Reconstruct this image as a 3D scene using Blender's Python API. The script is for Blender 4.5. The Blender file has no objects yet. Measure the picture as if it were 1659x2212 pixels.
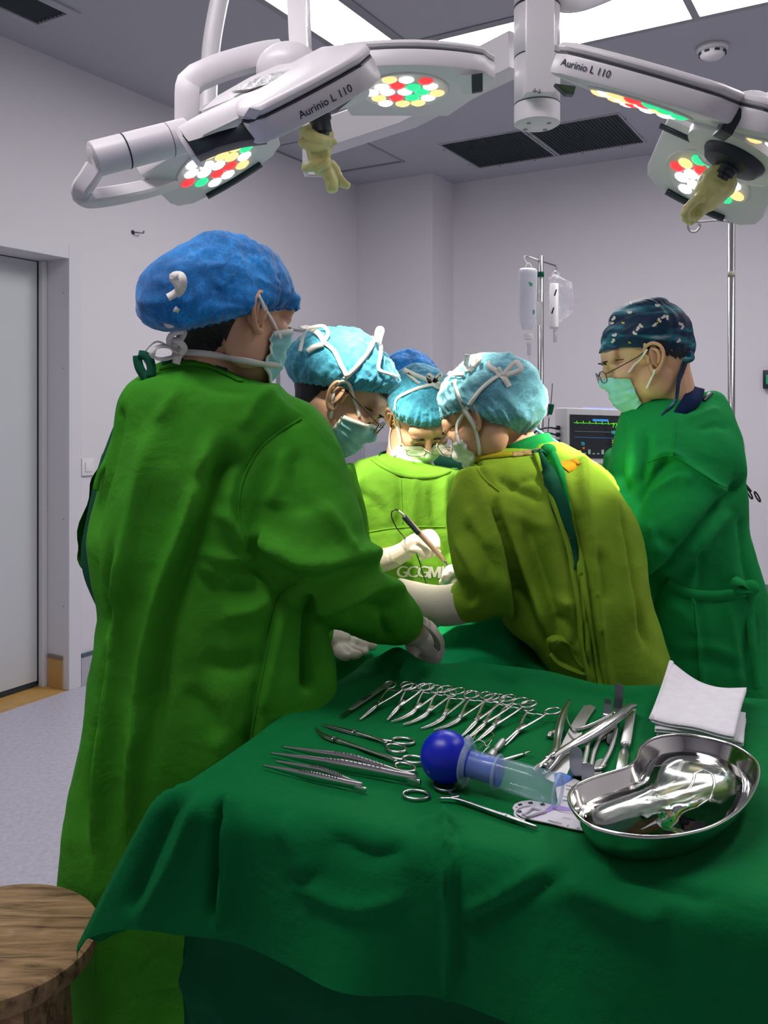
import bpy, bmesh, math, random
import numpy as np
from mathutils import Vector, Matrix, noise as mnoise
from mathutils.bvhtree import BVHTree

random.seed(7)
rng = np.random.default_rng(7)
SC = bpy.context.scene
COL = SC.collection
PI = math.pi
# ---------------------------------------------------------------- camera model (survey of the photograph)
F_PX, CX, HY, CAMZ = 1880.0, 829.5, 890.0, 1.40

def P(px, py, Y):
    """world point at depth Y seen at photo pixel (px, py)"""
    return Vector(((px - CX) / F_PX * Y, Y, CAMZ + (HY - py) / F_PX * Y))

def PZ(px, py, z):
    """world point on the horizontal plane z seen at photo pixel (px, py)"""
    Y = (CAMZ - z) * F_PX / (py - HY)
    return P(px, py, Y)

def pix(V):
    V = np.asarray(V)
    Y = np.maximum(V[:, 1], 1e-3)
    return np.stack([CX + F_PX * V[:, 0] / Y, HY - F_PX * (V[:, 2] - CAMZ) / Y], 1)

D1 = Vector((0.508, 0.861, 0.0)).normalized()
W1 = Vector((0.861, -0.508, 0.0)).normalized()
O1 = Vector((-1.552, 4.438, 0.0))

def RM(u, v, z):
    """room coordinates: u along the left wall, v away from it"""
    return O1 + D1 * u + W1 * v + Vector((0, 0, z))

def lerp(a, b, t):
    return a + (b - a) * t

def crom(pts, n):
    """Catmull-Rom resample of a list of tuples"""
    p = np.array([tuple(q) for q in pts], float)
    if len(p) == 2:
        t = np.linspace(0, 1, n)[:, None]
        return p[0] * (1 - t) + p[1] * t
    e = np.vstack([2 * p[0] - p[1], p, 2 * p[-1] - p[-2]])
    out = []
    ts = np.linspace(0, len(p) - 1, n)
    for t in ts:
        i = min(int(t), len(p) - 2)
        f = t - i
        a, b, c, d = e[i], e[i + 1], e[i + 2], e[i + 3]
        out.append(0.5 * ((2 * b) + (-a + c) * f + (2 * a - 5 * b + 4 * c - d) * f * f + (-a + 3 * b - 3 * c + d) * f ** 3))
    return np.array(out)

def crom_closed(pts, n):
    p = [tuple(q) for q in pts]
    q = p[-2:] + p + p[:3]
    m = len(p)
    full = crom(q, (len(q) - 1) * 40 + 1)
    seg = full[80:80 + m * 40]
    idx = np.linspace(0, len(seg), n, endpoint=False).astype(int)
    return seg[idx]

# ---------------------------------------------------------------- numpy value noise
def _h(i, j, k, s):
    n = (i * 374761393 + j * 668265263 + k * 2147483647 + s * 1274126177) & 0xFFFFFFFF
    n = (n ^ (n >> 13)) * 1274126177 & 0xFFFFFFFF
    n = (n ^ (n >> 16))
    return (n & 0xFFFF) / 32767.5 - 1.0

def vnoise(P3, s=0):
    P3 = np.asarray(P3, float)
    i = np.floor(P3).astype(np.int64)
    f = P3 - i
    f = f * f * (3 - 2 * f)
    r = 0
    for a in (0, 1):
        for b in (0, 1):
            for c in (0, 1):
                w = (f[:, 0] if a else 1 - f[:, 0]) * (f[:, 1] if b else 1 - f[:, 1]) * (f[:, 2] if c else 1 - f[:, 2])
                r = r + w * _h(i[:, 0] + a, i[:, 1] + b, i[:, 2] + c, s)
    return r

def fbm(P3, s=0, octv=3):
    r, a = 0, 1.0
    P3 = np.asarray(P3, float)
    for o in range(octv):
        r = r + a * vnoise(P3 * 2 ** o + 13.7 * o, s + o)
        a *= 0.5
    return r

def ridged(P3, s=0, octv=3):
    r, a = 0, 1.0
    P3 = np.asarray(P3, float)
    for o in range(octv):
        r = r + a * (1 - 2 * np.abs(vnoise(P3 * 2 ** o + 7.1 * o, s + o)))
        a *= 0.5
    return r

# ---------------------------------------------------------------- raw mesh pieces: (V list, F list)
def join(*ms):
    V, F, n = [], [], 0
    for v, f in ms:
        v = [tuple(x) for x in v]
        V += v
        F += [tuple(i + n for i in q) for q in f]
        n += len(v)
    return V, F

def xf(m, mat):
    v, f = m
    A = np.array(mat)
    a = np.array([tuple(x) for x in v], float)
    a = a @ A[:3, :3].T + A[:3, 3]
    return [tuple(x) for x in a], f

def ellipsoid(c, r, rot=None, n=20, m=12):
    V, F = [], []
    for j in range(m + 1):
        th = PI * j / m
        for i in range(n):
            ph = 2 * PI * i / n
            p = Vector((r[0] * math.sin(th) * math.cos(ph), r[1] * math.sin(th) * math.sin(ph), r[2] * math.cos(th)))
            if rot is not None:
                p = rot @ p
            V.append(tuple(p + Vector(c)))
    for j in range(m):
        for i in range(n):
            a, b = j * n + i, j * n + (i + 1) % n
            F.append((a, a + n, b + n, b))
    return V, F

def frames(pts, up=None, closed=False):
    pts = [Vector(p) for p in pts]
    n = len(pts)
    T = []
    for i in range(n):
        if closed:
            t = pts[(i + 1) % n] - pts[i - 1]
        else:
            t = pts[min(i + 1, n - 1)] - pts[max(i - 1, 0)]
        if t.length < 1e-9:
            t = Vector((0, 0, 1))
        T.append(t.normalized())
    ref = Vector(up) if up is not None else (Vector((0, 0, 1)) if abs(T[0].z) < 0.9 else Vector((1, 0, 0)))
    N = []
    for i in range(n):
        if up is not None:
            r = Vector(up)
        else:
            r = ref if i == 0 else N[-1]
        nn = r - T[i] * r.dot(T[i])
        if nn.length < 1e-6:
            nn = T[i].orthogonal()
        N.append(nn.normalized())
    return pts, T, N, [T[i].cross(N[i]) for i in range(n)]

def tube(pts, rad, seg=12, closed=False, flat=None, up=None, caps=True):
    """swept tube; rad scalar or list; flat = ratio of the second axis"""
    pts, T, N, B = frames(pts, up, closed)
    n = len(pts)
    rs = rad if hasattr(rad, '__len__') else [rad] * n
    fl = flat if hasattr(flat, '__len__') else [flat or 1.0] * n
    V, F = [], []
    for i in range(n):
        for k in range(seg):
            a = 2 * PI * k / seg
            V.append(tuple(pts[i] + N[i] * (rs[i] * fl[i] * math.cos(a)) + B[i] * (rs[i] * math.sin(a))))
    for i in range(n if closed else n - 1):
        j = (i + 1) % n
        for k in range(seg):
            l = (k + 1) % seg
            F.append((i * seg + k, i * seg + l, j * seg + l, j * seg + k))
    if not closed and caps:
        F.append(tuple(range(seg - 1, -1, -1)))
        F.append(tuple((n - 1) * seg + k for k in range(seg)))
    return V, F

def stube(pts, rad, n=24, seg=12, **kw):
    """smooth tube through control points; rad may be a list on the control points"""
    q = crom(pts, n)
    if hasattr(rad, '__len__'):
        rad = list(np.interp(np.linspace(0, len(pts) - 1, n), range(len(pts)), rad))
    if hasattr(kw.get('flat'), '__len__'):
        kw['flat'] = list(np.interp(np.linspace(0, len(pts) - 1, n), range(len(pts)), kw['flat']))
    return tube([tuple(x) for x in q], rad, seg, **kw)

def sweep(pts, prof, up=None, closed=False):
    """sweep a closed 2D profile [(n,b)...] along pts"""
    pts, T, N, B = frames(pts, up, closed)
    n, s = len(pts), len(prof)
    V, F = [], []
    for i in range(n):
        for a, b in prof:
            V.append(tuple(pts[i] + N[i] * a + B[i] * b))
    for i in range(n if closed else n - 1):
        j = (i + 1) % n
        for k in range(s):
            l = (k + 1) % s
            F.append((i * s + k, i * s + l, j * s + l, j * s + k))
    if not closed:
        F.append(tuple(range(s - 1, -1, -1)))
        F.append(tuple((n - 1) * s + k for k in range(s)))
    return V, F

def loft(rings, caps=True, closed=True):
    s = len(rings[0])
    V = [tuple(p) for r in rings for p in r]
    F = []
    for i in range(len(rings) - 1):
        for k in range(s if closed else s - 1):
            l = (k + 1) % s
            F.append((i * s + k, i * s + l, (i + 1) * s + l, (i + 1) * s + k))
    if caps and closed:
        F.append(tuple(range(s - 1, -1, -1)))
        F.append(tuple((len(rings) - 1) * s + k for k in range(s)))
    return V, F

def lathe(prof, seg=32, origin=(0, 0, 0), axis=(0, 0, 1)):
    """prof [(r,h)...] around axis"""
    ax = Vector(axis).normalized()
    e1 = ax.orthogonal().normalized()
    e2 = ax.cross(e1)
    o = Vector(origin)
    V, F = [], []
    for r, h in prof:
        for k in range(seg):
            a = 2 * PI * k / seg
            V.append(tuple(o + ax * h + e1 * (r * math.cos(a)) + e2 * (r * math.sin(a))))
    for i in range(len(prof) - 1):
        for k in range(seg):
            l = (k + 1) % seg
            F.append((i * seg + k, i * seg + l, (i + 1) * seg + l, (i + 1) * seg + k))
    if prof[0][0] > 1e-5:
        F.append(tuple(range(seg - 1, -1, -1)))
    if prof[-1][0] > 1e-5:
        F.append(tuple((len(prof) - 1) * seg + k for k in range(seg)))
    return V, F

def box(c, half, ax=None, bev=0.0):
    """box centred at c with half sizes along the axes ax (3 vectors)"""
    bm = bmesh.new()
    bmesh.ops.create_cube(bm, size=2.0)
    for v in bm.verts:
        v.co = Vector((v.co.x * half[0], v.co.y * half[1], v.co.z * half[2]))
    if bev > 0:
        bmesh.ops.bevel(bm, geom=list(bm.edges), offset=bev, segments=2, affect='EDGES', profile=0.6)
    A = ax or (Vector((1, 0, 0)), Vector((0, 1, 0)), Vector((0, 0, 1)))
    c = Vector(c)
    bm.verts.index_update()
    V = [tuple(c + A[0] * v.co.x + A[1] * v.co.y + A[2] * v.co.z) for v in bm.verts]
    F = [tuple(v.index for v in f.verts) for f in bm.faces]
    bm.free()
    return V, F

def rbox(u0, u1, v0, v1, z0, z1, bev=0.0):
    """box in room coordinates"""
    return box(RM((u0 + u1) / 2, (v0 + v1) / 2, (z0 + z1) / 2), ((u1 - u0) / 2, (v1 - v0) / 2, (z1 - z0) / 2),
               (D1, W1, Vector((0, 0, 1))), bev)

def prism(poly, h, o=(0, 0, 0), ax=None, bev=0.0, seg=2):
    """extrude polygon poly[(x,y)] by h along the third axis"""
    A = ax or (Vector((1, 0, 0)), Vector((0, 1, 0)), Vector((0, 0, 1)))
    bm = bmesh.new()
    lo = [bm.verts.new((x, y, 0)) for x, y in poly]
    f = bm.faces.new(lo)
    r = bmesh.ops.extrude_face_region(bm, geom=[f])
    for v in [g for g in r['geom'] if isinstance(g, bmesh.types.BMVert)]:
        v.co.z += h
    if bev > 0:
        es = [e for e in bm.edges if abs(e.verts[0].co.z - e.verts[1].co.z) < 1e-7]
        bmesh.ops.bevel(bm, geom=es, offset=bev, segments=seg, affect='EDGES', profile=0.5)
    bmesh.ops.recalc_face_normals(bm, faces=bm.faces)
    bm.verts.index_update()
    o = Vector(o)
    V = [tuple(o + A[0] * v.co.x + A[1] * v.co.y + A[2] * v.co.z) for v in bm.verts]
    F = [tuple(v.index for v in g.verts) for g in bm.faces]
    bm.free()
    return V, F

def ribbon(pts, width, thick=0.0012, normal=None, normals=None, n=None):
    """flat strap with real thickness. normals: per-point surface normal (or one normal)"""
    q = pts
    if n:
        q = [Vector(x) for x in crom(pts, n)]
        if normals is not None:
            normals = [Vector(x).normalized() for x in crom(normals, n)]
    q = [Vector(x) for x in q]
    m = len(q)
    ws = width if hasattr(width, '__len__') else [width] * m
    if hasattr(width, '__len__') and len(ws) != m:
        ws = list(np.interp(np.linspace(0, 1, m), np.linspace(0, 1, len(ws)), ws))
    V, F = [], []
    for i in range(m):
        t = (q[min(i + 1, m - 1)] - q[max(i - 1, 0)])
        t = t.normalized() if t.length > 1e-9 else Vector((0, 0, 1))
        nn = normals[i] if normals is not None else Vector(normal if normal is not None else (0, -1, 0))
        nn = nn - t * nn.dot(t)
        nn = nn.normalized() if nn.length > 1e-6 else t.orthogonal().normalized()
        b = t.cross(nn)
        w = ws[i] / 2
        for s, k in ((-1, -.5), (1, -.5), (1, .5), (-1, .5)):
            V.append(tuple(q[i] + b * (w * s) + nn * (thick * k)))
    for i in range(m - 1):
        for k in range(4):
            l = (k + 1) % 4
            F.append((i * 4 + k, i * 4 + l, i * 4 + 4 + l, i * 4 + 4 + k))
    F.append((3, 2, 1, 0))
    F.append(tuple((m - 1) * 4 + k for k in range(4)))
    return V, F

# ---------------------------------------------------------------- remesh / smooth / normals
def mk_mesh(name, V, F):
    me = bpy.data.meshes.new(name)
    me.from_pydata([tuple(v) for v in V], [], [tuple(int(i) for i in f) for f in F])
    me.update()
    return me

def remesh(ms, voxel, smooth=2, lam=0.5):
    V, F = join(*ms)
    me = mk_mesh('tmp', V, F)
    bm = bmesh.new()
    bm.from_mesh(me)
    bmesh.ops.recalc_face_normals(bm, faces=bm.faces)
    bm.to_mesh(me)
    bm.free()
    ob = bpy.data.objects.new('tmp', me)
    COL.objects.link(ob)
    md = ob.modifiers.new('r', 'REMESH')
    md.mode = 'VOXEL'
    md.voxel_size = voxel
    dg = bpy.context.evaluated_depsgraph_get()
    dg.update()
    ev = ob.evaluated_get(dg)
    m2 = ev.to_mesh()
    n = len(m2.vertices)
    v = np.empty(n * 3)
    m2.vertices.foreach_get('co', v)
    v = v.reshape(-1, 3).copy()
    F2 = [tuple(p.vertices) for p in m2.polygons]
    E = np.empty(len(m2.edges) * 2, np.int64)
    m2.edges.foreach_get('vertices', E)
    E = E.reshape(-1, 2).copy()
    ev.to_mesh_clear()
    bpy.data.objects.remove(ob)
    bpy.data.meshes.remove(me)
    v = lap(v, E, smooth, lam)
    return v, F2, E

def lap(v, E, it, lam=0.5):
    n = len(v)
    deg = np.bincount(E.ravel(), minlength=n)[:, None].clip(1)
    for _ in range(it):
        s = np.zeros_like(v)
        for c in range(3):
            s[:, c] = np.bincount(E[:, 0], weights=v[E[:, 1], c], minlength=n) + np.bincount(E[:, 1], weights=v[E[:, 0], c], minlength=n)
        v = v + lam * (s / deg - v)
    return v

def vnormals(V, F):
    V = np.asarray(V, float)
    N = np.zeros_like(V)
    Q = np.array([f if len(f) == 4 else (f[0], f[1], f[2], f[2]) for f in F if len(f) in (3, 4)])
    fn = np.cross(V[Q[:, 2]] - V[Q[:, 0]], V[Q[:, 3]] - V[Q[:, 1]])
    t = Q[:, 2] == Q[:, 3]
    if t.any():
        fn[t] = np.cross(V[Q[t, 1]] - V[Q[t, 0]], V[Q[t, 2]] - V[Q[t, 0]])
    for k in range(4):
        for c in range(3):
            N[:, c] += np.bincount(Q[:, k], weights=fn[:, c], minlength=len(V))
    l = np.linalg.norm(N, axis=1, keepdims=True)
    return N / np.maximum(l, 1e-12)

def polydist(px, line):
    """signed distance (px) to a polyline and 0..1 position along it"""
    L = crom(line, max(12, 6 * len(line)))
    best = np.full(len(px), 1e9)
    sg = np.zeros(len(px))
    pos = np.zeros(len(px))
    for i in range(len(L) - 1):
        a, b = L[i], L[i + 1]
        d = b - a
        l2 = max(d @ d, 1e-9)
        t = np.clip(((px - a) @ d) / l2, 0, 1)
        q = a + t[:, None] * d
        r = px - q
        dist = np.hypot(r[:, 0], r[:, 1])
        m = dist < best
        best[m] = dist[m]
        cr = d[0] * r[:, 1] - d[1] * r[:, 0]
        sg[m] = np.sign(cr[m])
        pos[m] = (i + t[m]) / (len(L) - 1)
    return best, sg, pos

def folds(V, N, strokes, facing=True):
    """cloth folds laid along lines surveyed in the photo: ('r', line, width_px, amp_m) ridge/valley; ('s', line, width, amp) overlapping edge"""
    V = np.asarray(V, float)
    px = pix(V)
    D = np.zeros(len(V))
    view = V - np.array([0, 0, CAMZ])
    view /= np.linalg.norm(view, axis=1, keepdims=True)
    fac = np.clip(-(view * N).sum(1) * 4 + 0.6, 0, 1) if facing else np.ones(len(V))
    for st in strokes:
        kind, line, w, amp = st[:4]
        L = np.array(line, float)
        lo, hi = L.min(0) - 4 * w, L.max(0) + 4 * w
        m = np.where((px[:, 0] > lo[0]) & (px[:, 0] < hi[0]) & (px[:, 1] > lo[1]) & (px[:, 1] < hi[1]))[0]
        if not len(m):
            continue
        d, s, t = polydist(px[m], line)
        tap = np.clip(np.minimum(t, 1 - t) * 5, 0, 1)
        tap = tap * tap * (3 - 2 * tap)
        if len(st) > 4:
            tap = np.maximum(tap, st[4])
        if kind == 'r':
            D[m] += 1.5 * amp * np.exp(-(d / (0.95 * w)) ** 1.45) * tap
        elif kind == 's':
            sd = d * s
            D[m] += amp * tap * np.where(sd > 0, np.exp(-sd / w), np.exp(-(sd / (0.18 * w)) ** 2))
    return D * fac

# ---------------------------------------------------------------- objects
ORG = {}

def tag(o, label=None, cat=None, group=None, kind=None):
    if label:
        o['label'] = label
    if cat:
        o['category'] = cat
    if group:
        o['group'] = group
    if kind:
        o['kind'] = kind
    return o

def thing(name, loc, label, cat, group=None):
    o = bpy.data.objects.new(name, None)
    o.empty_display_size = 0.05
    COL.objects.link(o)
    o.location = loc
    ORG[o.name] = Vector(loc)
    return tag(o, label, cat, group)

def obj(name, m, mat, parent=None, smooth=True, loc=None, angle=None):
    """link (V,F) given in world space as one mesh object; children share their thing's origin"""
    V, F = m[0], m[1]
    org = ORG[parent.name] if parent is not None else Vector(loc if loc is not None else (0, 0, 0))
    A = np.array([tuple(v) for v in V], float) - np.array(org)
    me = mk_mesh(name, A, F)
    for x in (mat if isinstance(mat, (list, tuple)) else [mat]):
        me.materials.append(x)
    if smooth:
        me.polygons.foreach_set('use_smooth', [True] * len(me.polygons))
        if angle is not None:
            me.set_sharp_from_angle(angle=math.radians(angle))
    o = bpy.data.objects.new(name, me)
    COL.objects.link(o)
    if parent is not None:
        o.parent = parent
    else:
        o.location = org
    ORG[o.name] = org
    return o

def bvh_of(*objs):
    V, F = [], []
    for o in objs:
        n = len(V)
        g = ORG[o.name]
        V += [v.co + g for v in o.data.vertices]
        F += [tuple(i + n for i in p.vertices) for p in o.data.polygons]
    return BVHTree.FromPolygons(V, F)

def hit(bvh, px, py, off=0.0):
    """where the surveyed pixel meets a surface"""
    d = P(px, py, 1.0) - Vector((0, 0, CAMZ))
    loc, nor, i, dist = bvh.ray_cast(Vector((0, 0, CAMZ)), d.normalized())
    if loc is None:
        best = min((bvh.find_nearest(P(px, py, 1.0 + .05 * k)) for k in range(45)), key=lambda r: r[3] if r[0] is not None else 9)
        loc, nor, i, dist = best
        nor = nor if nor is not None else Vector((0, -1, 0))
    if nor.dot(d) > 0:
        nor = -nor
    return loc + nor * off, nor

def strap_on(bvh, line, width, off=0.003, thick=0.0012, n=30, sm=3):
    """ribbon that follows a surface along a surveyed pixel line"""
    q = crom(line, n)
    pts, nor = [], []
    for x, y in q:
        l, nn = hit(bvh, x, y, off)
        pts.append(l)
        nor.append(nn)
    A = np.array([tuple(p) for p in pts])
    B = np.array([tuple(p) for p in nor])
    for _ in range(sm):
        A[1:-1] = (A[:-2] + A[1:-1] * 2 + A[2:]) / 4
        B[1:-1] = (B[:-2] + B[1:-1] * 2 + B[2:]) / 4
    return ribbon([Vector(a) for a in A], width, thick, normals=[Vector(b) for b in B])

def dense(m, cuts=3):
    me = mk_mesh('t', *m)
    bm = bmesh.new()
    bm.from_mesh(me)
    bmesh.ops.triangulate(bm, faces=bm.faces)
    bmesh.ops.subdivide_edges(bm, edges=[e for e in bm.edges], cuts=cuts, use_grid_fill=True)
    bmesh.ops.triangulate(bm, faces=bm.faces)
    R = [tuple(v.co) for v in bm.verts], [tuple(v.index for v in f.verts) for f in bm.faces]
    bm.free()
    bpy.data.meshes.remove(me)
    return R

def text_mesh(body, size, bold=False, extrude=0.0):
    cu = bpy.data.curves.new('txt', 'FONT')
    cu.body = body
    cu.size = size
    cu.align_x = 'CENTER'
    cu.align_y = 'CENTER'
    cu.extrude = extrude
    cu.resolution_u = 3
    if bold:
        cu.offset = size * 0.007
    ob = bpy.data.objects.new('txt', cu)
    COL.objects.link(ob)
    dg = bpy.context.evaluated_depsgraph_get()
    dg.update()
    me = ob.evaluated_get(dg).to_mesh()
    V = [tuple(v.co) for v in me.vertices]
    F = [tuple(p.vertices) for p in me.polygons]
    ob.evaluated_get(dg).to_mesh_clear()
    bpy.data.objects.remove(ob)
    bpy.data.curves.remove(cu)
    return V, F

# ---------------------------------------------------------------- materials
def s2l(c):
    return tuple((x / 12.92 if x <= 0.04045 else ((x + 0.055) / 1.055) ** 2.4) for x in (v / 255 for v in c))

def mat(name, col, rough=0.6, metal=0.0, spec=0.5, emit=None, estr=0.0, trans=0.0, ior=1.45, alpha=1.0, bump=None, var=None, sss=0.0, coat=0.0, sheen=0.0):
    """procedural principled material. bump=(scale, strength, dist) noise; var=(scale, amount) colour variation"""
    m = bpy.data.materials.new(name)
    m.use_nodes = True
    nt = m.node_tree
    b = nt.nodes['Principled BSDF']
    b.inputs['Base Color'].default_value = (*col, 1)
    b.inputs['Roughness'].default_value = rough
    b.inputs['Metallic'].default_value = metal
    b.inputs['Specular IOR Level'].default_value = spec
    b.inputs['IOR'].default_value = ior
    b.inputs['Transmission Weight'].default_value = trans
    b.inputs['Alpha'].default_value = alpha
    b.inputs['Coat Weight'].default_value = coat
    if sheen:
        b.inputs['Sheen Weight'].default_value = sheen
        b.inputs['Sheen Roughness'].default_value = 0.5
    if sss:
        b.inputs['Subsurface Weight'].default_value = sss
        b.inputs['Subsurface Radius'].default_value = (0.012, 0.005, 0.003)
        b.inputs['Subsurface Scale'].default_value = 1.0
    if emit:
        b.inputs['Emission Color'].default_value = (*emit, 1)
        b.inputs['Emission Strength'].default_value = estr
    tc = None
    if bump or var:
        tc = nt.nodes.new('ShaderNodeTexCoord')
    if bump:
        nz = nt.nodes.new('ShaderNodeTexNoise')
        nz.inputs['Scale'].default_value = bump[0]
        nz.inputs['Detail'].default_value = 4
        nt.links.new(tc.outputs['Object'], nz.inputs['Vector'])
        bp = nt.nodes.new('ShaderNodeBump')
        bp.inputs['Strength'].default_value = bump[1]
        bp.inputs['Distance'].default_value = bump[2] if len(bump) > 2 else 0.002
        nt.links.new(nz.outputs['Fac'], bp.inputs['Height'])
        nt.links.new(bp.outputs['Normal'], b.inputs['Normal'])
    if var:
        nz = nt.nodes.new('ShaderNodeTexNoise')
        nz.inputs['Scale'].default_value = var[0]
        nz.inputs['Detail'].default_value = 5
        nt.links.new(tc.outputs['Object'], nz.inputs['Vector'])
        rp = nt.nodes.new('ShaderNodeValToRGB')
        rp.color_ramp.elements[0].position = 0.3
        rp.color_ramp.elements[1].position = 0.7
        k = var[1]
        c2 = var[2] if len(var) > 2 else tuple(min(1, x * (1 + k)) for x in col)
        rp.color_ramp.elements[0].color = (*[x * (1 - k) for x in col], 1)
        rp.color_ramp.elements[1].color = (*c2, 1)
        nt.links.new(nz.outputs['Fac'], rp.inputs['Fac'])
        nt.links.new(rp.outputs['Color'], b.inputs['Base Color'])
    return m

def cloth_mat(name, col, weave=900.0, var=0.12, rough=0.85, blotch=None, sheen=0.0):
    """woven cotton: crossed wave weave bump plus soft wrinkles and faded patches"""
    m = mat(name, col, rough, spec=0.12, var=(7.0, var) if not blotch else (5.0, var, blotch), sheen=sheen)
    nt = m.node_tree
    b = nt.nodes['Principled BSDF']
    tc = nt.nodes.new('ShaderNodeTexCoord')
    nz = nt.nodes.new('ShaderNodeTexNoise')
    nz.inputs['Scale'].default_value = 15.0
    nz.inputs['Detail'].default_value = 5
    nz.inputs['Roughness'].default_value = 0.55
    nz.inputs['Distortion'].default_value = 0.35
    nt.links.new(tc.outputs['Object'], nz.inputs['Vector'])
    wv = nt.nodes.new('ShaderNodeTexNoise')
    wv.inputs['Scale'].default_value = weave
    nt.links.new(tc.outputs['Object'], wv.inputs['Vector'])
    b1 = nt.nodes.new('ShaderNodeBump')
    b1.inputs['Strength'].default_value = 0.55
    b1.inputs['Distance'].default_value = 0.011
    nt.links.new(nz.outputs['Fac'], b1.inputs['Height'])
    b2 = nt.nodes.new('ShaderNodeBump')
    b2.inputs['Strength'].default_value = 0.25
    b2.inputs['Distance'].default_value = 0.0008
    nt.links.new(wv.outputs['Fac'], b2.inputs['Height'])
    nt.links.new(b1.outputs['Normal'], b2.inputs['Normal'])
    nt.links.new(b2.outputs['Normal'], b.inputs['Normal'])
    return m

M = {}
M['wall'] = mat('wall_paint', (0.68, 0.66, 0.69), 0.62, bump=(60, 0.05, 0.002))
M['ceiling'] = mat('ceiling_paint', (0.42, 0.43, 0.47), 0.75)
M['filter'] = mat('filter_grey', (0.42, 0.42, 0.45), 0.7, bump=(400, 0.1))
M['floor'] = mat('vinyl_floor', (0.50, 0.49, 0.57), 0.38, var=(55, 0.12), bump=(160, 0.12, 0.001))
M['yellow_vinyl'] = mat('ochre_vinyl', (0.50, 0.30, 0.09), 0.45, var=(20, 0.08))
M['cove'] = mat('cove_vinyl', (0.42, 0.42, 0.47), 0.4, var=(40, 0.08))
M['strip'] = mat('cove_cap_strip', (0.07, 0.11, 0.14), 0.4)
M['strip2'] = mat('cove_cap_brown', (0.22, 0.17, 0.14), 0.4)
M['frame'] = mat('door_frame_paint', (0.66, 0.65, 0.68), 0.4)
M['door'] = mat('door_laminate', (0.56, 0.58, 0.60), 0.42)
M['gap'] = mat('dark_gap', (0.02, 0.035, 0.045), 0.6)
M['panel_light'] = mat('light_panel', (0.9, 0.9, 0.9), 0.5, emit=(1.0, 0.955, 0.985), estr=15.0)
M['panel_soft'] = mat('light_panel_soft', (0.9, 0.9, 0.9), 0.5, emit=(1.0, 0.955, 0.985), estr=5.0)
M['panel_far'] = mat('light_panel_far', (0.9, 0.9, 0.9), 0.5, emit=(1.0, 0.965, 0.985), estr=30.0)
M['alu'] = mat('aluminium_frame', (0.30, 0.31, 0.33), 0.45, metal=0.4)
M['grille'] = mat('dark_grille', (0.035, 0.055, 0.062), 0.55, metal=0.3)
M['mesh'] = mat('perforated_filter', (0.012, 0.03, 0.036), 0.6, bump=(300, 0.4))
M['white_plastic'] = mat('white_plastic', (0.74, 0.72, 0.73), 0.35)
M['lamp_white'] = mat('lamp_enamel', (0.74, 0.70, 0.73), 0.33, bump=(700, 0.06, 0.0006))
M['lamp_dark'] = mat('lamp_black_plastic', (0.012, 0.022, 0.03), 0.38)
M['lamp_line'] = mat('lamp_seam', (0.05, 0.055, 0.07), 0.5)
M['letter'] = mat('navy_lettering', (0.012, 0.014, 0.04), 0.5)
M['steel'] = mat('brushed_steel', (0.62, 0.61, 0.60), 0.24, metal=1.0, bump=(240, 0.05, 0.0006))
M['steel_dark'] = mat('dark_steel', (0.30, 0.32, 0.33), 0.30, metal=1.0)
M['steel_matt'] = mat('satin_steel', (0.60, 0.58, 0.58), 0.42, metal=1.0)
M['chrome'] = mat('polished_steel', (0.70, 0.68, 0.64), 0.13, metal=1.0, bump=(30, 0.05, 0.001))
M['pole'] = mat('pole_steel', (0.42, 0.42, 0.42), 0.28, metal=1.0)
M['skin'] = mat('skin', (0.66, 0.38, 0.235), 0.5, sss=0.12, bump=(220, 0.12, 0.0008), var=(30, 0.08))
M['hair'] = mat('black_hair', (0.006, 0.006, 0.008), 0.45, bump=(260, 0.8, 0.003))
M['glove'] = mat('latex_glove', (0.74, 0.64, 0.57), 0.42, sss=0.05, bump=(90, 0.25, 0.0015))
M['cuff'] = mat('knit_cuff', (0.50, 0.47, 0.38), 0.85, bump=(350, 0.4, 0.001))
M['glove_yellow'] = mat('yellow_latex', (0.62, 0.60, 0.26), 0.45, sss=0.05, bump=(60, 0.3, 0.002))
M['tie'] = mat('white_tie', (0.86, 0.83, 0.79), 0.7)
M['mask'] = mat('mask_mint', (0.30, 0.66, 0.69), 0.75, var=(35, 0.12))
M['mask_in'] = mat('mask_white', (0.72, 0.80, 0.74), 0.75, var=(35, 0.06))
M['scrub'] = cloth_mat('dark_green_scrub', (0.008, 0.085, 0.045))
M['scrub_navy'] = cloth_mat('navy_scrub', (0.006, 0.016, 0.06))
M['gown1'] = cloth_mat('leaf_green_gown', (0.034, 0.26, 0.013), blotch=(0.066, 0.33, 0.022))
M['gown2'] = cloth_mat('leaf_green_gown_b', (0.060, 0.26, 0.014))
M['gown3'] = cloth_mat('lime_green_gown', (0.150, 0.36, 0.03))
M['gown5'] = cloth_mat('olive_green_gown', (0.145, 0.33, 0.020), blotch=(0.24, 0.37, 0.028))
M['gown6'] = cloth_mat('emerald_gown', (0.008, 0.245, 0.055))
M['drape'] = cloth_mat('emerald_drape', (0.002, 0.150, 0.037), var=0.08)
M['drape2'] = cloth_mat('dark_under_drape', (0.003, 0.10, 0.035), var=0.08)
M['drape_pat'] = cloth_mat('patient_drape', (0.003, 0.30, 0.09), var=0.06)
M['gown_band'] = cloth_mat('yellowed_neckband', (0.26, 0.24, 0.012))
M['velcro'] = mat('worn_tan_patch', (0.30, 0.21, 0.08), 0.9, bump=(260, 1.0, 0.003), var=(90, 0.5))
M['patch'] = cloth_mat('orange_patch', (0.62, 0.30, 0.012))
M['glass_rim'] = mat('dark_metal_rim', (0.05, 0.05, 0.055), 0.3, metal=0.8)
M['glass_rim_gold'] = mat('gold_rim', (0.45, 0.30, 0.13), 0.3, metal=0.9)
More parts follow.
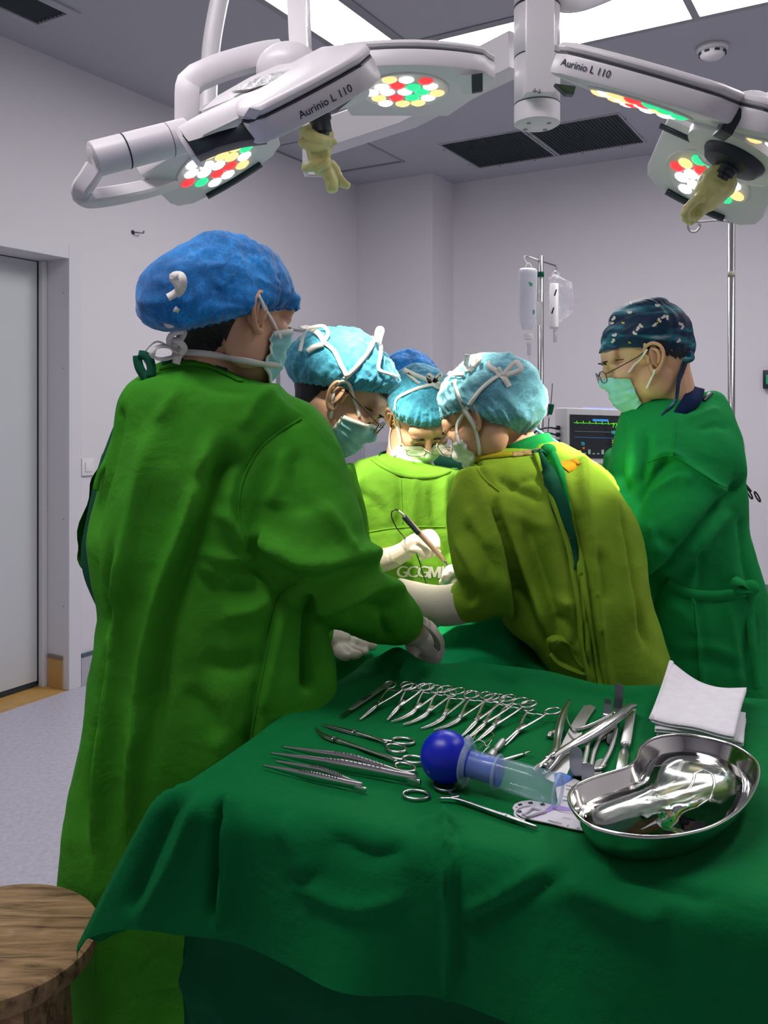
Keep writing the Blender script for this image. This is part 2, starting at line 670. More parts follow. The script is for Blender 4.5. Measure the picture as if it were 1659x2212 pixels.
M['lens'] = mat('clear_lens', (0.95, 0.97, 0.97), 0.03, alpha=0.10)
M['wood'] = None
# ---------------------------------------------------------------- room shell
ZC = 3.15
U0, U1, UB, V1 = -5.2, 2.638, 2.985, 5.9
struct = lambda n, m, mt, **k: tag(obj(n, m, mt, smooth=False, **k), kind='structure')
T = 0.1
struct('floor', rbox(U0, UB, 0, V1, -0.05, 0.0), M['floor'])
struct('trim_1', rbox(-1.35, -0.075, -0.24, 0.0, -0.05, 0.0005), M['yellow_vinyl'])
DZ = 2.17
struct('wall_left', join(rbox(0.0, U1, -T, 0, 0, ZC + 0.02), rbox(-1.42, 0.0, -T, 0, DZ + 0.075, ZC + 0.02), rbox(U0, -1.42, -T, 0, 0, ZC + 0.02)), M['wall'])
struct('wall_back', join(rbox(UB, UB + T, 0.658, V1, 0, ZC + 0.02), rbox(U1, UB + T, -T, 0.658, 0, ZC + 0.02)), M['wall'])
struct('wall_right', rbox(U0, UB + T, V1, V1 + T, 0, ZC + 0.02), M['wall'])
struct('wall_front', rbox(U0 - T, U0, -T, V1 + T, 0, ZC + 0.02), M['wall'])
# door recess
fr = join(rbox(-0.075, 0.0, -0.19, 0.012, 0, DZ + 0.075, 0.003), rbox(-1.425, -1.35, -0.19, 0.012, 0, DZ + 0.075, 0.003),
          rbox(-1.35, -0.075, -0.19, 0.012, DZ, DZ + 0.075, 0.003))
struct('trim_2', fr, M['frame'])
jr = join(rbox(-0.105, -0.0755, -0.185, -0.15, 0.0, DZ, 0.004))
struct('trim_3', jr, M['frame'])
struct('trim_4', join(rbox(-0.082, -0.0752, -0.14, -0.035, 0.001, 0.15)), M['yellow_vinyl'])
struct('trim_5', join(rbox(-0.086, -0.0752, -0.142, -0.033, 0.15, 0.168, 0.003)), M['strip2'])
d = struct('door_1', rbox(-1.345, -0.112, -0.225, -0.185, 0.03, DZ - 0.004, 0.002), M['door'])
obj('door_edge_seal', join(rbox(-0.112, -0.1055, -0.222, -0.186, 0.03, DZ - 0.004), rbox(-1.345, -0.112, -0.222, -0.188, 0.004, 0.03)), M['gap'], d, smooth=False)
struct('wall_doorway', rbox(-1.42, -0.0, -0.26, -0.226, 0, DZ + 0.07), M['gap'])
sc_v = []
for z in (0.42, 0.86, 1.62, 2.0):
    sc_v.append(lathe([(0.0, 0.001), (0.004, 0.001), (0.004, 0)], 10, RM(-0.076, -0.03, z), -D1))
struct('trim_6', join(*sc_v), M['alu'])
# baseboards
struct('baseboard_left', join(rbox(0.002, U1, 0, 0.012, 0, 0.148)), M['cove'])
struct('trim_7', rbox(0.002, U1, 0, 0.016, 0.148, 0.166, 0.003), M['strip'])
struct('baseboard_back', join(rbox(UB - 0.012, UB, 0.67, V1, 0, 0.148), rbox(U1 - 0.012, U1, 0.012, 0.658, 0, 0.148)), M['cove'])

# wall bits
def wall_plate(u, z, hw, hh, name, label, cat):
    t = thing(name, RM(u, 0, z), label, cat)
    obj('plate', rbox(u - hw, u + hw, 0.0005, 0.012, z - hh, z + hh, 0.004), M['white_plastic'], t)
    obj('rocker', rbox(u - hw * .5, u + hw * .5, 0.012, 0.017, z - hh * .55, z + hh * .55, 0.002), M['white_plastic'], t)
wall_plate(0.045, 1.118, 0.04, 0.045, 'wall_switch', 'white wall switch beside the door frame', 'switch')
t = thing('wall_hook', RM(0.3585, 0, 2.38), 'small dark screw hook high on the left wall', 'hook')
obj('rose', lathe([(0, 0.006), (0.010, 0.005), (0.013, 0.0005)], 16, RM(0.3585, 0, 2.38), W1), M['lamp_dark'], t)
obj('hook', stube([RM(0.3585, 0.004, 2.38), RM(0.375, 0.03, 2.378), RM(0.40, 0.035, 2.38), RM(0.41, 0.03, 2.392)], 0.004, 14, 8), M['steel_dark'], t)

# ---------------------------------------------------------------- ceiling fittings
def cbox(u0, u1, v0, v1, z0=ZC - 0.004, z1=ZC + 0.02, bev=0.0):
    return rbox(u0, u1, v0, v1, z0, z1, bev)
LP = [(0.616, 0.985, 1.60, 2.807, 'far edge, behind the lamp column'), (0.616, 0.985, 2.84, 4.05, 'far edge at the right'),
      (-1.20, 0.567, 1.284, 1.55, 'left edge above the left lamp'),
       (-2.75, -2.35, 1.6, 3.1, 'near edge above the table'), (-1.20, 0.567, 4.05, 4.35, 'right edge')]
for (a, b, c, dd, w) in LP:
    g = 'ceiling light panels around the grey filter'
    if (c, b) == (1.60, 0.985) or (c, b) == (2.84, 0.985) or (c, a) == (1.284, -1.20):
        t = thing('ceiling_light', RM((a + b) / 2, (c + dd) / 2, ZC), 'flat glowing ceiling light panel at the filter\'s ' + w, 'light', g)
    else:
        t = thing('ceiling_light', RM((a + b) / 2, (c + dd) / 2, ZC), 'ceiling light panel outside the view, ' + w, 'light', g)
    obj('diffuser', rbox(a, b, c, dd, ZC + 0.002, ZC + 0.012), M['panel_soft'] if (c, a) == (1.284, -1.20) else (M['panel_far'] if (b == 0.985 and c == 1.60) else M['panel_soft'] if b == 0.985 else M['panel_light']), t, smooth=False)
# grid of frame bars and the central filter
bars = [rbox(0.985, 1.02, 1.25, 4.4, ZC - 0.006, ZC + 0.02), rbox(0.567, 0.616, 1.25, 4.4, ZC - 0.006, ZC + 0.02), rbox(-3.05, 1.02, 1.25, 1.284, ZC - 0.006, ZC + 0.02),
        rbox(-3.05, 0.985, 1.55, 1.60, ZC - 0.006, ZC + 0.02), rbox(0.616, 0.985, 2.807, 2.84, ZC - 0.006, ZC + 0.02), rbox(-1.24, -1.20, 1.284, 4.35, ZC - 0.006, ZC + 0.02),
        rbox(-3.05, 0.567, 4.0, 4.05, ZC - 0.006, ZC + 0.02)]
struct('trim_8', join(*bars), M['alu'])
t = thing('laminar_flow_filter', RM(-1.0, 2.8, ZC), 'grey flat ceiling filter panel framed by the light panels', 'filter panel')
obj('filter_face', rbox(-2.3, 0.567, 1.60, 4.0, ZC + 0.0, ZC + 0.018), M['filter'], t, smooth=False)

# air grille, top left
g0 = PZ(80, 48, ZC)
gu = (g0 - O1).dot(D1); gv = (g0 - O1).dot(W1)
t = thing('air_grille', RM(gu - 0.45, gv + 0.1, ZC), 'dark slatted air conditioning grille on the ceiling above the door', 'air vent')
obj('frame', join(rbox(gu - 0.9, gu + 0.035, gv - 0.035, gv, ZC - 0.012, ZC + 0.02, 0.003), rbox(gu - 0.9, gu + 0.035, gv + 0.2, gv + 0.25, ZC - 0.012, ZC + 0.02, 0.003),
                  rbox(gu, gu + 0.035, gv, gv + 0.2, ZC - 0.012, ZC + 0.02, 0.003)), M['ceiling'], t, smooth=False)
obj('duct', rbox(gu - 0.9, gu, gv, gv + 0.2, ZC + 0.008, ZC + 0.03), M['mesh'], t, smooth=False)
sl = []
for i in range(8):
    v = gv + 0.012 + i * 0.0255
    c = RM(gu - 0.45, v, ZC + 0.003)
    a = (W1 * 0.6 + Vector((0, 0, 0.8))).normalized()
    sl.append(box(c, (0.45, 0.011, 0.0015), (D1, a, D1.cross(a))))
obj('slats', join(*sl), M['grille'], t, smooth=False)

# twin perforated return vents
a0 = PZ(950, 312, ZC); bu = (a0 - O1).dot(D1); bv = (a0 - O1).dot(W1)
for k, (w0, w1, lb) in enumerate([(0.0, 0.565, 'dark perforated ceiling vent panel, left one of the pair'), (0.60, 1.165, 'dark perforated ceiling vent panel, right one of the pair')]):
    t = thing('ceiling_vent', RM(bu + 0.31, bv + (w0 + w1) / 2, ZC), lb, 'air vent', 'perforated return vents at the back of the ceiling')
    obj('frame', join(rbox(bu - 0.012, bu, bv + w0 - .012, bv + w1 + .012, ZC - .006, ZC + .02), rbox(bu + .625, bu + .637, bv + w0 - .012, bv + w1 + .012, ZC - .006, ZC + .02),
                      rbox(bu, bu + .625, bv + w0 - .012, bv + w0, ZC - .006, ZC + .02), rbox(bu, bu + .625, bv + w1, bv + w1 + .012, ZC - .006, ZC + .02)), M['ceiling'], t, smooth=False)
    fl = [rbox(bu, bu + 0.625, bv + w0, bv + w1, ZC + 0.004, ZC + 0.02)]
    for i in range(26):
        v = bv + w0 + 0.01 + i * (w1 - w0 - 0.02) / 25
        fl.append(rbox(bu, bu + 0.625, v - 0.002, v + 0.002, ZC - 0.001, ZC + 0.004))
    obj('filter', join(*fl), M['mesh'], t, smooth=False)
    sc = [lathe([(0.0, -0.006), (0.006, -0.005), (0.006, 0)], 8, RM(bu + du, bv + dv, ZC - 0.006), (0, 0, 1)) for du, dv in ((0.1, w0 - .02), (0.5, w0 - .02), (.64, w0 + .15), (.64, w1 - .15), (.5, w1 + .02), (.1, w1 + .02))]
    obj('screw', join(*sc), M['alu'], t)

# inspection hatch
a0 = PZ(582.5, 318.8, ZC); hu = (a0 - O1).dot(D1); hv = (a0 - O1).dot(W1)
t = thing('ceiling_hatch', RM(hu + .36, hv + .3, ZC), 'flush square inspection hatch outlined on the ceiling behind the left lamp', 'hatch')
obj('panel', rbox(hu, hu + .72, hv, hv + .6, ZC + 0.005, ZC + .018), M['ceiling'], t, smooth=False)
obj('edge_trim', join(rbox(hu - .012, hu, hv - .012, hv + .612, ZC - .004, ZC + .02), rbox(hu + .72, hu + .74, hv - .012, hv + .612, ZC - .004, ZC + .02),
                      rbox(hu, hu + .72, hv - .012, hv, ZC - .004, ZC + .02), rbox(hu, hu + .72, hv + .6, hv + .618, ZC - .004, ZC + .02)), M['alu'], t, smooth=False)
# plain ceiling at fitting level, tiled around the openings
holes = [(bu - .012, bu + .637, bv - .012, bv + 1.177), (hu - .012, hu + .74, hv - .012, hv + .618), (gu - .9, gu + .035, gv - .035, gv + .25), (-3.05, 1.02, 1.25, 4.4)]
us = sorted({U0, UB} | {x for h in holes for x in h[:2] if U0 < x < UB}); vs = sorted({0.0, V1} | {x for h in holes for x in h[2:]})
ct = []
for i in range(len(us) - 1):
    for j in range(len(vs) - 1):
        cu, cv = (us[i] + us[i + 1]) / 2, (vs[j] + vs[j + 1]) / 2
        if not any(h[0] < cu < h[1] and h[2] < cv < h[3] for h in holes):
            ct.append(rbox(us[i], us[i + 1], vs[j], vs[j + 1], ZC, ZC + 0.018))
struct('ceiling', join(rbox(U0, UB, -0.02, V1, ZC + 0.02, ZC + 0.1), *ct), M['ceiling'])

# sprinkler and smoke detector
c = PZ(855, 258, ZC)
t = thing('sprinkler', c, 'small dark sprinkler head on the ceiling behind the lamps', 'sprinkler')
obj('rose', lathe([(0.034, 0), (0.034, -0.006), (0.026, -0.014), (0.012, -0.016), (0.012, -0.0165)], 24, c, (0, 0, 1)), M['lamp_dark'], t)
obj('nozzle', lathe([(0.009, -0.014), (0.008, -0.04), (0.020, -0.043), (0.020, -0.047), (0.0, -0.048)], 16, c, (0, 0, 1)), M['lamp_dark'], t)
c = PZ(1539, 100, ZC)
t = thing('smoke_detector', c, 'round cream smoke detector on the ceiling at the right', 'smoke detector')
obj('base', lathe([(0.072, 0), (0.072, -0.016), (0.066, -0.024), (0.064, -0.024)], 32, c, (0, 0, 1)), M['white_plastic'], t)
obj('dome', lathe([(0.060, -0.024), (0.056, -0.046), (0.04, -0.058), (0.0, -0.061)], 32, c, (0, 0, 1)), M['white_plastic'], t)
vt = [box(c + Vector((math.cos(a) * .0575, math.sin(a) * .0575, -.036)), (.006, .011, .005), (Vector((math.cos(a), math.sin(a), 0)), Vector((-math.sin(a), math.cos(a), 0)), Vector((0, 0, 1)))) for a in [k * PI / 4 for k in range(8)]]
obj('slots', join(*vt), M['gap'], t, smooth=False)
# ---------------------------------------------------------------- surgical lamps
LED = {'w': mat('led_white', (0.8, 0.8, 0.8), 0.3, emit=(1, 0.97, 0.95), estr=1.15), 'a': mat('led_amber', (0.6, 0.4, 0.15), 0.3, emit=(1, 0.62, 0.25), estr=1.2),
       'r': mat('led_red', (0.5, 0.05, 0.05), 0.3, emit=(1, 0.05, 0.06), estr=0.8), 'g': mat('led_green', (0.05, 0.5, 0.2), 0.3, emit=(0.03, 0.85, 0.35), estr=0.8)}
M['reflector'] = mat('led_reflector', (0.55, 0.53, 0.5), 0.15, metal=0.9, emit=(0.9, 0.75, 0.6), estr=0.12)

for m_ in list(LED.values()) + [M['reflector']]:
    m_.cycles.emission_sampling = 'NONE'

def pprism(poly, Y, depth, bev=0.003):
    """solid with a surveyed outline: poly [(px, py[, Y])], thickness depth away from the camera"""
    bm = bmesh.new()
    vs = [bm.verts.new(P(q[0], q[1], q[2] if len(q) > 2 else Y)) for q in poly]
    f = bm.faces.new(vs)
    r = bmesh.ops.extrude_face_region(bm, geom=[f])
    for v in [g for g in r['geom'] if isinstance(g, bmesh.types.BMVert)]:
        v.co += (v.co - Vector((0, 0, CAMZ))).normalized() * depth * 0.25 + Vector((0, depth * 0.75, 0))
    bmesh.ops.recalc_face_normals(bm, faces=bm.faces)
    if bev:
        bmesh.ops.bevel(bm, geom=list(bm.edges), offset=bev, segments=2, affect='EDGES', profile=0.6)
    bm.verts.index_update()
    R = [tuple(v.co) for v in bm.verts], [tuple(v.index for v in g.verts) for g in bm.faces]
    bm.free()
    return R

def frame(o, up, out):
    z = Vector(up).normalized()
    y = Vector(out)
    y = (y - z * y.dot(z)).normalized()
    return Vector(o), (y.cross(z), y, z)

def module(root, fr, xl=0.165, xr=0.165, seed=0, h=0.062, yi=-0.125, wi=0.10, strip=True):
    """one lamp module: housing with rounded corners, lens face looking along -z"""
    o, ax = fr
    arc = lambda x: 0.135 - x * x / 0.9
    rc = 0.035
    R_ = [(xr, arc(xr) - rc * 1.6), (xr - 0.006, arc(xr) - rc * .6), (xr - rc * .6, arc(xr) - 0.006)]
    mid = [(x, arc(x)) for x in np.linspace(xr - rc, -xl + rc, 11)]
    L_ = [(-xl + rc * .6, arc(xl) - 0.006), (-xl + 0.006, arc(xl) - rc * .6), (-xl, arc(xl) - rc * 1.6)]
    poly = [(-wi, yi), (wi, yi)] + R_ + mid + L_
    h1, h2 = h * 0.66, h * 0.34
    hs = obj('module_housing', prism(poly, h1, o, ax, 0.006), M['lamp_white'], root, angle=40)
    ins = [(x * 0.985, y * 0.985) for x, y in poly]
    obj('seam', prism(ins, 0.003, o + ax[2] * (h1 - 0.001), ax), M['lamp_line'], hs, smooth=False)
    obj('module_cover', prism(poly, h2, o + ax[2] * (h1 + 0.0018), ax, 0.011, 3), M['lamp_white'], root, angle=40)
    obj('lens_bezel', lathe([(0.096, -0.003), (0.0985, -0.0045), (0.101, -0.003), (0.102, 0.0005)], 40, o, ax[2]), M['white_plastic'], hs)
    obj('reflector', lathe([(0.0, 0.0), (0.098, 0.0)], 40, o - ax[2] * 0.002, ax[2]), M['reflector'], hs)
    rr = random.Random(seed)
    pts = []
    for i in range(-3, 4):
        for j in range(-3, 4):
            x = (i + (j % 2) * .5) * 0.0375 + rr.uniform(-.004, .004); y = j * 0.0325 + rr.uniform(-.004, .004)
            if math.hypot(x, y) < 0.086:
                pts.append((x, y))
    seq = (list('wagwrawgwarawgwraw') * 4)[:len(pts)]
    rr.shuffle(seq)
    mats = list(LED)
    pieces, idx = [], []
    for x, y in pts:
        c = o + ax[0] * x + ax[1] * y - ax[2] * 0.003
        b = ellipsoid(c, (0.0180, 0.0180, 0.007), Matrix((ax[0], ax[1], ax[2])).transposed(), 10, 5)
        pieces.append(b)
        idx += [mats.index(seq[len(pieces) - 1])] * len(b[1])
    lo = obj('led_lens', join(*pieces), list(LED.values()), hs)
    lo.data.polygons.foreach_set('material_index', idx)
    if strip:
        st = [o + ax[0] * x + ax[1] * (0.119 - x * x / 1.0) - ax[2] * 0.004 for x in np.linspace(-0.075, 0.075, 9)]
        obj('grip_strip', ribbon(st, 0.018, 0.008, normal=-ax[2]), M['lamp_dark'], hs)
    return o, ax, arc

def wall_text(root, fr, x0, size, z0):
    o, ax, arc = fr
    td = 1.0 if ax[0].x > 0 else -1.0
    V, F = text_mesh('Aurinio L 110', size, True)
    W = [tuple(o + ax[0] * (td * (x0 + x)) + ax[1] * (arc(x0 + x) + 0.0012) + ax[2] * (z0 + y)) for x, y, z in V]
    obj('lettering', (W, F), M['letter'], root, smooth=False)

class Lamp:
    pass

def hub(C, a, root, dome_c, dome_r, hr=0.075, br=0.15, sk=1.0):
    obj('hub', lathe([(br, -0.004), (br + .004, 0.01), (br, 0.04), (br * .8, 0.055), (0.0, 0.06)], 40, C, -a), M['lamp_white'], root, angle=50)
    pr = [(dome_r, -0.05), (dome_r, 0.0)] + [(dome_r * math.cos(q), dome_r * .8 * math.sin(q)) for q in np.linspace(0.1, PI / 2, 9)]
    obj('dome', lathe(pr, 36, dome_c, -a), M['lamp_white'], root)
    obj('hub_ring', lathe([(0.040, 0.020), (hr * .86, 0.018), (hr, 0.004), (hr, -0.004)], 40, C + a * 0.005, a), M['lamp_dark'], root, angle=40)
    obj('grip_socket', lathe([(r_ * (.8 if sk < 1 else 1), h_ * sk) for r_, h_ in [(0.024, 0.0), (0.024, 0.03), (0.021, 0.034), (0.021, 0.055), (0.014, 0.058), (0.014, 0.070), (0.0, 0.072)]], 24, C + a * 0.012, a), M['lamp_dark'], root, angle=40)

Wl = M['lamp_white']
# ---- left lamp
A = Lamp()
A.C, A.a = P(684, 215, 1.80), Vector((0.16, 0.10, -0.98)).normalized()
lampL = thing('surgical_lamp', A.C, 'white surgical lamp on the left, tilted, its lettered edge facing the camera', 'surgical lamp', 'surgical lamps')
u1 = Vector((-0.40, -0.50, 0.77)).normalized()
y1 = Vector((0.05, -1, 0)); y1 = (y1 - u1 * y1.dot(u1)).normalized()
fr1 = module(lampL, frame(P(676, 214, 1.47) - y1 * 0.135 - u1 * 0.032, u1, y1), 0.138, 0.122, 1, strip=False)
fr2 = module(lampL, frame(P(470, 354, 1.95), (-0.50, 0.10, 0.92), (0.12, 1, 0)), 0.15, 0.145, 2, yi=-0.14, wi=0.135)
fr3 = module(lampL, frame(P(875, 196, 1.98), (-0.02, 0.03, 1), (0.06, -1, 0)), 0.20, 0.175, 3, strip=False, h=0.058, yi=-0.16, wi=0.12)
wall_text(lampL, fr1, 0.018, 0.0185, 0.018)
hub(A.C, A.a, lampL, P(622, 150, 1.80), 0.066, 0.05, 0.11)
obj('handle', pprism([(386, 276, 1.56), (396, 292, 1.56), (407, 305, 1.56), (424, 300, 1.55), (470, 285, 1.53), (512, 272, 1.52), (524, 262, 1.52), (530, 240, 1.515), (541, 244, 1.51), (556, 268, 1.505), (572, 298, 1.50), (520, 305, 1.52), (470, 318, 1.54), (424, 338, 1.56), (404, 306, 1.57)], 1.5, 0.05, 0.002), M['lamp_dark'], lampL, angle=40)
obj('shell', pprism([(376, 284, 1.60), (384, 272, 1.60), (432, 246, 1.60), (520, 204, 1.58), (590, 182, 1.57), (600, 205, 1.57), (546, 240, 1.56), (440, 292, 1.58), (424, 340, 1.585), (410, 338, 1.59)], 1.6, 0.09, 0.003), Wl, lampL, angle=40)
obj('shell_cover', pprism([(432, 240, 1.63), (470, 206, 1.68), (540, 166, 1.70), (600, 140, 1.70), (660, 130, 1.68), (640, 160, 1.62), (590, 184, 1.60), (520, 206, 1.61)], 1.6, 0.05, 0.003), Wl, lampL, angle=40)
M['film'] = mat('clear_film', (0.75, 0.78, 0.76), 0.12, spec=0.9, coat=1.0, bump=(46, 1.0, 0.02), var=(30, 0.35, (0.95, 0.97, 0.95)))
obj('film_window', pprism([(500, 196, 1.60), (560, 166, 1.625), (600, 154, 1.625), (650, 143, 1.61), (630, 158, 1.595), (588, 178, 1.585), (540, 192, 1.59)], 1.6, 0.02, 0.0), M['film'], lampL, smooth=False)
obj('notch', pprism([(994, 163, 1.862), (1018, 162, 1.86), (1018, 203, 1.92), (998, 204, 1.92)], 1.87, 0.01, 0.0), M['white_plastic'], lampL, smooth=False)
obj('notch_cover', pprism([(1019, 161, 1.858), (1043, 157, 1.855), (1043, 196, 1.91), (1020, 200, 1.915)], 1.87, 0.012, 0.001), M['lamp_dark'], lampL, smooth=False)
obj('divider', pprism([(706, 238, 1.66), (726, 220, 1.66), (770, 200, 1.66), (752, 214, 1.70), (724, 238, 1.70)], 1.7, 0.02, 0.0), M['lamp_dark'], lampL, smooth=False)
yoke = [P(404, 300, 1.76), P(404, 215, 1.76), P(406, 186, 1.765), P(425, 168, 1.77), P(480, 145, 1.79), P(560, 122, 1.82), P(605, 115, 1.84)]
obj('yoke', sweep([tuple(q) for q in crom(yoke[:3], 6)] + [tuple(q) for q in crom(yoke[3:], 12)], [(-.016, -.024), (.016, -.024), (.02, -.018), (.02, .018), (.016, .024), (-.016, .024), (-.02, .018), (-.02, -.018)], up=(0.2, -1, 0)), Wl, lampL, angle=35)
c0, c1 = P(199, 345, 1.66), P(405, 292, 1.74)
ax_ = (c1 - c0).normalized()
Lc = (c1 - c0).length
jn = obj('pivot_joint', lathe([(0.0, 0.0), (0.029, 0.0), (0.034, 0.004), (0.034, Lc)], 32, c0, ax_), Wl, lampL, angle=40)
obj('joint_ring', lathe([(0.0346, Lc * .33), (0.0346, Lc * .33 + .003)], 32, c0, ax_), M['letter'], jn)
obj('joint_ring', lathe([(0.0343, Lc * .79), (0.0343, Lc * .79 + .0012)], 32, c0, ax_), M['letter'], jn)
obj('joint_cap', lathe([(0.0, -0.0012), (0.0245, -0.0012), (0.026, 0.0005)], 32, c0, ax_), M['white_plastic'], jn)
bl = [P(206, 362, 1.66), P(190, 388, 1.66), P(176, 410, 1.665), P(180, 424, 1.68), P(205, 428, 1.71), P(280, 416, 1.80), P(350, 398, 1.90), P(410, 370, 2.0), P(470, 330, 2.08)]
obj('bail', sweep([tuple(q) for q in crom(bl, 40)], [(-.010, -.017), (.010, -.017), (.014, -.012), (.014, .012), (.010, .017), (-.010, .017), (-.014, .012), (-.014, -.012)], up=(0.3, -1, 0.3)), Wl, lampL, angle=35)
ut = [P(488, -60, 2.30), P(472, 10, 2.30), P(458, 90, 2.30), P(452, 160, 2.30), P(449, 250, 2.28), P(448, 330, 2.25)]
obj('suspension_arm', stube(ut, 0.024, 24, 16), Wl, lampL)
pl0, pl1 = P(636, -80, 2.02), P(648, 150, 1.98)
obj('drop_pole', sweep([pl0, pl1], [(-.020, -.020), (.020, -.020), (.020, .020), (-.020, .020)], up=(0, -1, 0)), Wl, lampL, smooth=False)
obj('cable', tube([P(662, -80, 1.99), P(671, 130, 1.96)], 0.004, 8), M['white_plastic'], lampL)
# ---- right lamp
B = Lamp()
B.C, B.a = P(1590, 336, 1.68), Vector((-0.50, 0.12, -0.86)).normalized()
lampR = thing('surgical_lamp', B.C, 'white surgical lamp on the right, cut by the picture edge, black hub ring underneath', 'surgical lamp', 'surgical lamps')
u2 = Vector((0.29, -0.33, 0.90)).normalized()
f2 = frame(P(1382, 222, 1.62), u2, (-0.415, -0.9, -0.115))
g1 = module(lampR, f2, 0.185, 0.165, 4, strip=False, h=0.056)
wall_text(lampR, g1, -0.085, 0.0175, 0.020)
g2 = module(lampR, frame(P(1527, 388, 1.98), (0.53, 0.15, 0.83), (0.09, 0.95, -0.29)), 0.14, 0.15, 5, yi=-0.15, wi=0.13)
xr_ = f2[1][0] if f2[1][0].x > 0 else -f2[1][0]
yo = f2[1][1]
x2_ = (xr_ * math.cos(0.5) - yo * math.sin(0.5)); y2_ = (yo * math.cos(0.5) + xr_ * math.sin(0.5))
wend = f2[0] + xr_ * 0.185 + yo * 0.10
g3 = module(lampR, frame(wend + x2_ * 0.17 - y2_ * 0.11, u2, y2_), 0.17, 0.17, 6, strip=False, h=0.056)
hub(B.C, B.a, lampR, P(1628, 250, 1.80), 0.058, 0.062, 0.10, .55)
obj('divider', pprism([(1586, 224, 1.485), (1609, 240, 1.48), (1582, 292, 1.49), (1556, 279, 1.495)], 1.48, 0.05, 0.001), M['lamp_dark'], lampR, angle=40)
obj('notch_cover', pprism([(1198, 180, 1.60), (1244, 186, 1.60), (1240, 204, 1.62), (1222, 203, 1.62)], 1.6, 0.02, 0.001), M['lamp_dark'], lampR, smooth=False)
o, ax, _ = g2
obj('slot_strip', ribbon([o + ax[0] * x - ax[1] * 0.118 - ax[2] * 0.003 for x in np.linspace(-0.14, 0.12, 6)], 0.012, 0.006, normal=-ax[2]), M['lamp_dark'], lampR)
obj('bridge', pprism([(1455, 262, 1.92), (1470, 258, 1.90), (1560, 290, 1.80), (1659, 340, 1.78), (1659, 400, 1.82), (1610, 392, 1.86), (1530, 345, 1.88)], 1.8, 0.03, 0.003), Wl, lampR, angle=40)
ra = P(1628, 250, 1.80)
obj('suspension_arm', stube([ra, ra + Vector((0.10, 0.02, 0.06)), ra + Vector((0.32, 0.1, 0.16)), ra + Vector((0.45, 0.2, 0.5)), ra + Vector((0.45, 0.2, ZC - ra.z - .003))], 0.026, 24, 14), Wl, lampR)

# ---- rubber gloves pulled over the sterile grips
def blob_glove(root, chain, fingers, vox=0.0028, seed=0, amp=0.003):
    ms = []
    for pts, rad in chain:
        ms.append(stube(pts, rad, 20, 12))
    for pts, rad in fingers:
        ms.append(stube(pts, [r * 1.15 for r in rad], 20, 12, flat=.7))
    V, F, E = remesh(ms, vox, 2)
    N = vnormals(V, F)
    V = V + N * (amp * ridged(V * 38, seed, 2))[:, None]
    return lap(V, E, 1), F
gl = thing('rubber_glove', A.C + A.a * 0.06, 'yellow rubber glove knotted over the grip of the left lamp, fingers dangling', 'glove', 'gloves on the lamp grips')
Yg = 1.83
ch = [([P(676, 272, Yg), P(684, 292, Yg), P(690, 318, Yg), P(688, 345, Yg), P(700, 366, Yg)], [0.030, 0.033, 0.030, 0.020, 0.019])]
fl = [([P(665, 290, Yg - .02), P(690, 300, Yg - .035), P(722, 306, Yg - .01)], [0.012, 0.016, 0.008]), ([P(650, 308, Yg - .01), P(680, 318, Yg - .03), P(705, 312, Yg - .02)], [0.008, 0.013, 0.010]),
      ([P(690, 352, Yg - .01), P(672, 358, Yg - .01), P(660, 362, Yg)], [0.009, 0.012, 0.011]), ([P(700, 365, Yg), P(714, 385, Yg), P(718, 412, Yg)], [0.014, 0.016, 0.011]),
      ([P(712, 350, Yg), P(728, 378, Yg + .01), P(752, 406, Yg + .01)], [0.012, 0.010, 0.006]), ([P(714, 370, Yg + .01), P(732, 390, Yg + .015), P(738, 400, Yg + .015)], [0.010, 0.008, 0.006]),
      ([P(686, 366, Yg - .015), P(700, 358, Yg - .02), P(715, 345, Yg - .02)], [0.008, 0.010, 0.008])]
obj('glove_skin', blob_glove(gl, ch, fl, seed=3), M['glove_yellow'], gl)
gl = thing('rubber_glove', B.C + B.a * 0.06, 'yellow green rubber glove pulled over the grip of the right lamp, one finger bent back', 'glove', 'gloves on the lamp grips')
q0 = B.C + B.a * 0.055
ch = [([q0, P(1548, 398, 1.72), P(1532, 420, 1.71), P(1518, 440, 1.70), P(1505, 456, 1.70), P(1484, 476, 1.69)], [0.030, 0.036, 0.029, 0.022, 0.016, 0.012])]
fl = [([P(1514, 428, 1.68), P(1494, 440, 1.67), P(1480, 460, 1.67), P(1484, 476, 1.685)], [0.009, 0.009, 0.008, 0.009]), ([P(1516, 452, 1.68), P(1512, 468, 1.68)], [0.010, 0.004]),
      ([P(1535, 395, 1.70), P(1552, 404, 1.69), P(1578, 396, 1.71)], [0.014, 0.012, 0.012]), ([P(1522, 424, 1.70), P(1540, 436, 1.69)], [0.018, 0.016])]
obj('glove_skin', blob_glove(gl, ch, fl, seed=5, amp=0.002), M['glove_yellow'], gl)

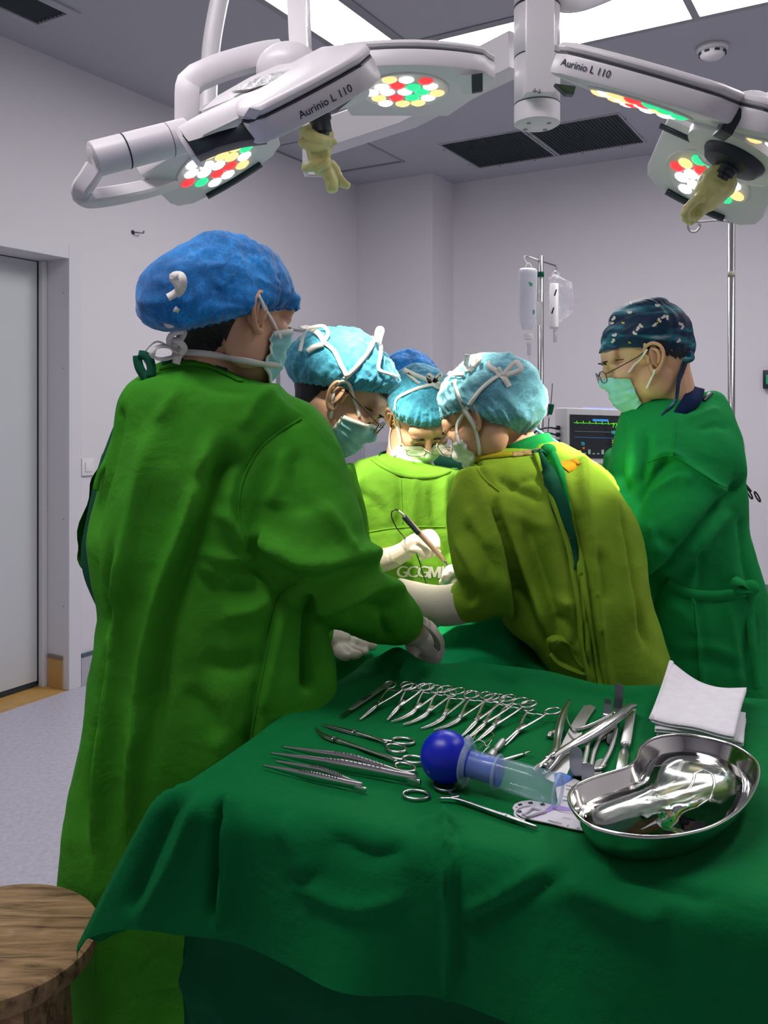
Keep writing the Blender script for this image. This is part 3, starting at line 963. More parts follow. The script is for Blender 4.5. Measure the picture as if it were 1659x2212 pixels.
# ---- ceiling column with the swivel arms
YC = 2.2
cb = P(1160, 283, YC)
col = thing('ceiling_column', P(1160, 120, YC), 'white cylindrical lamp column hanging from the ceiling between the two lamps', 'lamp column')
ztop, zb = ZC, cb.z + 0.012
r_ = 0.0575
obj('bottom_cap', lathe([(0.0, 0.0), (0.048, 0.0), (r_, 0.006), (r_, 0.052)], 40, (cb.x, YC, zb), (0, 0, 1)), Wl, col, angle=40)
obj('cap_bolt', join(*[lathe([(0, -0.002), (0.006, -0.002), (0.006, 0.004)], 12, (cb.x + 0.036 * math.cos(q), YC + 0.036 * math.sin(q), zb), (0, 0, 1)) for q in (0.8, 2.36, 3.93, 5.5)]), M['steel_dark'], col)
zz = [zb + 0.0535, zb + 0.172, zb + 0.30]
for k in range(3):
    z1 = zz[k + 1] - 0.002 if k < 2 else ztop
    obj('sleeve', lathe([(r_, zz[k]), (r_, z1)], 40, (cb.x, YC, 0), (0, 0, 1)), Wl, col)
obj('sleeve_ring', join(*[lathe([(r_ * 1.003, z - 0.0015), (r_ * 1.003, z + 0.0015)], 40, (cb.x, YC, 0), (0, 0, 1)) for z in zz[:2]] + [lathe([(r_ * 1.01, zz[2] - .003), (r_ * 1.01, zz[2] + .003)], 40, (cb.x, YC, 0), (0, 0, 1))]), M['letter'], col)
b0, b1 = P(1166, 203, YC - 0.085), P(1166, -60, YC - 0.085)
br = obj('bracket', box((b0 + b1) / 2, (0.034, 0.012, (b1.z - b0.z) / 2), None, 0.004), Wl, col, angle=40)
obj('bracket_foot', box(P(1158, 190, YC - 0.06), (0.03, 0.03, 0.02), None, 0.004), Wl, col, angle=40)
obj('bracket_bolt', join(*[lathe([(0, 0.004), (0.004, 0.004), (0.005, 0)], 10, P(x, y, YC - 0.097), (0, -1, 0)) for x, y in ((1155, 196), (1165, 198))]), M['steel_dark'], br)
obj('label_sticker', box(P(1196, 70, YC - 0.046), (0.012, 0.001, 0.03), (Vector((.8, .6, 0)), Vector((-.6, .8, 0)), Vector((0, 0, 1)))), M['white_plastic'], col, smooth=False)
a0, a1 = P(1200, -2, YC + .02), P(1420, -60, YC + .3)
obj('boom_elbow', stube([a0, P(1225, 5, YC + .02), P(1262, 0, YC + .06), P(1330, -25, YC + .2), a1], 0.026, 20, 16), Wl, col)
# long boom at the back towards the left lamp
bm0, bm1 = P(1118, 112, 2.32), P(690, 300, 2.95)
obj('spring_boom', sweep([bm0, P(1040, 150, 2.42), P(880, 235, 2.66), bm1], [(-.05, -.035), (.045, -.035), (.05, -.03), (.05, .03), (.045, .035), (-.05, .035)], up=(0, 0, 1)), Wl, col, smooth=False)
h0 = P(678, 318, 2.95)
obj('boom_head', box(h0, (0.036, 0.04, 0.092), None, 0.006), Wl, col, angle=40)
obj('boom_end_plate', box(P(680, 372, 2.90), (0.022, 0.004, 0.010), None, 0.001), M['steel_dark'], col, smooth=False)
# ---------------------------------------------------------------- people
def head_matrix(px, py, Y, f, up):
    f = Vector(f).normalized()
    u = Vector(up)
    u = (u - f * u.dot(f)).normalized()
    r = f.cross(u)
    c = P(px, py, Y)
    return Matrix(((r.x, f.x, u.x, c.x), (r.y, f.y, u.y, c.y), (r.z, f.z, u.z, c.z), (0, 0, 0, 1)))

def head_prims():
    E = ellipsoid
    ms = [E((0, -.016, .036), (.077, .098, .086)), E((0, -.035, .0), (.068, .078, .075)), E((0, .03, -.035), (.062, .062, .085)), E((0, .055, -.085), (.034, .036, .034)), E((0, .066, -.098), (.020, .018, .018)),
          E((.034, .055, -.024), (.03, .032, .028)), E((-.034, .055, -.024), (.03, .032, .028)), E((0, .074, .032), (.056, .020, .024)), E((.028, .083, .020), (.024, .012, .008)), E((-.028, .083, .020), (.024, .012, .008)),
          stube([(0, .086, .016), (0, .096, -.004), (0, .108, -.028)], [.009, .010, .012], 10, 10), E((0, .107, -.032), (.013, .013, .010)), E((.011, .099, -.034), (.008, .010, .008)), E((-.011, .099, -.034), (.008, .010, .008)),
          E((0, .088, -.062), (.023, .010, .006)), E((0, .086, -.072), (.021, .010, .007)), E((.031, .080, .003), (.016, .011, .010)), E((-.031, .080, .003), (.016, .011, .010)),
          E((.05, .0, -.055), (.022, .045, .045)), E((-.05, .0, -.055), (.022, .045, .045))]
    return ms

def ear(s):
    pts = [(.006, .004, .006), (.013, .018, .004), (.008, .029, .006), (-.006, .033, .011), (-.018, .024, .017), (-.021, .008, .019), (-.016, -.008, .016), (-.008, -.020, .010), (.002, -.027, .006), (.008, -.022, .003), (.008, -.010, .002)]
    f = lambda y, z, x: (s * (.072 + x * 1.25), -.001 + y * 1.08, -.006 + z * 1.08)
    helix = stube([f(*p) for p in pts], [.003, .0036, .004, .0042, .0042, .004, .004, .0052, .0062, .005, .003], 44, 8)
    anti = stube([f(*p) for p in [(-.002, .022, .008), (-.010, .016, .014), (-.012, .004, .014), (-.008, -.008, .010), (0, -.014, .006)]], [.002, .0035, .004, .0035, .002], 20, 8)
    rot = Matrix.Rotation(s * -0.62, 3, 'Z')
    plate = ellipsoid(f(-.006, .003, .006), (.0035, .017, .027), rot, 16, 10)
    trag = ellipsoid(f(.010, -.002, .004), (.004, .004, .006), None, 10, 6)
    root = ellipsoid(f(.004, .004, .0), (.008, .012, .022), None, 12, 8)
    return join(helix, anti, plate, trag, root)

HEAD = head_prims()
EARS = [ear(1), ear(-1)]

def sphere_dir(az, el):
    return Vector((math.sin(az) * math.cos(el), math.cos(az) * math.cos(el), math.sin(el)))

class Person:
    def __init__(s, label, H, base, skeleton, skin=None, group='surgical team'):
        """skeleton: list of (points, radii) tubes in world space"""
        s.H, s.Hi = H, H.inverted()
        ms = [xf(m, H) for m in HEAD]
        for pts, rad in skeleton:
            ms.append(stube(pts, rad, max(10, 8 * len(pts)), 16))
        V, F, E = remesh(ms, 0.0042, 4, 0.5)
        nv = len(V)
        V2, F2 = join((V, F), *[xf(e, H) for e in EARS])
        s.root = obj('person', (V2, F2), skin or M['skin'], loc=base)
        tag(s.root, label, 'person', group)
        s.bvh = bvh_of(s.root)
        hv = [Vector(v) for v in V]
        s.lbvh = BVHTree.FromPolygons([s.Hi @ v for v in hv], F)

    def shell(s, lz, hz, naz, nz, off, az0=-PI, az1=PI, origin=(0, -.012, .0), jag=0.0, seed=0):
        """ray cast shell around the head between heights lz(az)..hz(az) measured along directions (elevation)"""
        o = Vector(origin)
        rows = []
        rr = random.Random(seed)
        for i in range(naz):
            az = az0 + (az1 - az0) * i / (naz if az1 - az0 > 6.2 else naz - 1)
            col = []
            l, h = lz(az), hz(az)
            l += rr.uniform(-jag, jag)
            for j in range(nz):
                z = l + (h - l) * j / (nz - 1)
                d = Vector((math.sin(az), math.cos(az), 0))
                st = Vector((o.x, o.y, z)) + d * 0.3
                loc, nor, _, _ = s.lbvh.ray_cast(st, -d)
                if loc is None or (loc - Vector((o.x, o.y, z))).dot(d) < 0:
                    loc = Vector((o.x, o.y, z)) + d * 0.03
                dd = (loc - o).normalized()
                col.append(loc + dd * (off(az, j / (nz - 1)) if callable(off) else off))
            rows.append(col)
        return rows

    def hair(s, seed=0, back=-.072, side=-.022, front=.058):
        def hl(az):
            a = abs(math.degrees(az))
            return float(np.interp(a, [0, 45, 68, 78, 88, 108, 120, 140, 180], [front, front - .005, .03, side, .030, back * .15, back * .62, back * .85, back]))
        rows = s.shell(hl, lambda az: .085, 120, 14, lambda az, t: .0022 + .004 * min(1, t * 4), jag=.006, seed=seed)
        rings = [[s.H @ rows[i][j] for i in range(len(rows))] for j in range(14)]
        top = s.H @ Vector((0, -.012, .118))
        m = loft(rings, caps=False)
        V = m[0] + [tuple(top)]
        n = len(rings[0])
        F = m[1] + [(13 * n + i, 13 * n + (i + 1) % n, len(V) - 1) for i in range(n)]
        s.hair_o = obj('hair', (V, F), M['hair'], s.root)
        return s.hair_o

    def bouffant(s, mt, zf, zb, zs=None, bexp=1.2, rx=.098, ry=.125, rz=.122, yc=-.025, zc=.018, gather=26, crumple=.006, seed=0, sag=0.0):
        """gathered disposable cap: elastic edge hugging the head, puffed crown"""
        nA, nT = 180, 54
        V, F = [], []
        c = Vector((0, yc, zc))
        zs = (zf + zb) / 2 if zs is None else zs
        edge = []
        for i in range(nA):
            az = 2 * PI * i / nA
            w = math.cos(az)
            ze = zs + (zf - zs) * max(0, w) ** 1.2 + (zb - zs) * max(0, -w) ** bexp
            d = Vector((math.sin(az), math.cos(az), 0))
            st = Vector((0, -.012, ze)) + d * .3
            loc, nor, _, _ = s.lbvh.ray_cast(st, -d)
            if loc is None or loc.dot(d) < 0.02:
                loc = Vector((0, -.012, ze)) + d * .07
            edge.append(loc + d * .0045)
        ea = np.array([tuple(e) for e in edge])
        for _ in range(8):
            ea = (np.roll(ea, 1, 0) + ea + np.roll(ea, -1, 0)) / 3
        pts = []
        rr = random.Random(seed)
        ph = [rr.uniform(0, 6.28) for _ in range(6)]
        for i in range(nA):
            az = 2 * PI * i / nA
            e = Vector(ea[i])
            rel = e - c
            re = Vector((rel.x / rx, rel.y / ry, rel.z / rz))
            el0 = math.atan2(re.z, math.hypot(re.x, re.y))
            az_ = math.atan2(re.x, re.y)
            k0 = re.length
            for j in range(nT):
                t = j / (nT - 1)
                el = el0 + (PI / 2 - el0) * t
                u = sphere_dir(az_, el)
                q = min(1, t / .22)
                k = k0 + (1 - k0) * (1 - (1 - q) ** 2.2)
                # belly slightly under the elastic edge
                back = max(0, -math.cos(az))
                p = Vector((u.x * rx * k, u.y * ry * k, u.z * rz * k)) + c
                dr_ = (p - c).normalized()
                lc, _, _, _ = s.lbvh.ray_cast(c + dr_ * .4, -dr_)
                if lc is not None:
                    hd = (lc - c).length + .004 + .007 * min(1, t * 9)
                    pl_ = (p - c).length
                    p = c + dr_ * ((pl_ ** 14 + hd ** 14) ** (1 / 14))
                if sag:
                    p.z -= sag * back * math.sin(PI * min(1, t / .5)) if t < .5 else 0
                g = math.exp(-t / .16)
                wv = math.sin(az * gather + ph[0] + 1.5 * math.sin(az * 3 + ph[1]) + 3 * t) * .6 + math.sin(az * gather * 1.73 + ph[2] + 2 * math.sin(2 * az)) * .4
                rad = (p - c).normalized()
                p = p + rad * (wv * .0058 * g * min(1, t * 14 + .35))
                pts.append(p)
        A = np.array([tuple(p) for p in pts])
        t = np.tile(np.linspace(0, 1, nT), nA)
        nr = ridged(A * 30 + seed * 5, seed, 3) * crumple * .55 + fbm(A * 12 + seed, seed + 9, 2) * crumple * .8
        nrm = A - np.array(c)
        nrm /= np.linalg.norm(nrm, axis=1, keepdims=True)
        A = A + nrm * (nr * np.clip((t - .03) * 7, 0, 1))[:, None]
        V = [s.H @ Vector(a) for a in A]
        F = [(i * nT + j, ((i + 1) % nA) * nT + j, ((i + 1) % nA) * nT + j + 1, i * nT + j + 1) for i in range(nA) for j in range(nT - 1)]
        s.cap = obj('bouffant_cap', (V, F), mt, s.root)
        # frilled elastic edge
        el = []
        for i in range(nA * 2):
            a = Vector(ea[i // 2]) if i % 2 == 0 else (Vector(ea[i // 2]) + Vector(ea[(i // 2 + 1) % nA])) / 2
            d = (a - Vector((0, -.012, a.z))).normalized()
            el.append(s.H @ (a + d * (.0012 + .0022 * math.sin(i * 1.05)) + Vector((0, 0, .0016 * math.sin(i * .7 + 1)))))
        obj('elastic_edge', tube(el, .0036, 8, closed=True), mt, s.cap)
        s.surf = bvh_of(s.root, s.cap)
        return s.cap

    def mask(s, mt, top=-.008, bot=-.118, amax=78, seed=0, edge=True, puff=.006):
        na, nz = 61, 28
        A = np.zeros((na, nz, 3))
        for i in range(na):
            a = math.radians(-amax + 2 * amax * i / (na - 1))
            ca = math.cos(a * 1.05)
            zt = top - .030 * (1 - math.cos(a)) ** .8
            zb_ = bot + .040 * (1 - ca)
            for j in range(nz):
                z = zt + (zb_ - zt) * j / (nz - 1)
                d = Vector((math.sin(a), math.cos(a), 0))
                o = Vector((0, .02, z))
                loc, nor, _, _ = s.lbvh.ray_cast(o + d * .25, -d)
                el = o + d * (.075 * .09 / math.hypot(.075 * math.cos(a), .09 * math.sin(a)))
                if loc is None or (loc - o).dot(d) < .03:
                    loc = el * 0.9
                dist = max((loc - o).dot(d), .052 - .0 * abs(a))
                A[i, j] = tuple(o + d * (dist + .004 + puff * math.cos(a) ** 2 * math.sin(PI * j / (nz - 1))))
        for _ in range(7):
            B = A.copy()
            B[1:-1, :] = (A[:-2, :] + 2 * A[1:-1, :] + A[2:, :]) / 4
            A = B.copy()
            A[:, 1:-1] = (B[:, :-2] + 2 * B[:, 1:-1] + B[:, 2:]) / 4
        # pleats and gathered side edges
        for i in range(na):
            u = -1 + 2 * i / (na - 1)
            for j in range(nz):
                v = j / (nz - 1)
                d = Vector((A[i, j][0], A[i, j][1] - .02, 0)).normalized()
                pl = sum(.0035 * math.exp(-((v - q) / .035) ** 2) * (1 if v < q else .2) for q in (.32, .5, .68)) * (1 - .5 * abs(u))
                sd = .0022 * math.sin(v * 21 + seed) * max(0, abs(u) - .5) * 2 + .002 * math.sin(u * 14 + v * 9 + seed) * (abs(u))
                A[i, j] += np.array(tuple(d)) * (pl + sd + .0012)
        V = [s.H @ Vector(A[i, j]) for i in range(na) for j in range(nz)]
        F = [(i * nz + j, (i + 1) * nz + j, (i + 1) * nz + j + 1, i * nz + j + 1) for i in range(na - 1) for j in range(nz - 1)]
        # give the fabric a back side
        n = len(V)
        ctr = s.H @ Vector((0, .0, -.05))
        V2 = [v + (ctr - v).normalized() * .0012 for v in V]
        rim = [(i, i + nz) for i in range(0, n - nz, nz)]
        F2 = [tuple(n + k for k in reversed(f)) for f in F]
        s.mask_o = obj('face_mask', (V + V2, F + F2), mt, s.root)
        if edge:
            bd = [V[i * nz] for i in range(na)]
            b2 = [V[i * nz + nz - 1] for i in range(na)]
            l1 = [V[j] for j in range(nz)]
            l2 = [V[(na - 1) * nz + j] for j in range(nz)]
            f = s.H.to_3x3() @ Vector((0, 1, 0))
            for ln, w in ((bd, .010), (b2, .007), (l1, .007), (l2, .007)):
                nn = [((v - ctr).normalized()) for v in ln]
                obj('binding', ribbon([v + q * .0012 for v, q in zip(ln, nn)], w, .0014, normals=nn), M['mask_in'], s.mask_o)
        s.mA = A
        s.corner = lambda side, k: s.H @ Vector(A[0 if side < 0 else na - 1, 1 if k > 0 else nz - 2])
        s.surf2 = bvh_of(*([s.root, s.mask_o] + ([s.cap] if hasattr(s, 'cap') else [])))

    def strap(s, line, w=.009, off=.0035, n=30, m=None, parent=None, name='strap'):
        return obj(name, strap_on(s.surf2, line, w, off, n=n), m or M['tie'], parent or s.mask_o)

    def collar(s, c, ax, r, h, m, flat=.8):
        ax = Vector(ax).normalized()
        V, F = lathe([(r * 1.10, -h * .5), (r * 1.02, 0), (r * .98, h * .5), (r * .93, h * .5), (r * .97, 0), (r * 1.04, -h * .5)], 40, c, ax)
        return obj('scrub_collar', (V, [f for f in F if len(f) == 4]), m, s.root)

    def loose(s, pts, w=.009, normal=(0, -1, 0), n=24, m=None, parent=None, name='tie_end', tw=None):
        ns = None
        if tw:
            ns = [Vector(normal).lerp(Vector(tw), k / (len(pts) - 1)).normalized() for k in range(len(pts))]
        return obj(name, ribbon([tuple(p) for p in pts], w, .0013, normal=normal, normals=ns, n=n), m or M['tie'], parent or s.mask_o)

    def bow(s, pts, w, anchor, normal=(0, -1, .2), n=26):
        """tie loop: (px, py, lift) stations; over the cap it is lifted off the surface, past its outline it stands free"""
        a = hit(s.surf2, *anchor)[0]
        q = []
        for x, y, off in pts:
            d = (P(x, y, 1.0) - Vector((0, 0, CAMZ))).normalized()
            loc, nor, _, _ = s.surf2.ray_cast(Vector((0, 0, CAMZ)), d)
            if loc is None or abs(loc.y - a.y) > .09:
                q.append(P(x, y, a.y + .004))
            else:
                q.append(loc + (nor if nor.dot(d) < 0 else -nor) * off)
        return s.loose(q, w, normal, n)

    def glasses(s, rim, drop=0.0, fwd=0.0, w=.026, h=.018):
        T = lambda x, y, z: s.H @ Vector((x, y + fwd, z + drop))
        g = None
        for sd in (-1, 1):
            q = []
            for k in range(36):
                a = 2 * PI * k / 36
                ca, sa = math.cos(a), math.sin(a)
                x = w * math.copysign(abs(ca) ** .7, ca)
                z = h * math.copysign(abs(sa) ** .75, sa)
                q.append(T(sd * .034 + x, .106 - .00 * abs(x) - .006 * abs((sd * .034 + x) / .06) ** 2, z))
            if g is None:
                g = obj('eyeglasses', join(tube(q, .0011, 8, closed=True), stube([T(-.009, .105, .004), T(0, .109, .008), T(.009, .105, .004)], .0011, 10, 6)), rim, s.root)
            else:
                obj('rim', tube(q, .0011, 8, closed=True), rim, g)
            c = [T(sd * .034 + w * .97 * math.copysign(abs(math.cos(a)) ** .7, math.cos(a)), .1045, h * .97 * math.copysign(abs(math.sin(a)) ** .75, math.sin(a))) for a in [2 * PI * k / 36 for k in range(36)]]
            fw = s.H.to_3x3() @ Vector((0, .0008, 0))
            V = c + [p + fw for p in c]
            F = [tuple(range(35, -1, -1)), tuple(range(36, 72))] + [(i, (i + 1) % 36, 36 + (i + 1) % 36, 36 + i) for i in range(36)]
            obj('lens', (V, F), M['lens'], g)
            obj('temple_arm', stube([T(sd * .060, .100, .006), T(sd * .068, .085, .009), T(sd * .078, .03, .014 - drop * .5), T(sd * .080, -.012, .018 - drop), T(sd * .078, -.03, .002 - drop)], .0013, 20, 6), rim, g)
            obj('nose_pad', ellipsoid(T(sd * .009, .099, -.004), (.002, .003, .004), None, 8, 6), M['white_plastic'], g)

    def eyebrows(s, lids=True):
        for sd in (-1, 1):
            q = []
            for x, z in ((.013, .0155), (.024, .020), (.037, .021), (.049, .014)):
                d = Vector((0, -1, 0))
                loc, _, _, _ = s.lbvh.ray_cast(Vector((sd * x, .25, z)), d)
                q.append(s.H @ ((loc or Vector((sd * x, .085, z))) + Vector((0, .0024, 0))))
            obj('eyebrow', stube(q, [.0034, .0040, .0032, .0012], 16, 8, flat=.6), M['hair'], s.root)
            if not lids:
                continue
            q = []
            for x, z in ((.018, -.002), (.026, -.0055), (.035, -.0065), (.045, -.002)):
                loc, _, _, _ = s.lbvh.ray_cast(Vector((sd * x, .25, z)), Vector((0, -1, 0)))
                q.append(s.H @ ((loc or Vector((sd * x, .085, z))) + Vector((0, .0004, 0))))
            obj('eyelashes', stube(q, [.0006, .0012, .0012, .0006], 16, 6), M['hair'], s.root)

def ring_slice(sl, n=44, ex=2.5):
    xl, yl, xr, yr, Y, d = sl[:6]
    tilt = sl[6] if len(sl) > 6 else 0.0
    Yr = sl[7] if len(sl) > 7 else Y
    a, b = P(xl, yl, Y), P(xr, yr, Yr)
    c, h = (a + b) / 2, (b - a) / 2
    dv = Vector((0, math.cos(tilt), math.sin(tilt)))
    dv = (dv - h.normalized() * dv.dot(h.normalized())).normalized() * d
    R = []
    for k in range(n):
        t = 2 * PI * k / n
        ct, st = math.cos(t), math.sin(t)
        R.append(c + h * math.copysign(abs(ct) ** (2 / ex), ct) + dv * math.copysign(abs(st) ** (2 / ex), st))
    return R

def slice_loft(slices, per=5, **kw):
    S = np.array([list(s) + [0.0] * (7 - len(s)) for s in slices], float)
    n = (len(S) - 1) * per + 1
    S2 = crom(S, n)
    return loft([ring_slice(s, **kw) for s in S2])

def gown(person, slices, sleeves, mt, strokes, seed=0, vox=0.0068, vert=.010, fine=.0052, name='surgical_gown', extra=()):
    ms = [slice_loft(slices)]
    for pts, rad in sleeves:
        ms.append(stube([P(*p) for p in pts], rad, 10 * len(pts), 20))
    ms += list(extra)
    V, F, E = remesh(ms, vox, 5, .5)
    N = vnormals(V, F)
    # hanging folds grow towards the hem; small creases everywhere
    zmax = V[:, 2].max()
    hang = np.clip((zmax - .25 - V[:, 2]) / .9, 0, 1)
    D = vert * hang * fbm(np.stack([V[:, 0] * 13, V[:, 1] * 13, V[:, 2] * 1.5], 1) + seed * 11, seed, 2)
    D += fine * ridged(np.stack([V[:, 0] * 11, V[:, 1] * 11, V[:, 2] * 8], 1) + seed * 3, seed + 4, 3) * .6
    D += fine * fbm(V * 7 + seed, seed + 8, 2)
    D += folds(V, N, strokes)
    V = V + N * D[:, None]
    V = lap(V, E, 2, .4)
    o = obj(name, (V, F), mt, person.root)
    o_b = bvh_of(o)
    return o, o_b

def hand(wrist, d, palm, s=1, curl=.6, scale=1.0):
    """generic relaxed hand: wrist point, finger direction d, palm normal; s=+1 thumb on the d x palm side"""
    d = Vector(d).normalized(); pn = Vector(palm); pn = (pn - d * pn.dot(d)).normalized(); t = d.cross(pn) * s
    w = Vector(wrist)
    Q = lambda a, b, c: w + (d * a + t * b + pn * c) * scale
    ms = [stube([Q(-.02, 0, 0), Q(.02, 0, 0), Q(.055, .002, 0), Q(.088, .002, -.002)], [.027, .030, .038, .036], 16, 14, flat=.5, up=pn)]
    for k, (y, L) in enumerate(((.028, .068), (.009, .076), (-.010, .070), (-.027, .055))):
        p = [Q(.070, y * .9, 0)]
        a, ang = Q(.088, y, -.003), .15
        p.append(a)
        for q in (.45, .32, .23):
            ang += curl * (.5 + .08 * k)
            a = a + (d * math.cos(ang) + pn * math.sin(ang)) * (L * q * scale)
            p.append(a)
        ms.append(stube(p, [.0095 * scale, .0095 * scale, .009 * scale, .0082 * scale, .0062 * scale], 22, 10))
    ms.append(stube([Q(.015, .020, .002), Q(.035, .040, .008), Q(.058, .052, .018), Q(.078, .050, .026)], [.013 * scale, .0125 * scale, .0105 * scale, .0075 * scale], 18, 10))
    V, F, E = remesh(ms, .003, 3)
    return V, F

def legs(cx, cy, zt, f=(0, 1), w=.07):
    """thighs to feet, planted on the floor"""
    f = Vector((f[0], f[1], 0)).normalized()
    r = Vector((f.y, -f.x, 0))
    out = []
    for s in (-1, 1):
        h = Vector((cx, cy, 0)) + r * (s * w)
        out.append(([tuple(h + Vector((0, 0, zt))), tuple(h + Vector((0, 0, .48))), tuple(h + Vector((0, 0, .10))), tuple(h + Vector((0, 0, .055)))], [.066, .050, .036, .034]))
        out.append(([tuple(h - f * .04 + Vector((0, 0, .05))), tuple(h + f * .06 + Vector((0, 0, .045))), tuple(h + f * .15 + Vector((0, 0, .035)))], [.032, .034, .024]))
    return out

def trousers(p, cx, cy, zt, f=(0, 1), w=.07, mt=None):
    """scrub trousers and clogs, children of the person"""
    f = Vector((f[0], f[1], 0)).normalized()
    r = Vector((f.y, -f.x, 0))
    for s in (-1, 1):
        h = Vector((cx, cy, 0)) + r * (s * w)
        m = stube([h + Vector((0, 0, zt + .02)), h + Vector((0, 0, .48)), h + Vector((0, 0, .22)), h + Vector((0, 0, .10))], [.076, .066, .060, .064], 40, 24)
        V = np.array([tuple(v) for v in m[0]])
        c = np.array([h.x, h.y, 0])
        d = V - c
        d[:, 2] = 0
        d /= np.maximum(np.linalg.norm(d, axis=1, keepdims=True), 1e-6)
        V = V + d * (.006 * fbm(np.stack([V[:, 0] * 20, V[:, 1] * 20, V[:, 2] * 9], 1), 3, 2))[:, None]
        obj('scrub_trousers', (V, m[1]), mt or M['scrub'], p.root)
        obj('clog', join(stube([h - f * .065 + Vector((0, 0, .05)), h + f * .05 + Vector((0, 0, .052)), h + f * .13 + Vector((0, 0, .042)), h + f * .19 + Vector((0, 0, .03))], [.040, .048, .046, .026], 22, 16, flat=.85), stube([h - f * .075 + Vector((0, 0, .012)), h + f * .05 + Vector((0, 0, .012)), h + f * .195 + Vector((0, 0, .012))], [.036, .046, .030], 20, 14, flat=.25)), M['lamp_dark'], p.root)

def V3(v):
    return tuple(Vector(v))
CAPB = {}
def cap_mat(name, col, tr=0.62):
    m = mat(name, col, .7, spec=.25, sheen=.3, bump=(420, .35, .001))
    nt = m.node_tree
    b = nt.nodes['Principled BSDF']
    tc = nt.nodes.new('ShaderNodeTexCoord')
    # pale crease lines of the thin non-woven
    nz = nt.nodes.new('ShaderNodeTexNoise')
    nz.inputs['Scale'].default_value = 22
    nz.inputs['Detail'].default_value = 5
    nz.inputs['Distortion'].default_value = 1.6
    nt.links.new(tc.outputs['Object'], nz.inputs['Vector'])
    rp = nt.nodes.new('ShaderNodeValToRGB')
    e = rp.color_ramp.elements
    e[0].position, e[1].position = .46, .54
    dk = tuple(x * .62 for x in col)
    e[0].color = (*dk, 1); e[1].color = (*dk, 1)
    n = rp.color_ramp.elements.new(.50)
    n.color = (*[min(1, x * 1.25 + .015) for x in col], 1)
    nt.links.new(nz.outputs['Fac'], rp.inputs['Fac'])
    fl = nt.nodes.new('ShaderNodeTexNoise')
    fl.inputs['Scale'].default_value = 330
    nt.links.new(tc.outputs['Object'], fl.inputs['Vector'])
    mx = nt.nodes.new('ShaderNodeMix')
    mx.data_type = 'RGBA'
    mx.inputs[0].default_value = .45
    nt.links.new(rp.outputs['Color'], mx.inputs[6])
    r2 = nt.nodes.new('ShaderNodeValToRGB')
    r2.color_ramp.elements[0].position = .35
    r2.color_ramp.elements[1].position = .68
    r2.color_ramp.elements[0].color = (*[x * .75 for x in col], 1)
    r2.color_ramp.elements[1].color = (*[min(1, x * 1.25 + .03) for x in col], 1)
    nt.links.new(fl.outputs['Fac'], r2.inputs['Fac'])
    nt.links.new(r2.outputs['Color'], mx.inputs[7])
    hn = nt.nodes.new('ShaderNodeTexNoise')
    hn.inputs['Scale'].default_value = 13
    hn.inputs['Detail'].default_value = 3
    nt.links.new(tc.outputs['Object'], hn.inputs['Vector'])
    r3 = nt.nodes.new('ShaderNodeValToRGB')
    r3.color_ramp.elements[0].position = .36
    r3.color_ramp.elements[1].position = .60
    r3.color_ramp.elements[0].color = (tr, tr, tr * 1.1, 1)
    r3.color_ramp.elements[1].color = (1, 1, 1, 1)
    nt.links.new(hn.outputs['Fac'], r3.inputs['Fac'])
    m2 = nt.nodes.new('ShaderNodeMix')
    m2.data_type = 'RGBA'
    m2.blend_type = 'MULTIPLY'
    m2.inputs[0].default_value = 1.0
    nt.links.new(mx.outputs[2], m2.inputs[6])
    nt.links.new(r3.outputs['Color'], m2.inputs[7])
    nt.links.new(m2.outputs[2], b.inputs['Base Color'])
    return m
M['cap_blue'] = cap_mat('cap_blue', (.003, .29, .86), .5)
M['cap_teal'] = cap_mat('cap_teal', (.075, .50, .70))
M['cap_teal2'] = cap_mat('cap_pale_teal', (.20, .60, .74))

def trunk(pel, waist, chest, neck, rp=.105, rw=.095, rc=.105, rn=.055):
    return ([V3(pel), V3(waist), V3(chest), V3(neck)], [rp, rw, rc, rn])

# ================================================================ 1: big back view on the left
Y1 = 1.5
H1 = head_matrix(512, 676, Y1 + .02, (.76, .63, -.14), (.12, .05, 1))
n1 = P(425, 850, Y1 + .02)
sk = [trunk(P(440, 1520, Y1), P(430, 1280, Y1), P(440, 1000, Y1), P(432, 860, Y1 + .01)),
      ([V3(n1), V3(P(436, 800, Y1 + .015)), V3(P(462, 735, Y1 + .02))], [.062, .058, .06]),
      ([V3(P(355, 920, Y1)), V3(P(440, 885, Y1)), V3(P(600, 920, Y1))], [.045, .06, .06]),
      ([V3(P(600, 920, Y1)), V3(P(630, 1050, 1.47)), V3(P(700, 1235, 1.47)), V3(P(830, 1325, 1.63)), V3(P(895, 1360, 1.70))], [.058, .052, .044, .036, .028]),
      ([V3(P(355, 920, Y1)), V3(P(370, 1150, 1.58)), V3(P(520, 1300, 1.70)), V3(P(700, 1385, 1.80))], [.055, .05, .04, .028])]
LG = (P(440, 1500, Y1).x, Y1, .78, (.6, .8))
sk += legs(*LG)
p1 = Person('person standing nearest the camera at the left, back turned, green gown and bright blue cap', H1, (P(440, 1500, Y1).x, Y1, 0), sk)
trousers(p1, *LG)
p1.hair(1, back=-.088, side=-.03)
p1.bouffant(M['cap_blue'], .028, -.048, -.004, rx=.096, ry=.124, rz=.088, yc=-.050, zc=.008, gather=22, crumple=.0065, seed=2, sag=.012)
p1.mask(M['mask'], seed=1)
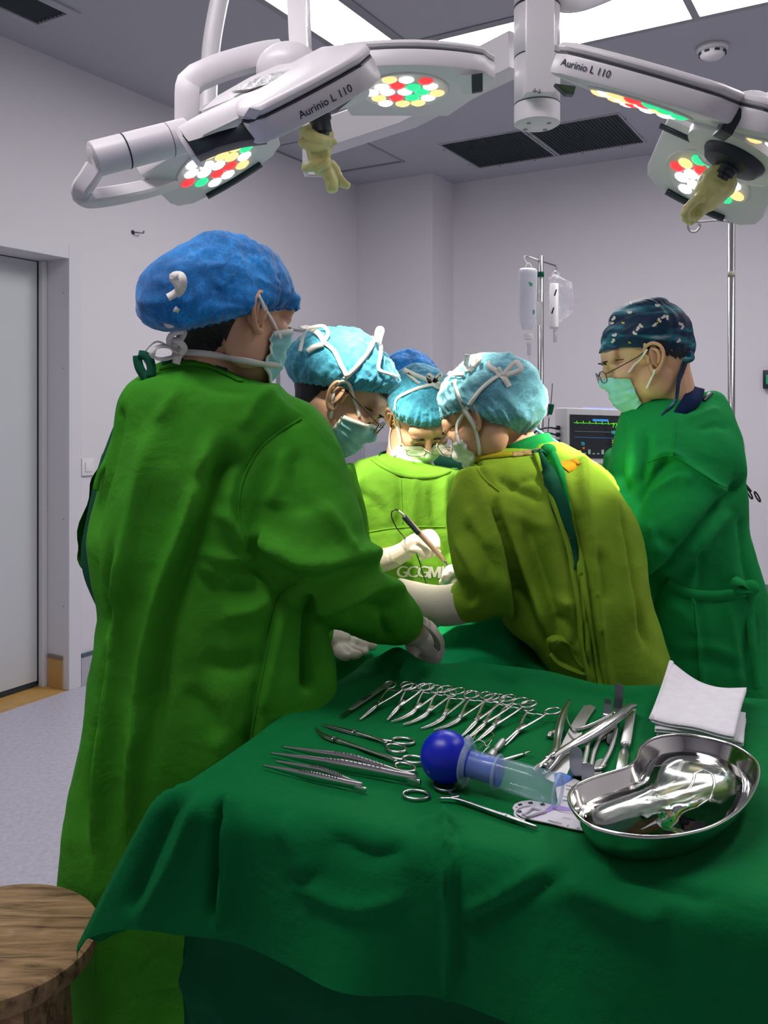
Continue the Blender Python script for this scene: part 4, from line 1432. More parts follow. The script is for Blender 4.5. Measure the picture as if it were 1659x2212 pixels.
# ties: one over the ear side to the nape bow, one below to the neck
p1.strap([(556, 640), (574, 672), (596, 712), (604, 730)], .006, .004)
p1.strap([(602, 788), (560, 783), (500, 772), (440, 764), (392, 762)], .011, .004)
nb = P(388, 764, 1.44)
p1.loose([P(390, 766, 1.445), P(366, 742, 1.43), P(372, 722, 1.425), P(396, 716, 1.43), P(394, 728, 1.435), P(376, 748, 1.43)], .010, (0, -1, .3))
p1.loose([P(390, 764, 1.44), P(370, 738, 1.44), P(384, 736, 1.42), P(398, 752, 1.43), P(388, 766, 1.435)], .011, (.3, -1, .2))
p1.loose([P(388, 764, 1.44), P(360, 748, 1.42), P(336, 752, 1.42), P(330, 768, 1.42), P(350, 776, 1.43), P(386, 768, 1.44)], .011, (0, -.6, .8))
p1.loose([P(388, 766, 1.44), P(384, 772, 1.43), P(380, 786, 1.43)], .013, (0, -1, .1))
p1.loose([P(376, 756, 1.44), P(340, 738, 1.43), P(314, 758, 1.43), P(312, 778, 1.43), P(330, 802, 1.43)], .003, (0, -1, .2), n=30)
# bow on the cap
hp = lambda x, y, off: hit(p1.surf, x, y, off)[0]
p1.loose([hp(380, 640, .004), hp(382, 625, .016), hp(378, 610, .020), hp(392, 602, .022), hp(404, 612, .024), hp(400, 628, .018), hp(384, 636, .005)], .012, (.2, -1, .2))
p1.loose([hp(388, 628, .010), hp(376, 636, .010), hp(366, 643, .010)], .013, (.2, -.9, .4))
p1.loose([hp(384, 664, .004), P(368, 688, 1.40), P(360, 700, 1.40), P(372, 702, 1.40), P(380, 684, 1.405), hp(380, 666, .006)], .009, (.3, -1, 0))
slices = [(366, 776, 478, 786, Y1 + .02, .055), (348, 790, 500, 800, Y1 + .02, .065), (322, 812, 536, 820, Y1 + .01, .085), (292, 834, 596, 838, Y1, .105), (272, 858, 630, 860, Y1, .118), (257, 894, 650, 892, Y1, .128),
          (246, 950, 650, 950, Y1, .136), (222, 1050, 640, 1050, Y1, .14), (200, 1150, 632, 1150, Y1, .14), (203, 1240, 634, 1230, Y1, .138), (222, 1330, 690, 1330, Y1, .138), (208, 1420, 724, 1420, Y1, .14), (190, 1500, 728, 1500, Y1, .145),
          (172, 1620, 730, 1620, Y1, .15), (157, 1760, 700, 1760, Y1, .155), (150, 1880, 690, 1880, Y1, .158), (158, 2000, 690, 2000, Y1, .16), (168, 2120, 690, 2120, Y1, .16), (176, 2240, 690, 2240, Y1, .16)]
slv = [([(575, 965, 1.51), (604, 968, 1.50), (634, 1050, 1.48), (668, 1150, 1.46), (708, 1232, 1.48), (770, 1284, 1.55), (830, 1322, 1.63), (878, 1346, 1.69)], [.080, .090, .094, .092, .082, .070, .060, .044]), ([(352, 915, 1.52), (372, 1150, 1.61), (520, 1300, 1.71), (640, 1362, 1.78), (704, 1392, 1.80)], [.068, .068, .060, .050, .042])]
st = [('r', [(648, 905), (572, 958), (520, 1040), (512, 1110), (545, 1190), (590, 1270)], 8, -.005, 1), ('r', [(500, 1040), (494, 1110), (526, 1200)], 14, .006),
      ('r', [(540, 1128), (592, 1176), (680, 1212), (770, 1196), (835, 1188)], 20, .014), ('r', [(570, 1210), (650, 1262), (760, 1240), (850, 1225)], 24, -.012), ('r', [(660, 1320), (740, 1290), (820, 1262), (885, 1285)], 14, .012), ('r', [(745, 1340), (800, 1310), (860, 1320)], 12, -.010),
      ('r', [(690, 1080), (735, 1150), (755, 1190)], 12, .008), ('r', [(618, 960), (600, 1040), (590, 1100)], 18, .007), ('r', [(640, 960), (640, 1050), (660, 1120)], 16, -.007), ('r', [(800, 1185), (820, 1250), (815, 1330)], 10, .008), ('r', [(850, 1290), (832, 1345), (840, 1390)], 8, -.008),
      ('r', [(470, 900), (440, 1010), (410, 1110), (340, 1300), (310, 1480), (285, 1700), (270, 1900)], 16, .015), ('r', [(500, 930), (470, 1030), (430, 1150), (372, 1310), (345, 1480), (320, 1700)], 18, -.014), ('r', [(330, 900), (300, 1050), (270, 1200), (262, 1330)], 22, .009),
      ('r', [(290, 1100), (268, 1260), (256, 1400), (230, 1620), (215, 1850)], 12, .012), ('r', [(250, 1130), (240, 1300), (243, 1420), (205, 1640), (190, 1850)], 10, -.012), ('r', [(420, 1060), (470, 1010), (530, 990)], 18, -.010), ('r', [(440, 1100), (490, 1120), (540, 1190)], 16, .009),
      ('r', [(410, 1180), (480, 1205), (560, 1205)], 12, .009), ('r', [(420, 1235), (500, 1265), (575, 1270)], 10, -.010), ('r', [(430, 1215), (470, 1250), (510, 1262)], 9, .010), ('r', [(480, 1225), (540, 1225), (580, 1255)], 8, -.010), ('r', [(470, 1330), (540, 1320), (590, 1290)], 18, .007), ('r', [(430, 1420), (500, 1440), (560, 1420)], 22, -.007),
      ('r', [(648, 1250), (600, 1290), (572, 1420), (545, 1560), (520, 1750)], 9, -.008, 1), ('r', [(620, 1280), (590, 1420), (560, 1560)], 14, .005), ('r', [(400, 1480), (450, 1540), (480, 1600)], 20, -.006), ('r', [(620, 830), (560, 860), (520, 930)], 12, .005), ('r', [(395, 800), (380, 850), (330, 920)], 14, .005), ('r', [(420, 815), (470, 840), (540, 850)], 10, -.004),
      ('r', [(262, 890), (236, 1010), (208, 1110), (210, 1250), (240, 1340)], 7, -.006, 1), ('s', [(222, 2150), (214, 1900), (216, 1700), (240, 1480), (236, 1380)], 16, .010, 1), ('r', [(668, 1300), (668, 1480)], 8, -.02, 1)]
st = [(q[0], q[1], q[2], q[3] * 1.3) + tuple(q[4:]) for q in st]
g, gb = gown(p1, slices, slv, M['gown1'], st, 1, vert=.013)
seam = lambda gbv, pts, gobj, m, w=.0042, off=.0006: obj('seam', strap_on(gbv, pts, w, off, .0022, 60), m, gobj)
seam(gb, [(650, 905), (600, 935), (556, 975), (524, 1040), (514, 1110), (530, 1160)], g, M['gown1'])
seam(gb, [(640, 1262), (600, 1300), (574, 1420), (548, 1560), (524, 1740)], g, M['gown1'])
# rear flap standing open over the dark scrub shirt
fl = [(290, 884), (256, 915), (232, 960), (214, 1000), (198, 1040), (182, 1100), (166, 1170), (170, 1212), (196, 1262), (214, 1330), (218, 1400)]
C = crom([P(x, y, 1.56) for x, y in fl], 40)
Cb = crom([P(x + 16, y, 1.60) for x, y in fl], 40)
C2 = crom([P(x + 70, y, 1.64) for x, y in fl], 40)
wav = np.array([[.0025 * math.sin(i * 1.1), .004 * math.sin(i * .8), 0] for i in range(40)])
rows = [C + wav, Cb + wav, C2]
m_ = loft([[Vector(p) for p in r] for r in rows], caps=False, closed=False)
V = [Vector(v) for v in m_[0]]
n = len(V)
obj('gown_flap', (V + [v + Vector((.003, -.002, 0)) for v in V], m_[1] + [tuple(n + k for k in reversed(f)) for f in m_[1]]), M['gown1'], g)
obj('scrub_shirt', slice_loft([(300, 850, 420, 850, 1.53, .06), (262, 905, 420, 905, 1.545, .08), (238, 960, 420, 960, 1.55, .08), (216, 1020, 420, 1020, 1.555, .08), (196, 1110, 420, 1110, 1.555, .08), (184, 1180, 420, 1180, 1.555, .08), (190, 1240, 420, 1240, 1.55, .08), (226, 1320, 420, 1320, 1.54, .08)]), M['scrub'], p1.root)
obj('scrub_collar', strap_on(gb, [(352, 788), (400, 774), (445, 782), (490, 800)], .016, .0015, .004), M['scrub'], g)
nk = bvh_of(p1.root)
obj('collar_band', strap_on(gb, [(346, 798), (392, 786), (440, 790), (486, 808), (520, 826)], .014, .002, .003), M['gown1'], g)
for tp_ in ([(297, 768), (298, 782), (303, 798), (314, 814), (326, 820)], [(299, 766), (312, 768), (322, 776), (327, 794), (326, 814)]):
    obj('gown_tie', ribbon([P(x, y, 1.43 - .003 * k) for k, (x, y) in enumerate(tp_)], .015, .0014, normal=(.1, -1, .15), n=20), M['scrub'], g)
obj('gown_tie', ribbon([P(240, 985, 1.43), P(222, 1010, 1.42), P(210, 1040, 1.42), P(207, 1060, 1.42)], .010, .0014, normal=(0, -1, 0), n=16), M['gown1'], g)
# gloves
def glove_mesh(tubes, vox=.003, wr=.0012, seed=0):
    ms = [stube([V3(P(*q)) for q in pts], rad, 26, 14) for pts, rad in tubes]
    V, F, E = remesh(ms, vox, 3)
    N = vnormals(V, F)
    V = V + N * (wr * ridged(V * 45, seed, 2))[:, None]
    return V, F
cuffp = [P(872, 1345, 1.69), P(884, 1354, 1.70), P(894, 1362, 1.705), P(904, 1368, 1.71)]
obj('glove_cuff', stube([V3(q) for q in cuffp], [.040, .036, .033, .034], 14, 20), M['cuff'], p1.root)
obj('cuff_roll', join(*[tube([tuple(P(896 + 5 * k, 1362 + 3 * k, 1.705) + (Vector((.55, .5, .55)).normalized().orthogonal() * .0345 * math.cos(a) + Vector((.55, .5, .55)).normalized().cross(Vector((.55, .5, .55)).normalized().orthogonal()) * .0345 * math.sin(a))) for a in np.linspace(0, 2 * PI, 28, endpoint=False)], .0022, 6, closed=True) for k in range(3)]), M['cuff'], p1.root)
gt = [([(892, 1362, 1.705), (912, 1374, 1.715), (928, 1392, 1.725), (930, 1416, 1.735)], [.032, .034, .030, .026]), ([(930, 1396, 1.725), (936, 1416, 1.73), (930, 1440, 1.735)], [.014, .012, .009]), ([(922, 1400, 1.72), (922, 1424, 1.72), (914, 1446, 1.725)], [.014, .012, .009]),
      ([(912, 1400, 1.73), (908, 1424, 1.73), (902, 1442, 1.735)], [.014, .012, .009]), ([(934, 1392, 1.74), (944, 1412, 1.75), (942, 1434, 1.755)], [.013, .011, .008]), ([(900, 1384, 1.70), (890, 1408, 1.70), (892, 1428, 1.71)], [.014, .012, .008])]
obj('glove', glove_mesh(gt, seed=2), M['glove'], p1.root)
gt = [([(690, 1388, 1.79), (722, 1386, 1.80), (746, 1392, 1.805)], [.026, .028, .026]), ([(744, 1384, 1.80), (770, 1388, 1.81), (792, 1394, 1.815), (812, 1398, 1.82)], [.013, .011, .010, .008]), ([(744, 1394, 1.79), (762, 1404, 1.79), (780, 1408, 1.80), (796, 1406, 1.80)], [.012, .010, .009, .007]),
      ([(742, 1390, 1.815), (770, 1392, 1.83), (800, 1396, 1.84)], [.012, .011, .008]), ([(738, 1398, 1.78), (756, 1412, 1.77), (770, 1414, 1.77), (778, 1412, 1.775)], [.012, .010, .009, .007]), ([(726, 1400, 1.77), (742, 1416, 1.755), (756, 1418, 1.755)], [.012, .010, .007])]
obj('glove', glove_mesh(gt, seed=3), M['glove'], p1.root)

# ================================================================ 2: profile, bowed, glasses
Y2 = 1.95
H2 = head_matrix(740, 857, Y2, (.775, -.04, -.63), (.63, 0, .775))
sk = [trunk(P(640, 1500, Y2), P(640, 1300, Y2), P(645, 1080, Y2), P(650, 985, Y2), .10, .09, .10, .06), ([V3(P(648, 990, Y2)), V3(P(662, 930, Y2)), V3(P(690, 885, Y2)), V3(P(712, 862, Y2))], [.06, .056, .056, .06]),
      ([V3(P(600, 1020, Y2)), V3(P(660, 1010, Y2)), V3(P(700, 1030, Y2))], [.05, .055, .05]), ([V3(P(700, 1040, Y2)), V3(P(740, 1180, 1.98)), V3(P(800, 1290, 2.05))], [.05, .042, .03]), ([V3(P(590, 1040, Y2 + .05)), V3(P(640, 1200, 2.1)), V3(P(760, 1290, 2.15))], [.05, .042, .03])]
LG = (P(640, 1500, Y2).x, Y2, .75, (.9, .3))
sk += legs(*LG)
p2 = Person('bowed person in profile, dark rimmed glasses, mint mask, teal cap with two white bows', H2, (P(640, 1500, Y2).x, Y2, 0), sk)
trousers(p2, *LG)
p2.hair(2, back=-.078, side=-.03)
p2.bouffant(M['cap_teal'], .074, -.040, .014, rx=.098, ry=.128, rz=.112, yc=-.030, zc=.018, gather=30, crumple=.0105, seed=5)
p2.mask(M['mask'], seed=2)
p2.eyebrows()
p2.glasses(M['glass_rim'], drop=-.003, fwd=.006)
p2.strap([(713, 904), (717, 880), (719, 862), (722, 838), (734, 824), (750, 822), (758, 836), (762, 856), (772, 884), (775, 902)], .007)
p2.strap([(749, 812), (736, 786), (720, 758), (700, 741)], .010)
p2.strap([(744, 818), (768, 794), (792, 764), (806, 740), (814, 722)], .010)
b = lambda x, y, Y=1.88: P(x, y, Y)
an = (700, 746)
p2.bow([(702, 745, .004), (690, 726, .008), (672, 716, .012), (650, 708, .016)], .012, an)
p2.bow([(700, 744, .005), (707, 730, .010), (702, 716, .012), (688, 718, .016), (668, 730, .018), (656, 750, .012), (652, 762, .006)], .008, an)
p2.bow([(700, 746, .004), (682, 750, .006), (664, 760, .004)], .012, an)
an = (812, 742)
p2.bow([(811, 742, .004), (814, 726, .008), (818, 711, .012), (825, 713, .014), (821, 728, .010), (813, 742, .005)], .012, an)
p2.bow([(814, 742, .005), (823, 748, .008), (820, 770, .006), (816, 798, .005), (836, 806, .005), (856, 816, .005)], .008, an, n=30)
p2.loose([b(744, 819), b(734, 819), b(724, 821)], .003)
slices = [(612, 915, 690, 950, Y2, .06), (596, 935, 706, 962, Y2, .075), (572, 970, 726, 1000, Y2, .10), (556, 1040, 742, 1060, Y2, .12), (552, 1200, 736, 1200, Y2, .125), (550, 1350, 730, 1350, Y2, .13), (548, 1500, 730, 1500, Y2, .13), (545, 1700, 735, 1700, Y2, .13), (545, 1880, 738, 1880, Y2, .13)]
g, gb = gown(p2, slices, [([(700, 1020, Y2), (728, 1100, Y2), (750, 1180, 1.98), (800, 1280, 2.04)], [.07, .065, .058, .042]), ([(590, 1030, Y2 + .05), (640, 1190, 2.1), (740, 1280, 2.14)], [.07, .06, .04])], M['gown2'],
         [('r', [(690, 930), (715, 1000), (742, 1080)], 7, -.006, 1), ('r', [(670, 940), (690, 1010), (720, 1100)], 9, .006)], 2)
obj('collar_band', strap_on(gb, [(632, 915), (660, 925), (680, 945), (690, 965)], .012, .002, .003), M['gown2'], g)
obj('glove', hand(P(806, 1296, 2.06), (.7, .3, -.3), (.2, -.2, -1)), M['glove'], p2.root)
obj('glove', hand(P(766, 1296, 2.16), (.8, .2, -.3), (.2, -.2, -1), -1), M['glove'], p2.root)

# ================================================================ 3: facing the camera across the table
Y3 = 2.38
H3 = head_matrix(910, 902, Y3 - .02, (.16, -.62, -.70), (.10, -.74, .66))
sk = [trunk(P(880, 1480, Y3), P(878, 1320, Y3), P(872, 1110, Y3), P(872, 1000, Y3), .10, .09, .10, .06), ([V3(P(872, 1040, Y3)), V3(P(878, 975, Y3)), V3(P(892, 925, Y3))], [.058, .054, .058]),
      ([V3(P(785, 1075, Y3)), V3(P(870, 1050, Y3)), V3(P(970, 1078, Y3))], [.04, .05, .04]), ([V3(P(775, 1078, Y3)), V3(P(765, 1160, 2.34)), V3(P(790, 1214, 2.28)), V3(P(860, 1196, 2.22))], [.05, .044, .036, .022]),
      ([V3(P(975, 1080, Y3)), V3(P(1010, 1160, 2.34)), V3(P(1005, 1235, 2.22)), V3(P(985, 1245, 2.1))], [.05, .044, .034, .022])]
LG = (P(880, 1480, Y3).x, Y3 + .02, .75, (0, -1))
sk += legs(*LG)
p3 = Person('person facing the camera, head bowed, lime green gown with white letters on the chest', H3, (P(880, 1480, Y3).x, Y3, 0), sk)
trousers(p3, *LG)
p3.hair(3)
p3.bouffant(M['cap_teal'], .060, -.030, .022, rx=.090, ry=.114, rz=.106, yc=-.02, zc=.018, gather=26, crumple=.005, seed=8)
p3.mask(M['mask_in'], amax=60, seed=4, edge=False)
p3.eyebrows()
p3.glasses(M['glass_rim_gold'], drop=-.014, fwd=.006, w=.025, h=.014)
p3.strap([(868, 962), (862, 930), (856, 895), (856, 868), (866, 856), (900, 840), (934, 832), (955, 836)], .009)
p3.strap([(846, 925), (843, 950), (846, 974), (854, 985)], .007)
b = lambda x, y, Y=2.26: P(x, y, Y)
p3.loose([b(938, 830), b(916, 818), b(892, 808), b(872, 798)], .012)
p3.loose([b(930, 832), b(906, 828), b(886, 812), b(880, 806)], .008)
p3.loose([b(930, 828), b(924, 812), b(930, 812), b(948, 828), b(972, 834)], .010)
p3.loose([b(936, 826), b(944, 814), b(952, 808), b(952, 816), b(938, 824)], .009)
p3.strap([(930, 832), (948, 840), (968, 846), (985, 830)], .008)
slices = [(834, 984, 966, 1014, Y3, .060), (808, 990, 990, 1018, Y3, .078), (770, 1000, 1004, 1024, Y3, .10), (738, 1022, 1012, 1040, Y3, .115), (728, 1060, 1020, 1075, Y3, .125), (738, 1150, 1022, 1150, Y3, .13), (742, 1300, 1015, 1300, Y3, .13), (742, 1450, 1015, 1450, Y3, .13), (735, 1700, 1022, 1700, Y3, .13)]
g, gb = gown(p3, slices, [([(765, 1030, Y3), (750, 1100, 2.36), (762, 1160, 2.33), (782, 1205, 2.29), (806, 1212, 2.26)], [.062, .066, .062, .052, .042]), ([(985, 1040, Y3), (1000, 1100, 2.38), (1015, 1170, 2.34), (1005, 1235, 2.24)], [.06, .065, .06, .045])], M['gown3'],
         [('r', [(760, 1010), (740, 1060), (760, 1120), (790, 1180)], 9, -.009, 1), ('r', [(785, 1020), (770, 1080), (790, 1150)], 10, .007), ('r', [(862, 1000), (866, 1080), (870, 1180), (868, 1260)], 6, -.005), ('r', [(900, 1010), (892, 1100), (885, 1180)], 12, .006), ('r', [(960, 1020), (958, 1100), (965, 1200)], 10, .008),
          ('r', [(985, 1020), (982, 1080), (990, 1150)], 7, -.008), ('r', [(780, 1150), (850, 1140), (960, 1140)], 4, -.003, 1), ('r', [(800, 1050), (840, 1090), (850, 1130)], 10, .005), ('r', [(930, 1040), (935, 1120), (942, 1200)], 8, -.006), ('r', [(760, 1060), (800, 1080), (830, 1120)], 7, -.005)], 3, vert=.004)
p3.collar(P(866, 1000, Y3 - .005), (.12, -.25, 1), .064, .034, M['scrub'])
obj('neck_band', strap_on(gb, [(806, 992), (828, 1008), (866, 1024), (908, 1030), (950, 1026), (984, 1012)], .014, .002, .003), M['gown3'], g)
seam(gb, [(784, 1152), (840, 1142), (900, 1138), (962, 1138)], g, M['gown3'], .003)
seam(gb, [(866, 1036), (868, 1080), (870, 1130)], g, M['gown3'], .003)
Mg = [(0, 0), (0, 1), (.30, 1), (.5, .45), (.70, 1), (1, 1), (1, 0), (.76, 0), (.76, .60), (.58, .08), (.42, .08), (.24, .60), (.24, 0)]
gl_ = []
for ch_, x0_ in (('G', -38), ('C', -16), ('G', 7), ('M', 19), ('H', 58)):
    if ch_ == 'M':
        gl_.append(dense(([(x0_ + x * 27, -12.5 + y * 25, 0) for x, y in Mg], [tuple(range(len(Mg)))])))
    else:
        V_, F_ = text_mesh(ch_, 35, False)
        gl_.append(dense(([(x0_ + x * 1.04, y, 0) for x, y, z in V_], F_)))
        gl_.append(dense(([(x0_ + x * 1.04 + 1.6, y, 0) for x, y, z in V_], F_)))
m_ = join(*gl_)
obj('chest_lettering', ([hit(gb, 906 + x + y * .05, 1236 - y, .0022)[0] for x, y, z in m_[0]], m_[1]), M['tie'], g, smooth=False)
cf = [(790, 1214, 2.28), (818, 1212, 2.25), (846, 1206, 2.225), (858, 1200, 2.215)]
obj('glove_cuff', stube([V3(P(*q)) for q in cf], [.036, .031, .027, .026], 18, 20), M['cuff'], p3.root)
Yh = 2.20
gt = [([(842, 1206, 2.225), (862, 1197, 2.215), (882, 1186, 2.205)], [.027, .0255, .024]), ([(876, 1186, Yh), (898, 1172, Yh), (916, 1162, Yh)], [.022, .024, .018]),
      ([(902, 1158, Yh - .004), (930, 1151, Yh - .016), (943, 1165, Yh - .038), (946, 1184, Yh - .046)], [.0105, .0092, .0080, .0066]),
      ([(902, 1166, Yh - .014), (921, 1163, Yh - .030), (935, 1180, Yh - .048), (934, 1203, Yh - .046)], [.0100, .0088, .0078, .0062]),
      ([(897, 1176, Yh - .018), (912, 1175, Yh - .036), (925, 1190, Yh - .050), (922, 1206, Yh - .044)], [.0098, .0086, .0074, .0060]),
      ([(890, 1186, Yh - .016), (902, 1188, Yh - .036), (914, 1199, Yh - .044), (909, 1209, Yh - .036)], [.0092, .0080, .0068, .0056]),
      ([(896, 1178, Yh + .018), (920, 1184, Yh + .006), (938, 1190, Yh - .012), (950, 1194, Yh - .024)], [.0120, .0104, .0086, .0070])]
obj('glove', glove_mesh(gt, .0021, .0004, 4), M['glove'], p3.root)
gt = [([(1002, 1238, 2.2), (990, 1240, 2.12), (976, 1240, 2.04)], [.024, .026, .022]), ([(982, 1238, 2.06), (978, 1232, 2.0), (972, 1240, 1.96)], [.011, .011, .009]), ([(976, 1244, 2.06), (966, 1240, 2.0), (963, 1250, 1.96)], [.012, .012, .010]), ([(976, 1250, 2.05), (962, 1254, 2.0), (954, 1260, 1.97)], [.011, .010, .008]),
      ([(984, 1250, 2.06), (970, 1260, 2.02), (958, 1264, 1.99)], [.011, .010, .008]), ([(990, 1232, 2.08), (984, 1226, 2.02), (981, 1232, 1.98)], [.011, .010, .008])]
obj('glove', glove_mesh(gt, .0028, .0006, 6), M['glove'], p3.root)

# ================================================================ 4: mostly hidden behind the third
Y4 = 2.85
H4 = head_matrix(884, 858, Y4, (.5, -.55, -.55), (.3, -.4, .8))
sk = [trunk(P(925, 1400, Y4), P(925, 1250, Y4), P(930, 1080, Y4), P(920, 985, Y4), .10, .09, .10, .06), ([V3(P(920, 990, Y4)), V3(P(905, 930, Y4)), V3(P(892, 880, Y4))], [.058, .054, .058]), ([V3(P(860, 1030, Y4)), V3(P(925, 1000, Y4)), V3(P(1000, 1020, Y4))], [.045, .055, .045]),
      ([V3(P(862, 1030, Y4)), V3(P(850, 1150, Y4)), V3(P(860, 1270, Y4 - .1))], [.05, .04, .026]), ([V3(P(998, 1025, Y4)), V3(P(1010, 1150, Y4)), V3(P(1000, 1270, Y4 - .1))], [.05, .04, .026])]
LG = (P(925, 1400, Y4).x, Y4, .75, (0, -1))
sk += legs(*LG)
p4 = Person('person almost hidden at the back, only a tall blue cap and dark green shoulder showing', H4, (P(925, 1400, Y4).x, Y4, 0), sk)
trousers(p4, *LG)
p4.hair(4)
p4.bouffant(M['cap_blue'], .060, -.03, .02, rx=.094, ry=.122, rz=.125, gather=26, crumple=.005, seed=11)
slices = [(890, 975, 950, 978, Y4, .06), (868, 985, 985, 985, Y4, .085), (845, 1010, 1020, 1005, Y4, .11), (840, 1080, 1026, 1080, Y4, .12), (845, 1250, 1020, 1250, Y4, .12), (840, 1550, 1020, 1550, Y4, .12)]
g, gb = gown(p4, slices, [([(868, 1025, Y4), (852, 1140, Y4), (858, 1230, Y4 - .07)], [.06, .055, .045]), ([(996, 1020, Y4), (1010, 1140, Y4), (1002, 1230, Y4 - .07)], [.06, .055, .045])], M['scrub'], [], 4, name='scrub_gown', vox=.009)
obj('glove', hand(P(862, 1275, Y4 - .11), (.2, -.6, -.8), (0, -.8, .6)), M['glove'], p4.root)
obj('glove', hand(P(998, 1275, Y4 - .11), (-.2, -.6, -.8), (0, -.8, .6), -1), M['glove'], p4.root)

# ================================================================ 5: bent over, back to the camera
Y5 = 1.90
H5 = head_matrix(1052, 902, Y5 + .03, (-.70, .40, -.58), (-.42, .35, .80))
sk = [trunk(P(1310, 1500, 1.82), P(1260, 1330, 1.83), P(1180, 1110, 1.86), P(1140, 1000, 1.90), .10, .09, .10, .055), ([V3(P(1138, 1005, 1.90)), V3(P(1112, 965, 1.92)), V3(P(1080, 930, Y5 + .04))], [.056, .052, .058]),
      ([V3(P(1050, 1050, 1.85)), V3(P(1150, 1020, 1.88)), V3(P(1270, 1040, 1.94))], [.05, .055, .05]), ([V3(P(1045, 1055, 1.84)), V3(P(1050, 1215, 1.76)), V3(P(1062, 1275, 1.76)), V3(P(985, 1302, 1.81)), V3(P(880, 1286, 1.89))], [.05, .036, .030, .026, .02]),
      ([V3(P(1275, 1045, 1.95)), V3(P(1190, 1160, 2.10)), V3(P(1060, 1240, 2.12)), V3(P(1010, 1262, 2.12))], [.05, .042, .032, .022])]
LG = (P(1325, 1500, 1.82).x, 1.84, .76, (-.4, .9))
sk += legs(*LG)
p5 = Person('person bent over, back turned, olive gown open down the back, pale blue cap', H5, (P(1325, 1500, 1.82).x, 1.84, 0), sk)
trousers(p5, *LG)
p5.hair(5, back=-.055, side=-.01)
p5.bouffant(M['cap_teal2'], .055, -.076, .012, bexp=.42, rx=.092, ry=.112, rz=.094, yc=-.030, zc=.012, gather=24, crumple=.0085, seed=14, sag=.006)
p5.mask(M['mask_in'], amax=64, seed=6, edge=False)
p5.eyebrows()
p5.glasses(M['glass_rim_gold'], drop=-.010, fwd=.012)
p5.strap([(1040, 992), (1036, 960), (1030, 930), (1016, 905), (1004, 884), (994, 862), (986, 838), (984, 822)], .009)
p5.strap([(994, 960), (988, 938), (990, 916), (998, 900), (1008, 884), (1024, 862), (1044, 838), (1066, 820), (1084, 812)], .009)
an = (1086, 816)
p5.bow([(1082, 816, .004), (1072, 806, .006), (1062, 796, .010), (1062, 788, .012)], [.012, .012, .011, .005], an)
p5.bow([(1088, 816, .005), (1098, 806, .010), (1106, 796, .014), (1114, 794, .018), (1116, 806, .018), (1100, 812, .008)], .011, an)
p5.bow([(1090, 814, .004), (1104, 812, .008), (1118, 808, .012)], .010, an)
p5.bow([(1086, 812, .004), (1082, 800, .010), (1078, 806, .008)], .008, an)
p5.strap([(1084, 814), (1092, 824), (1098, 836)], .014)
an = (1008, 812)
p5.bow([(1010, 806, .004), (1010, 790, .006), (1010, 766, .008)], .011, an)
p5.bow([(1014, 806, .004), (1026, 788, .008), (1038, 778, .012), (1039, 787, .012), (1022, 800, .006)], .010, an)
p5.bow([(1004, 812, .004), (988, 814, .008), (973, 813, .010)], .010, an)
slices = [(1046, 976, 1215, 955, 1.91, .055), (1030, 990, 1236, 968, 1.90, .07), (1015, 1014, 1266, 988, 1.88, .10), (1006, 1055, 1304, 1022, 1.865, .125), (1006, 1110, 1346, 1085, 1.85, .135), (1036, 1180, 1374, 1150, 1.84, .14), (1078, 1240, 1386, 1220, 1.83, .14), (1092, 1300, 1393, 1290, 1.82, .14), (1118, 1356, 1412, 1352, 1.82, .14),
          (1176, 1430, 1434, 1440, 1.82, .14), (1200, 1520, 1445, 1520, 1.83, .14), (1205, 1700, 1450, 1700, 1.84, .14), (1205, 1900, 1455, 1900, 1.84, .14)]
slv = [([(1050, 1040, 1.85), (1036, 1120, 1.80), (1046, 1205, 1.765), (1060, 1266, 1.765), (1028, 1294, 1.79), (988, 1300, 1.815)], [.066, .068, .067, .056, .047, .042]), ([(1280, 1040, 1.95), (1195, 1150, 2.09), (1080, 1225, 2.12)], [.068, .06, .045])]
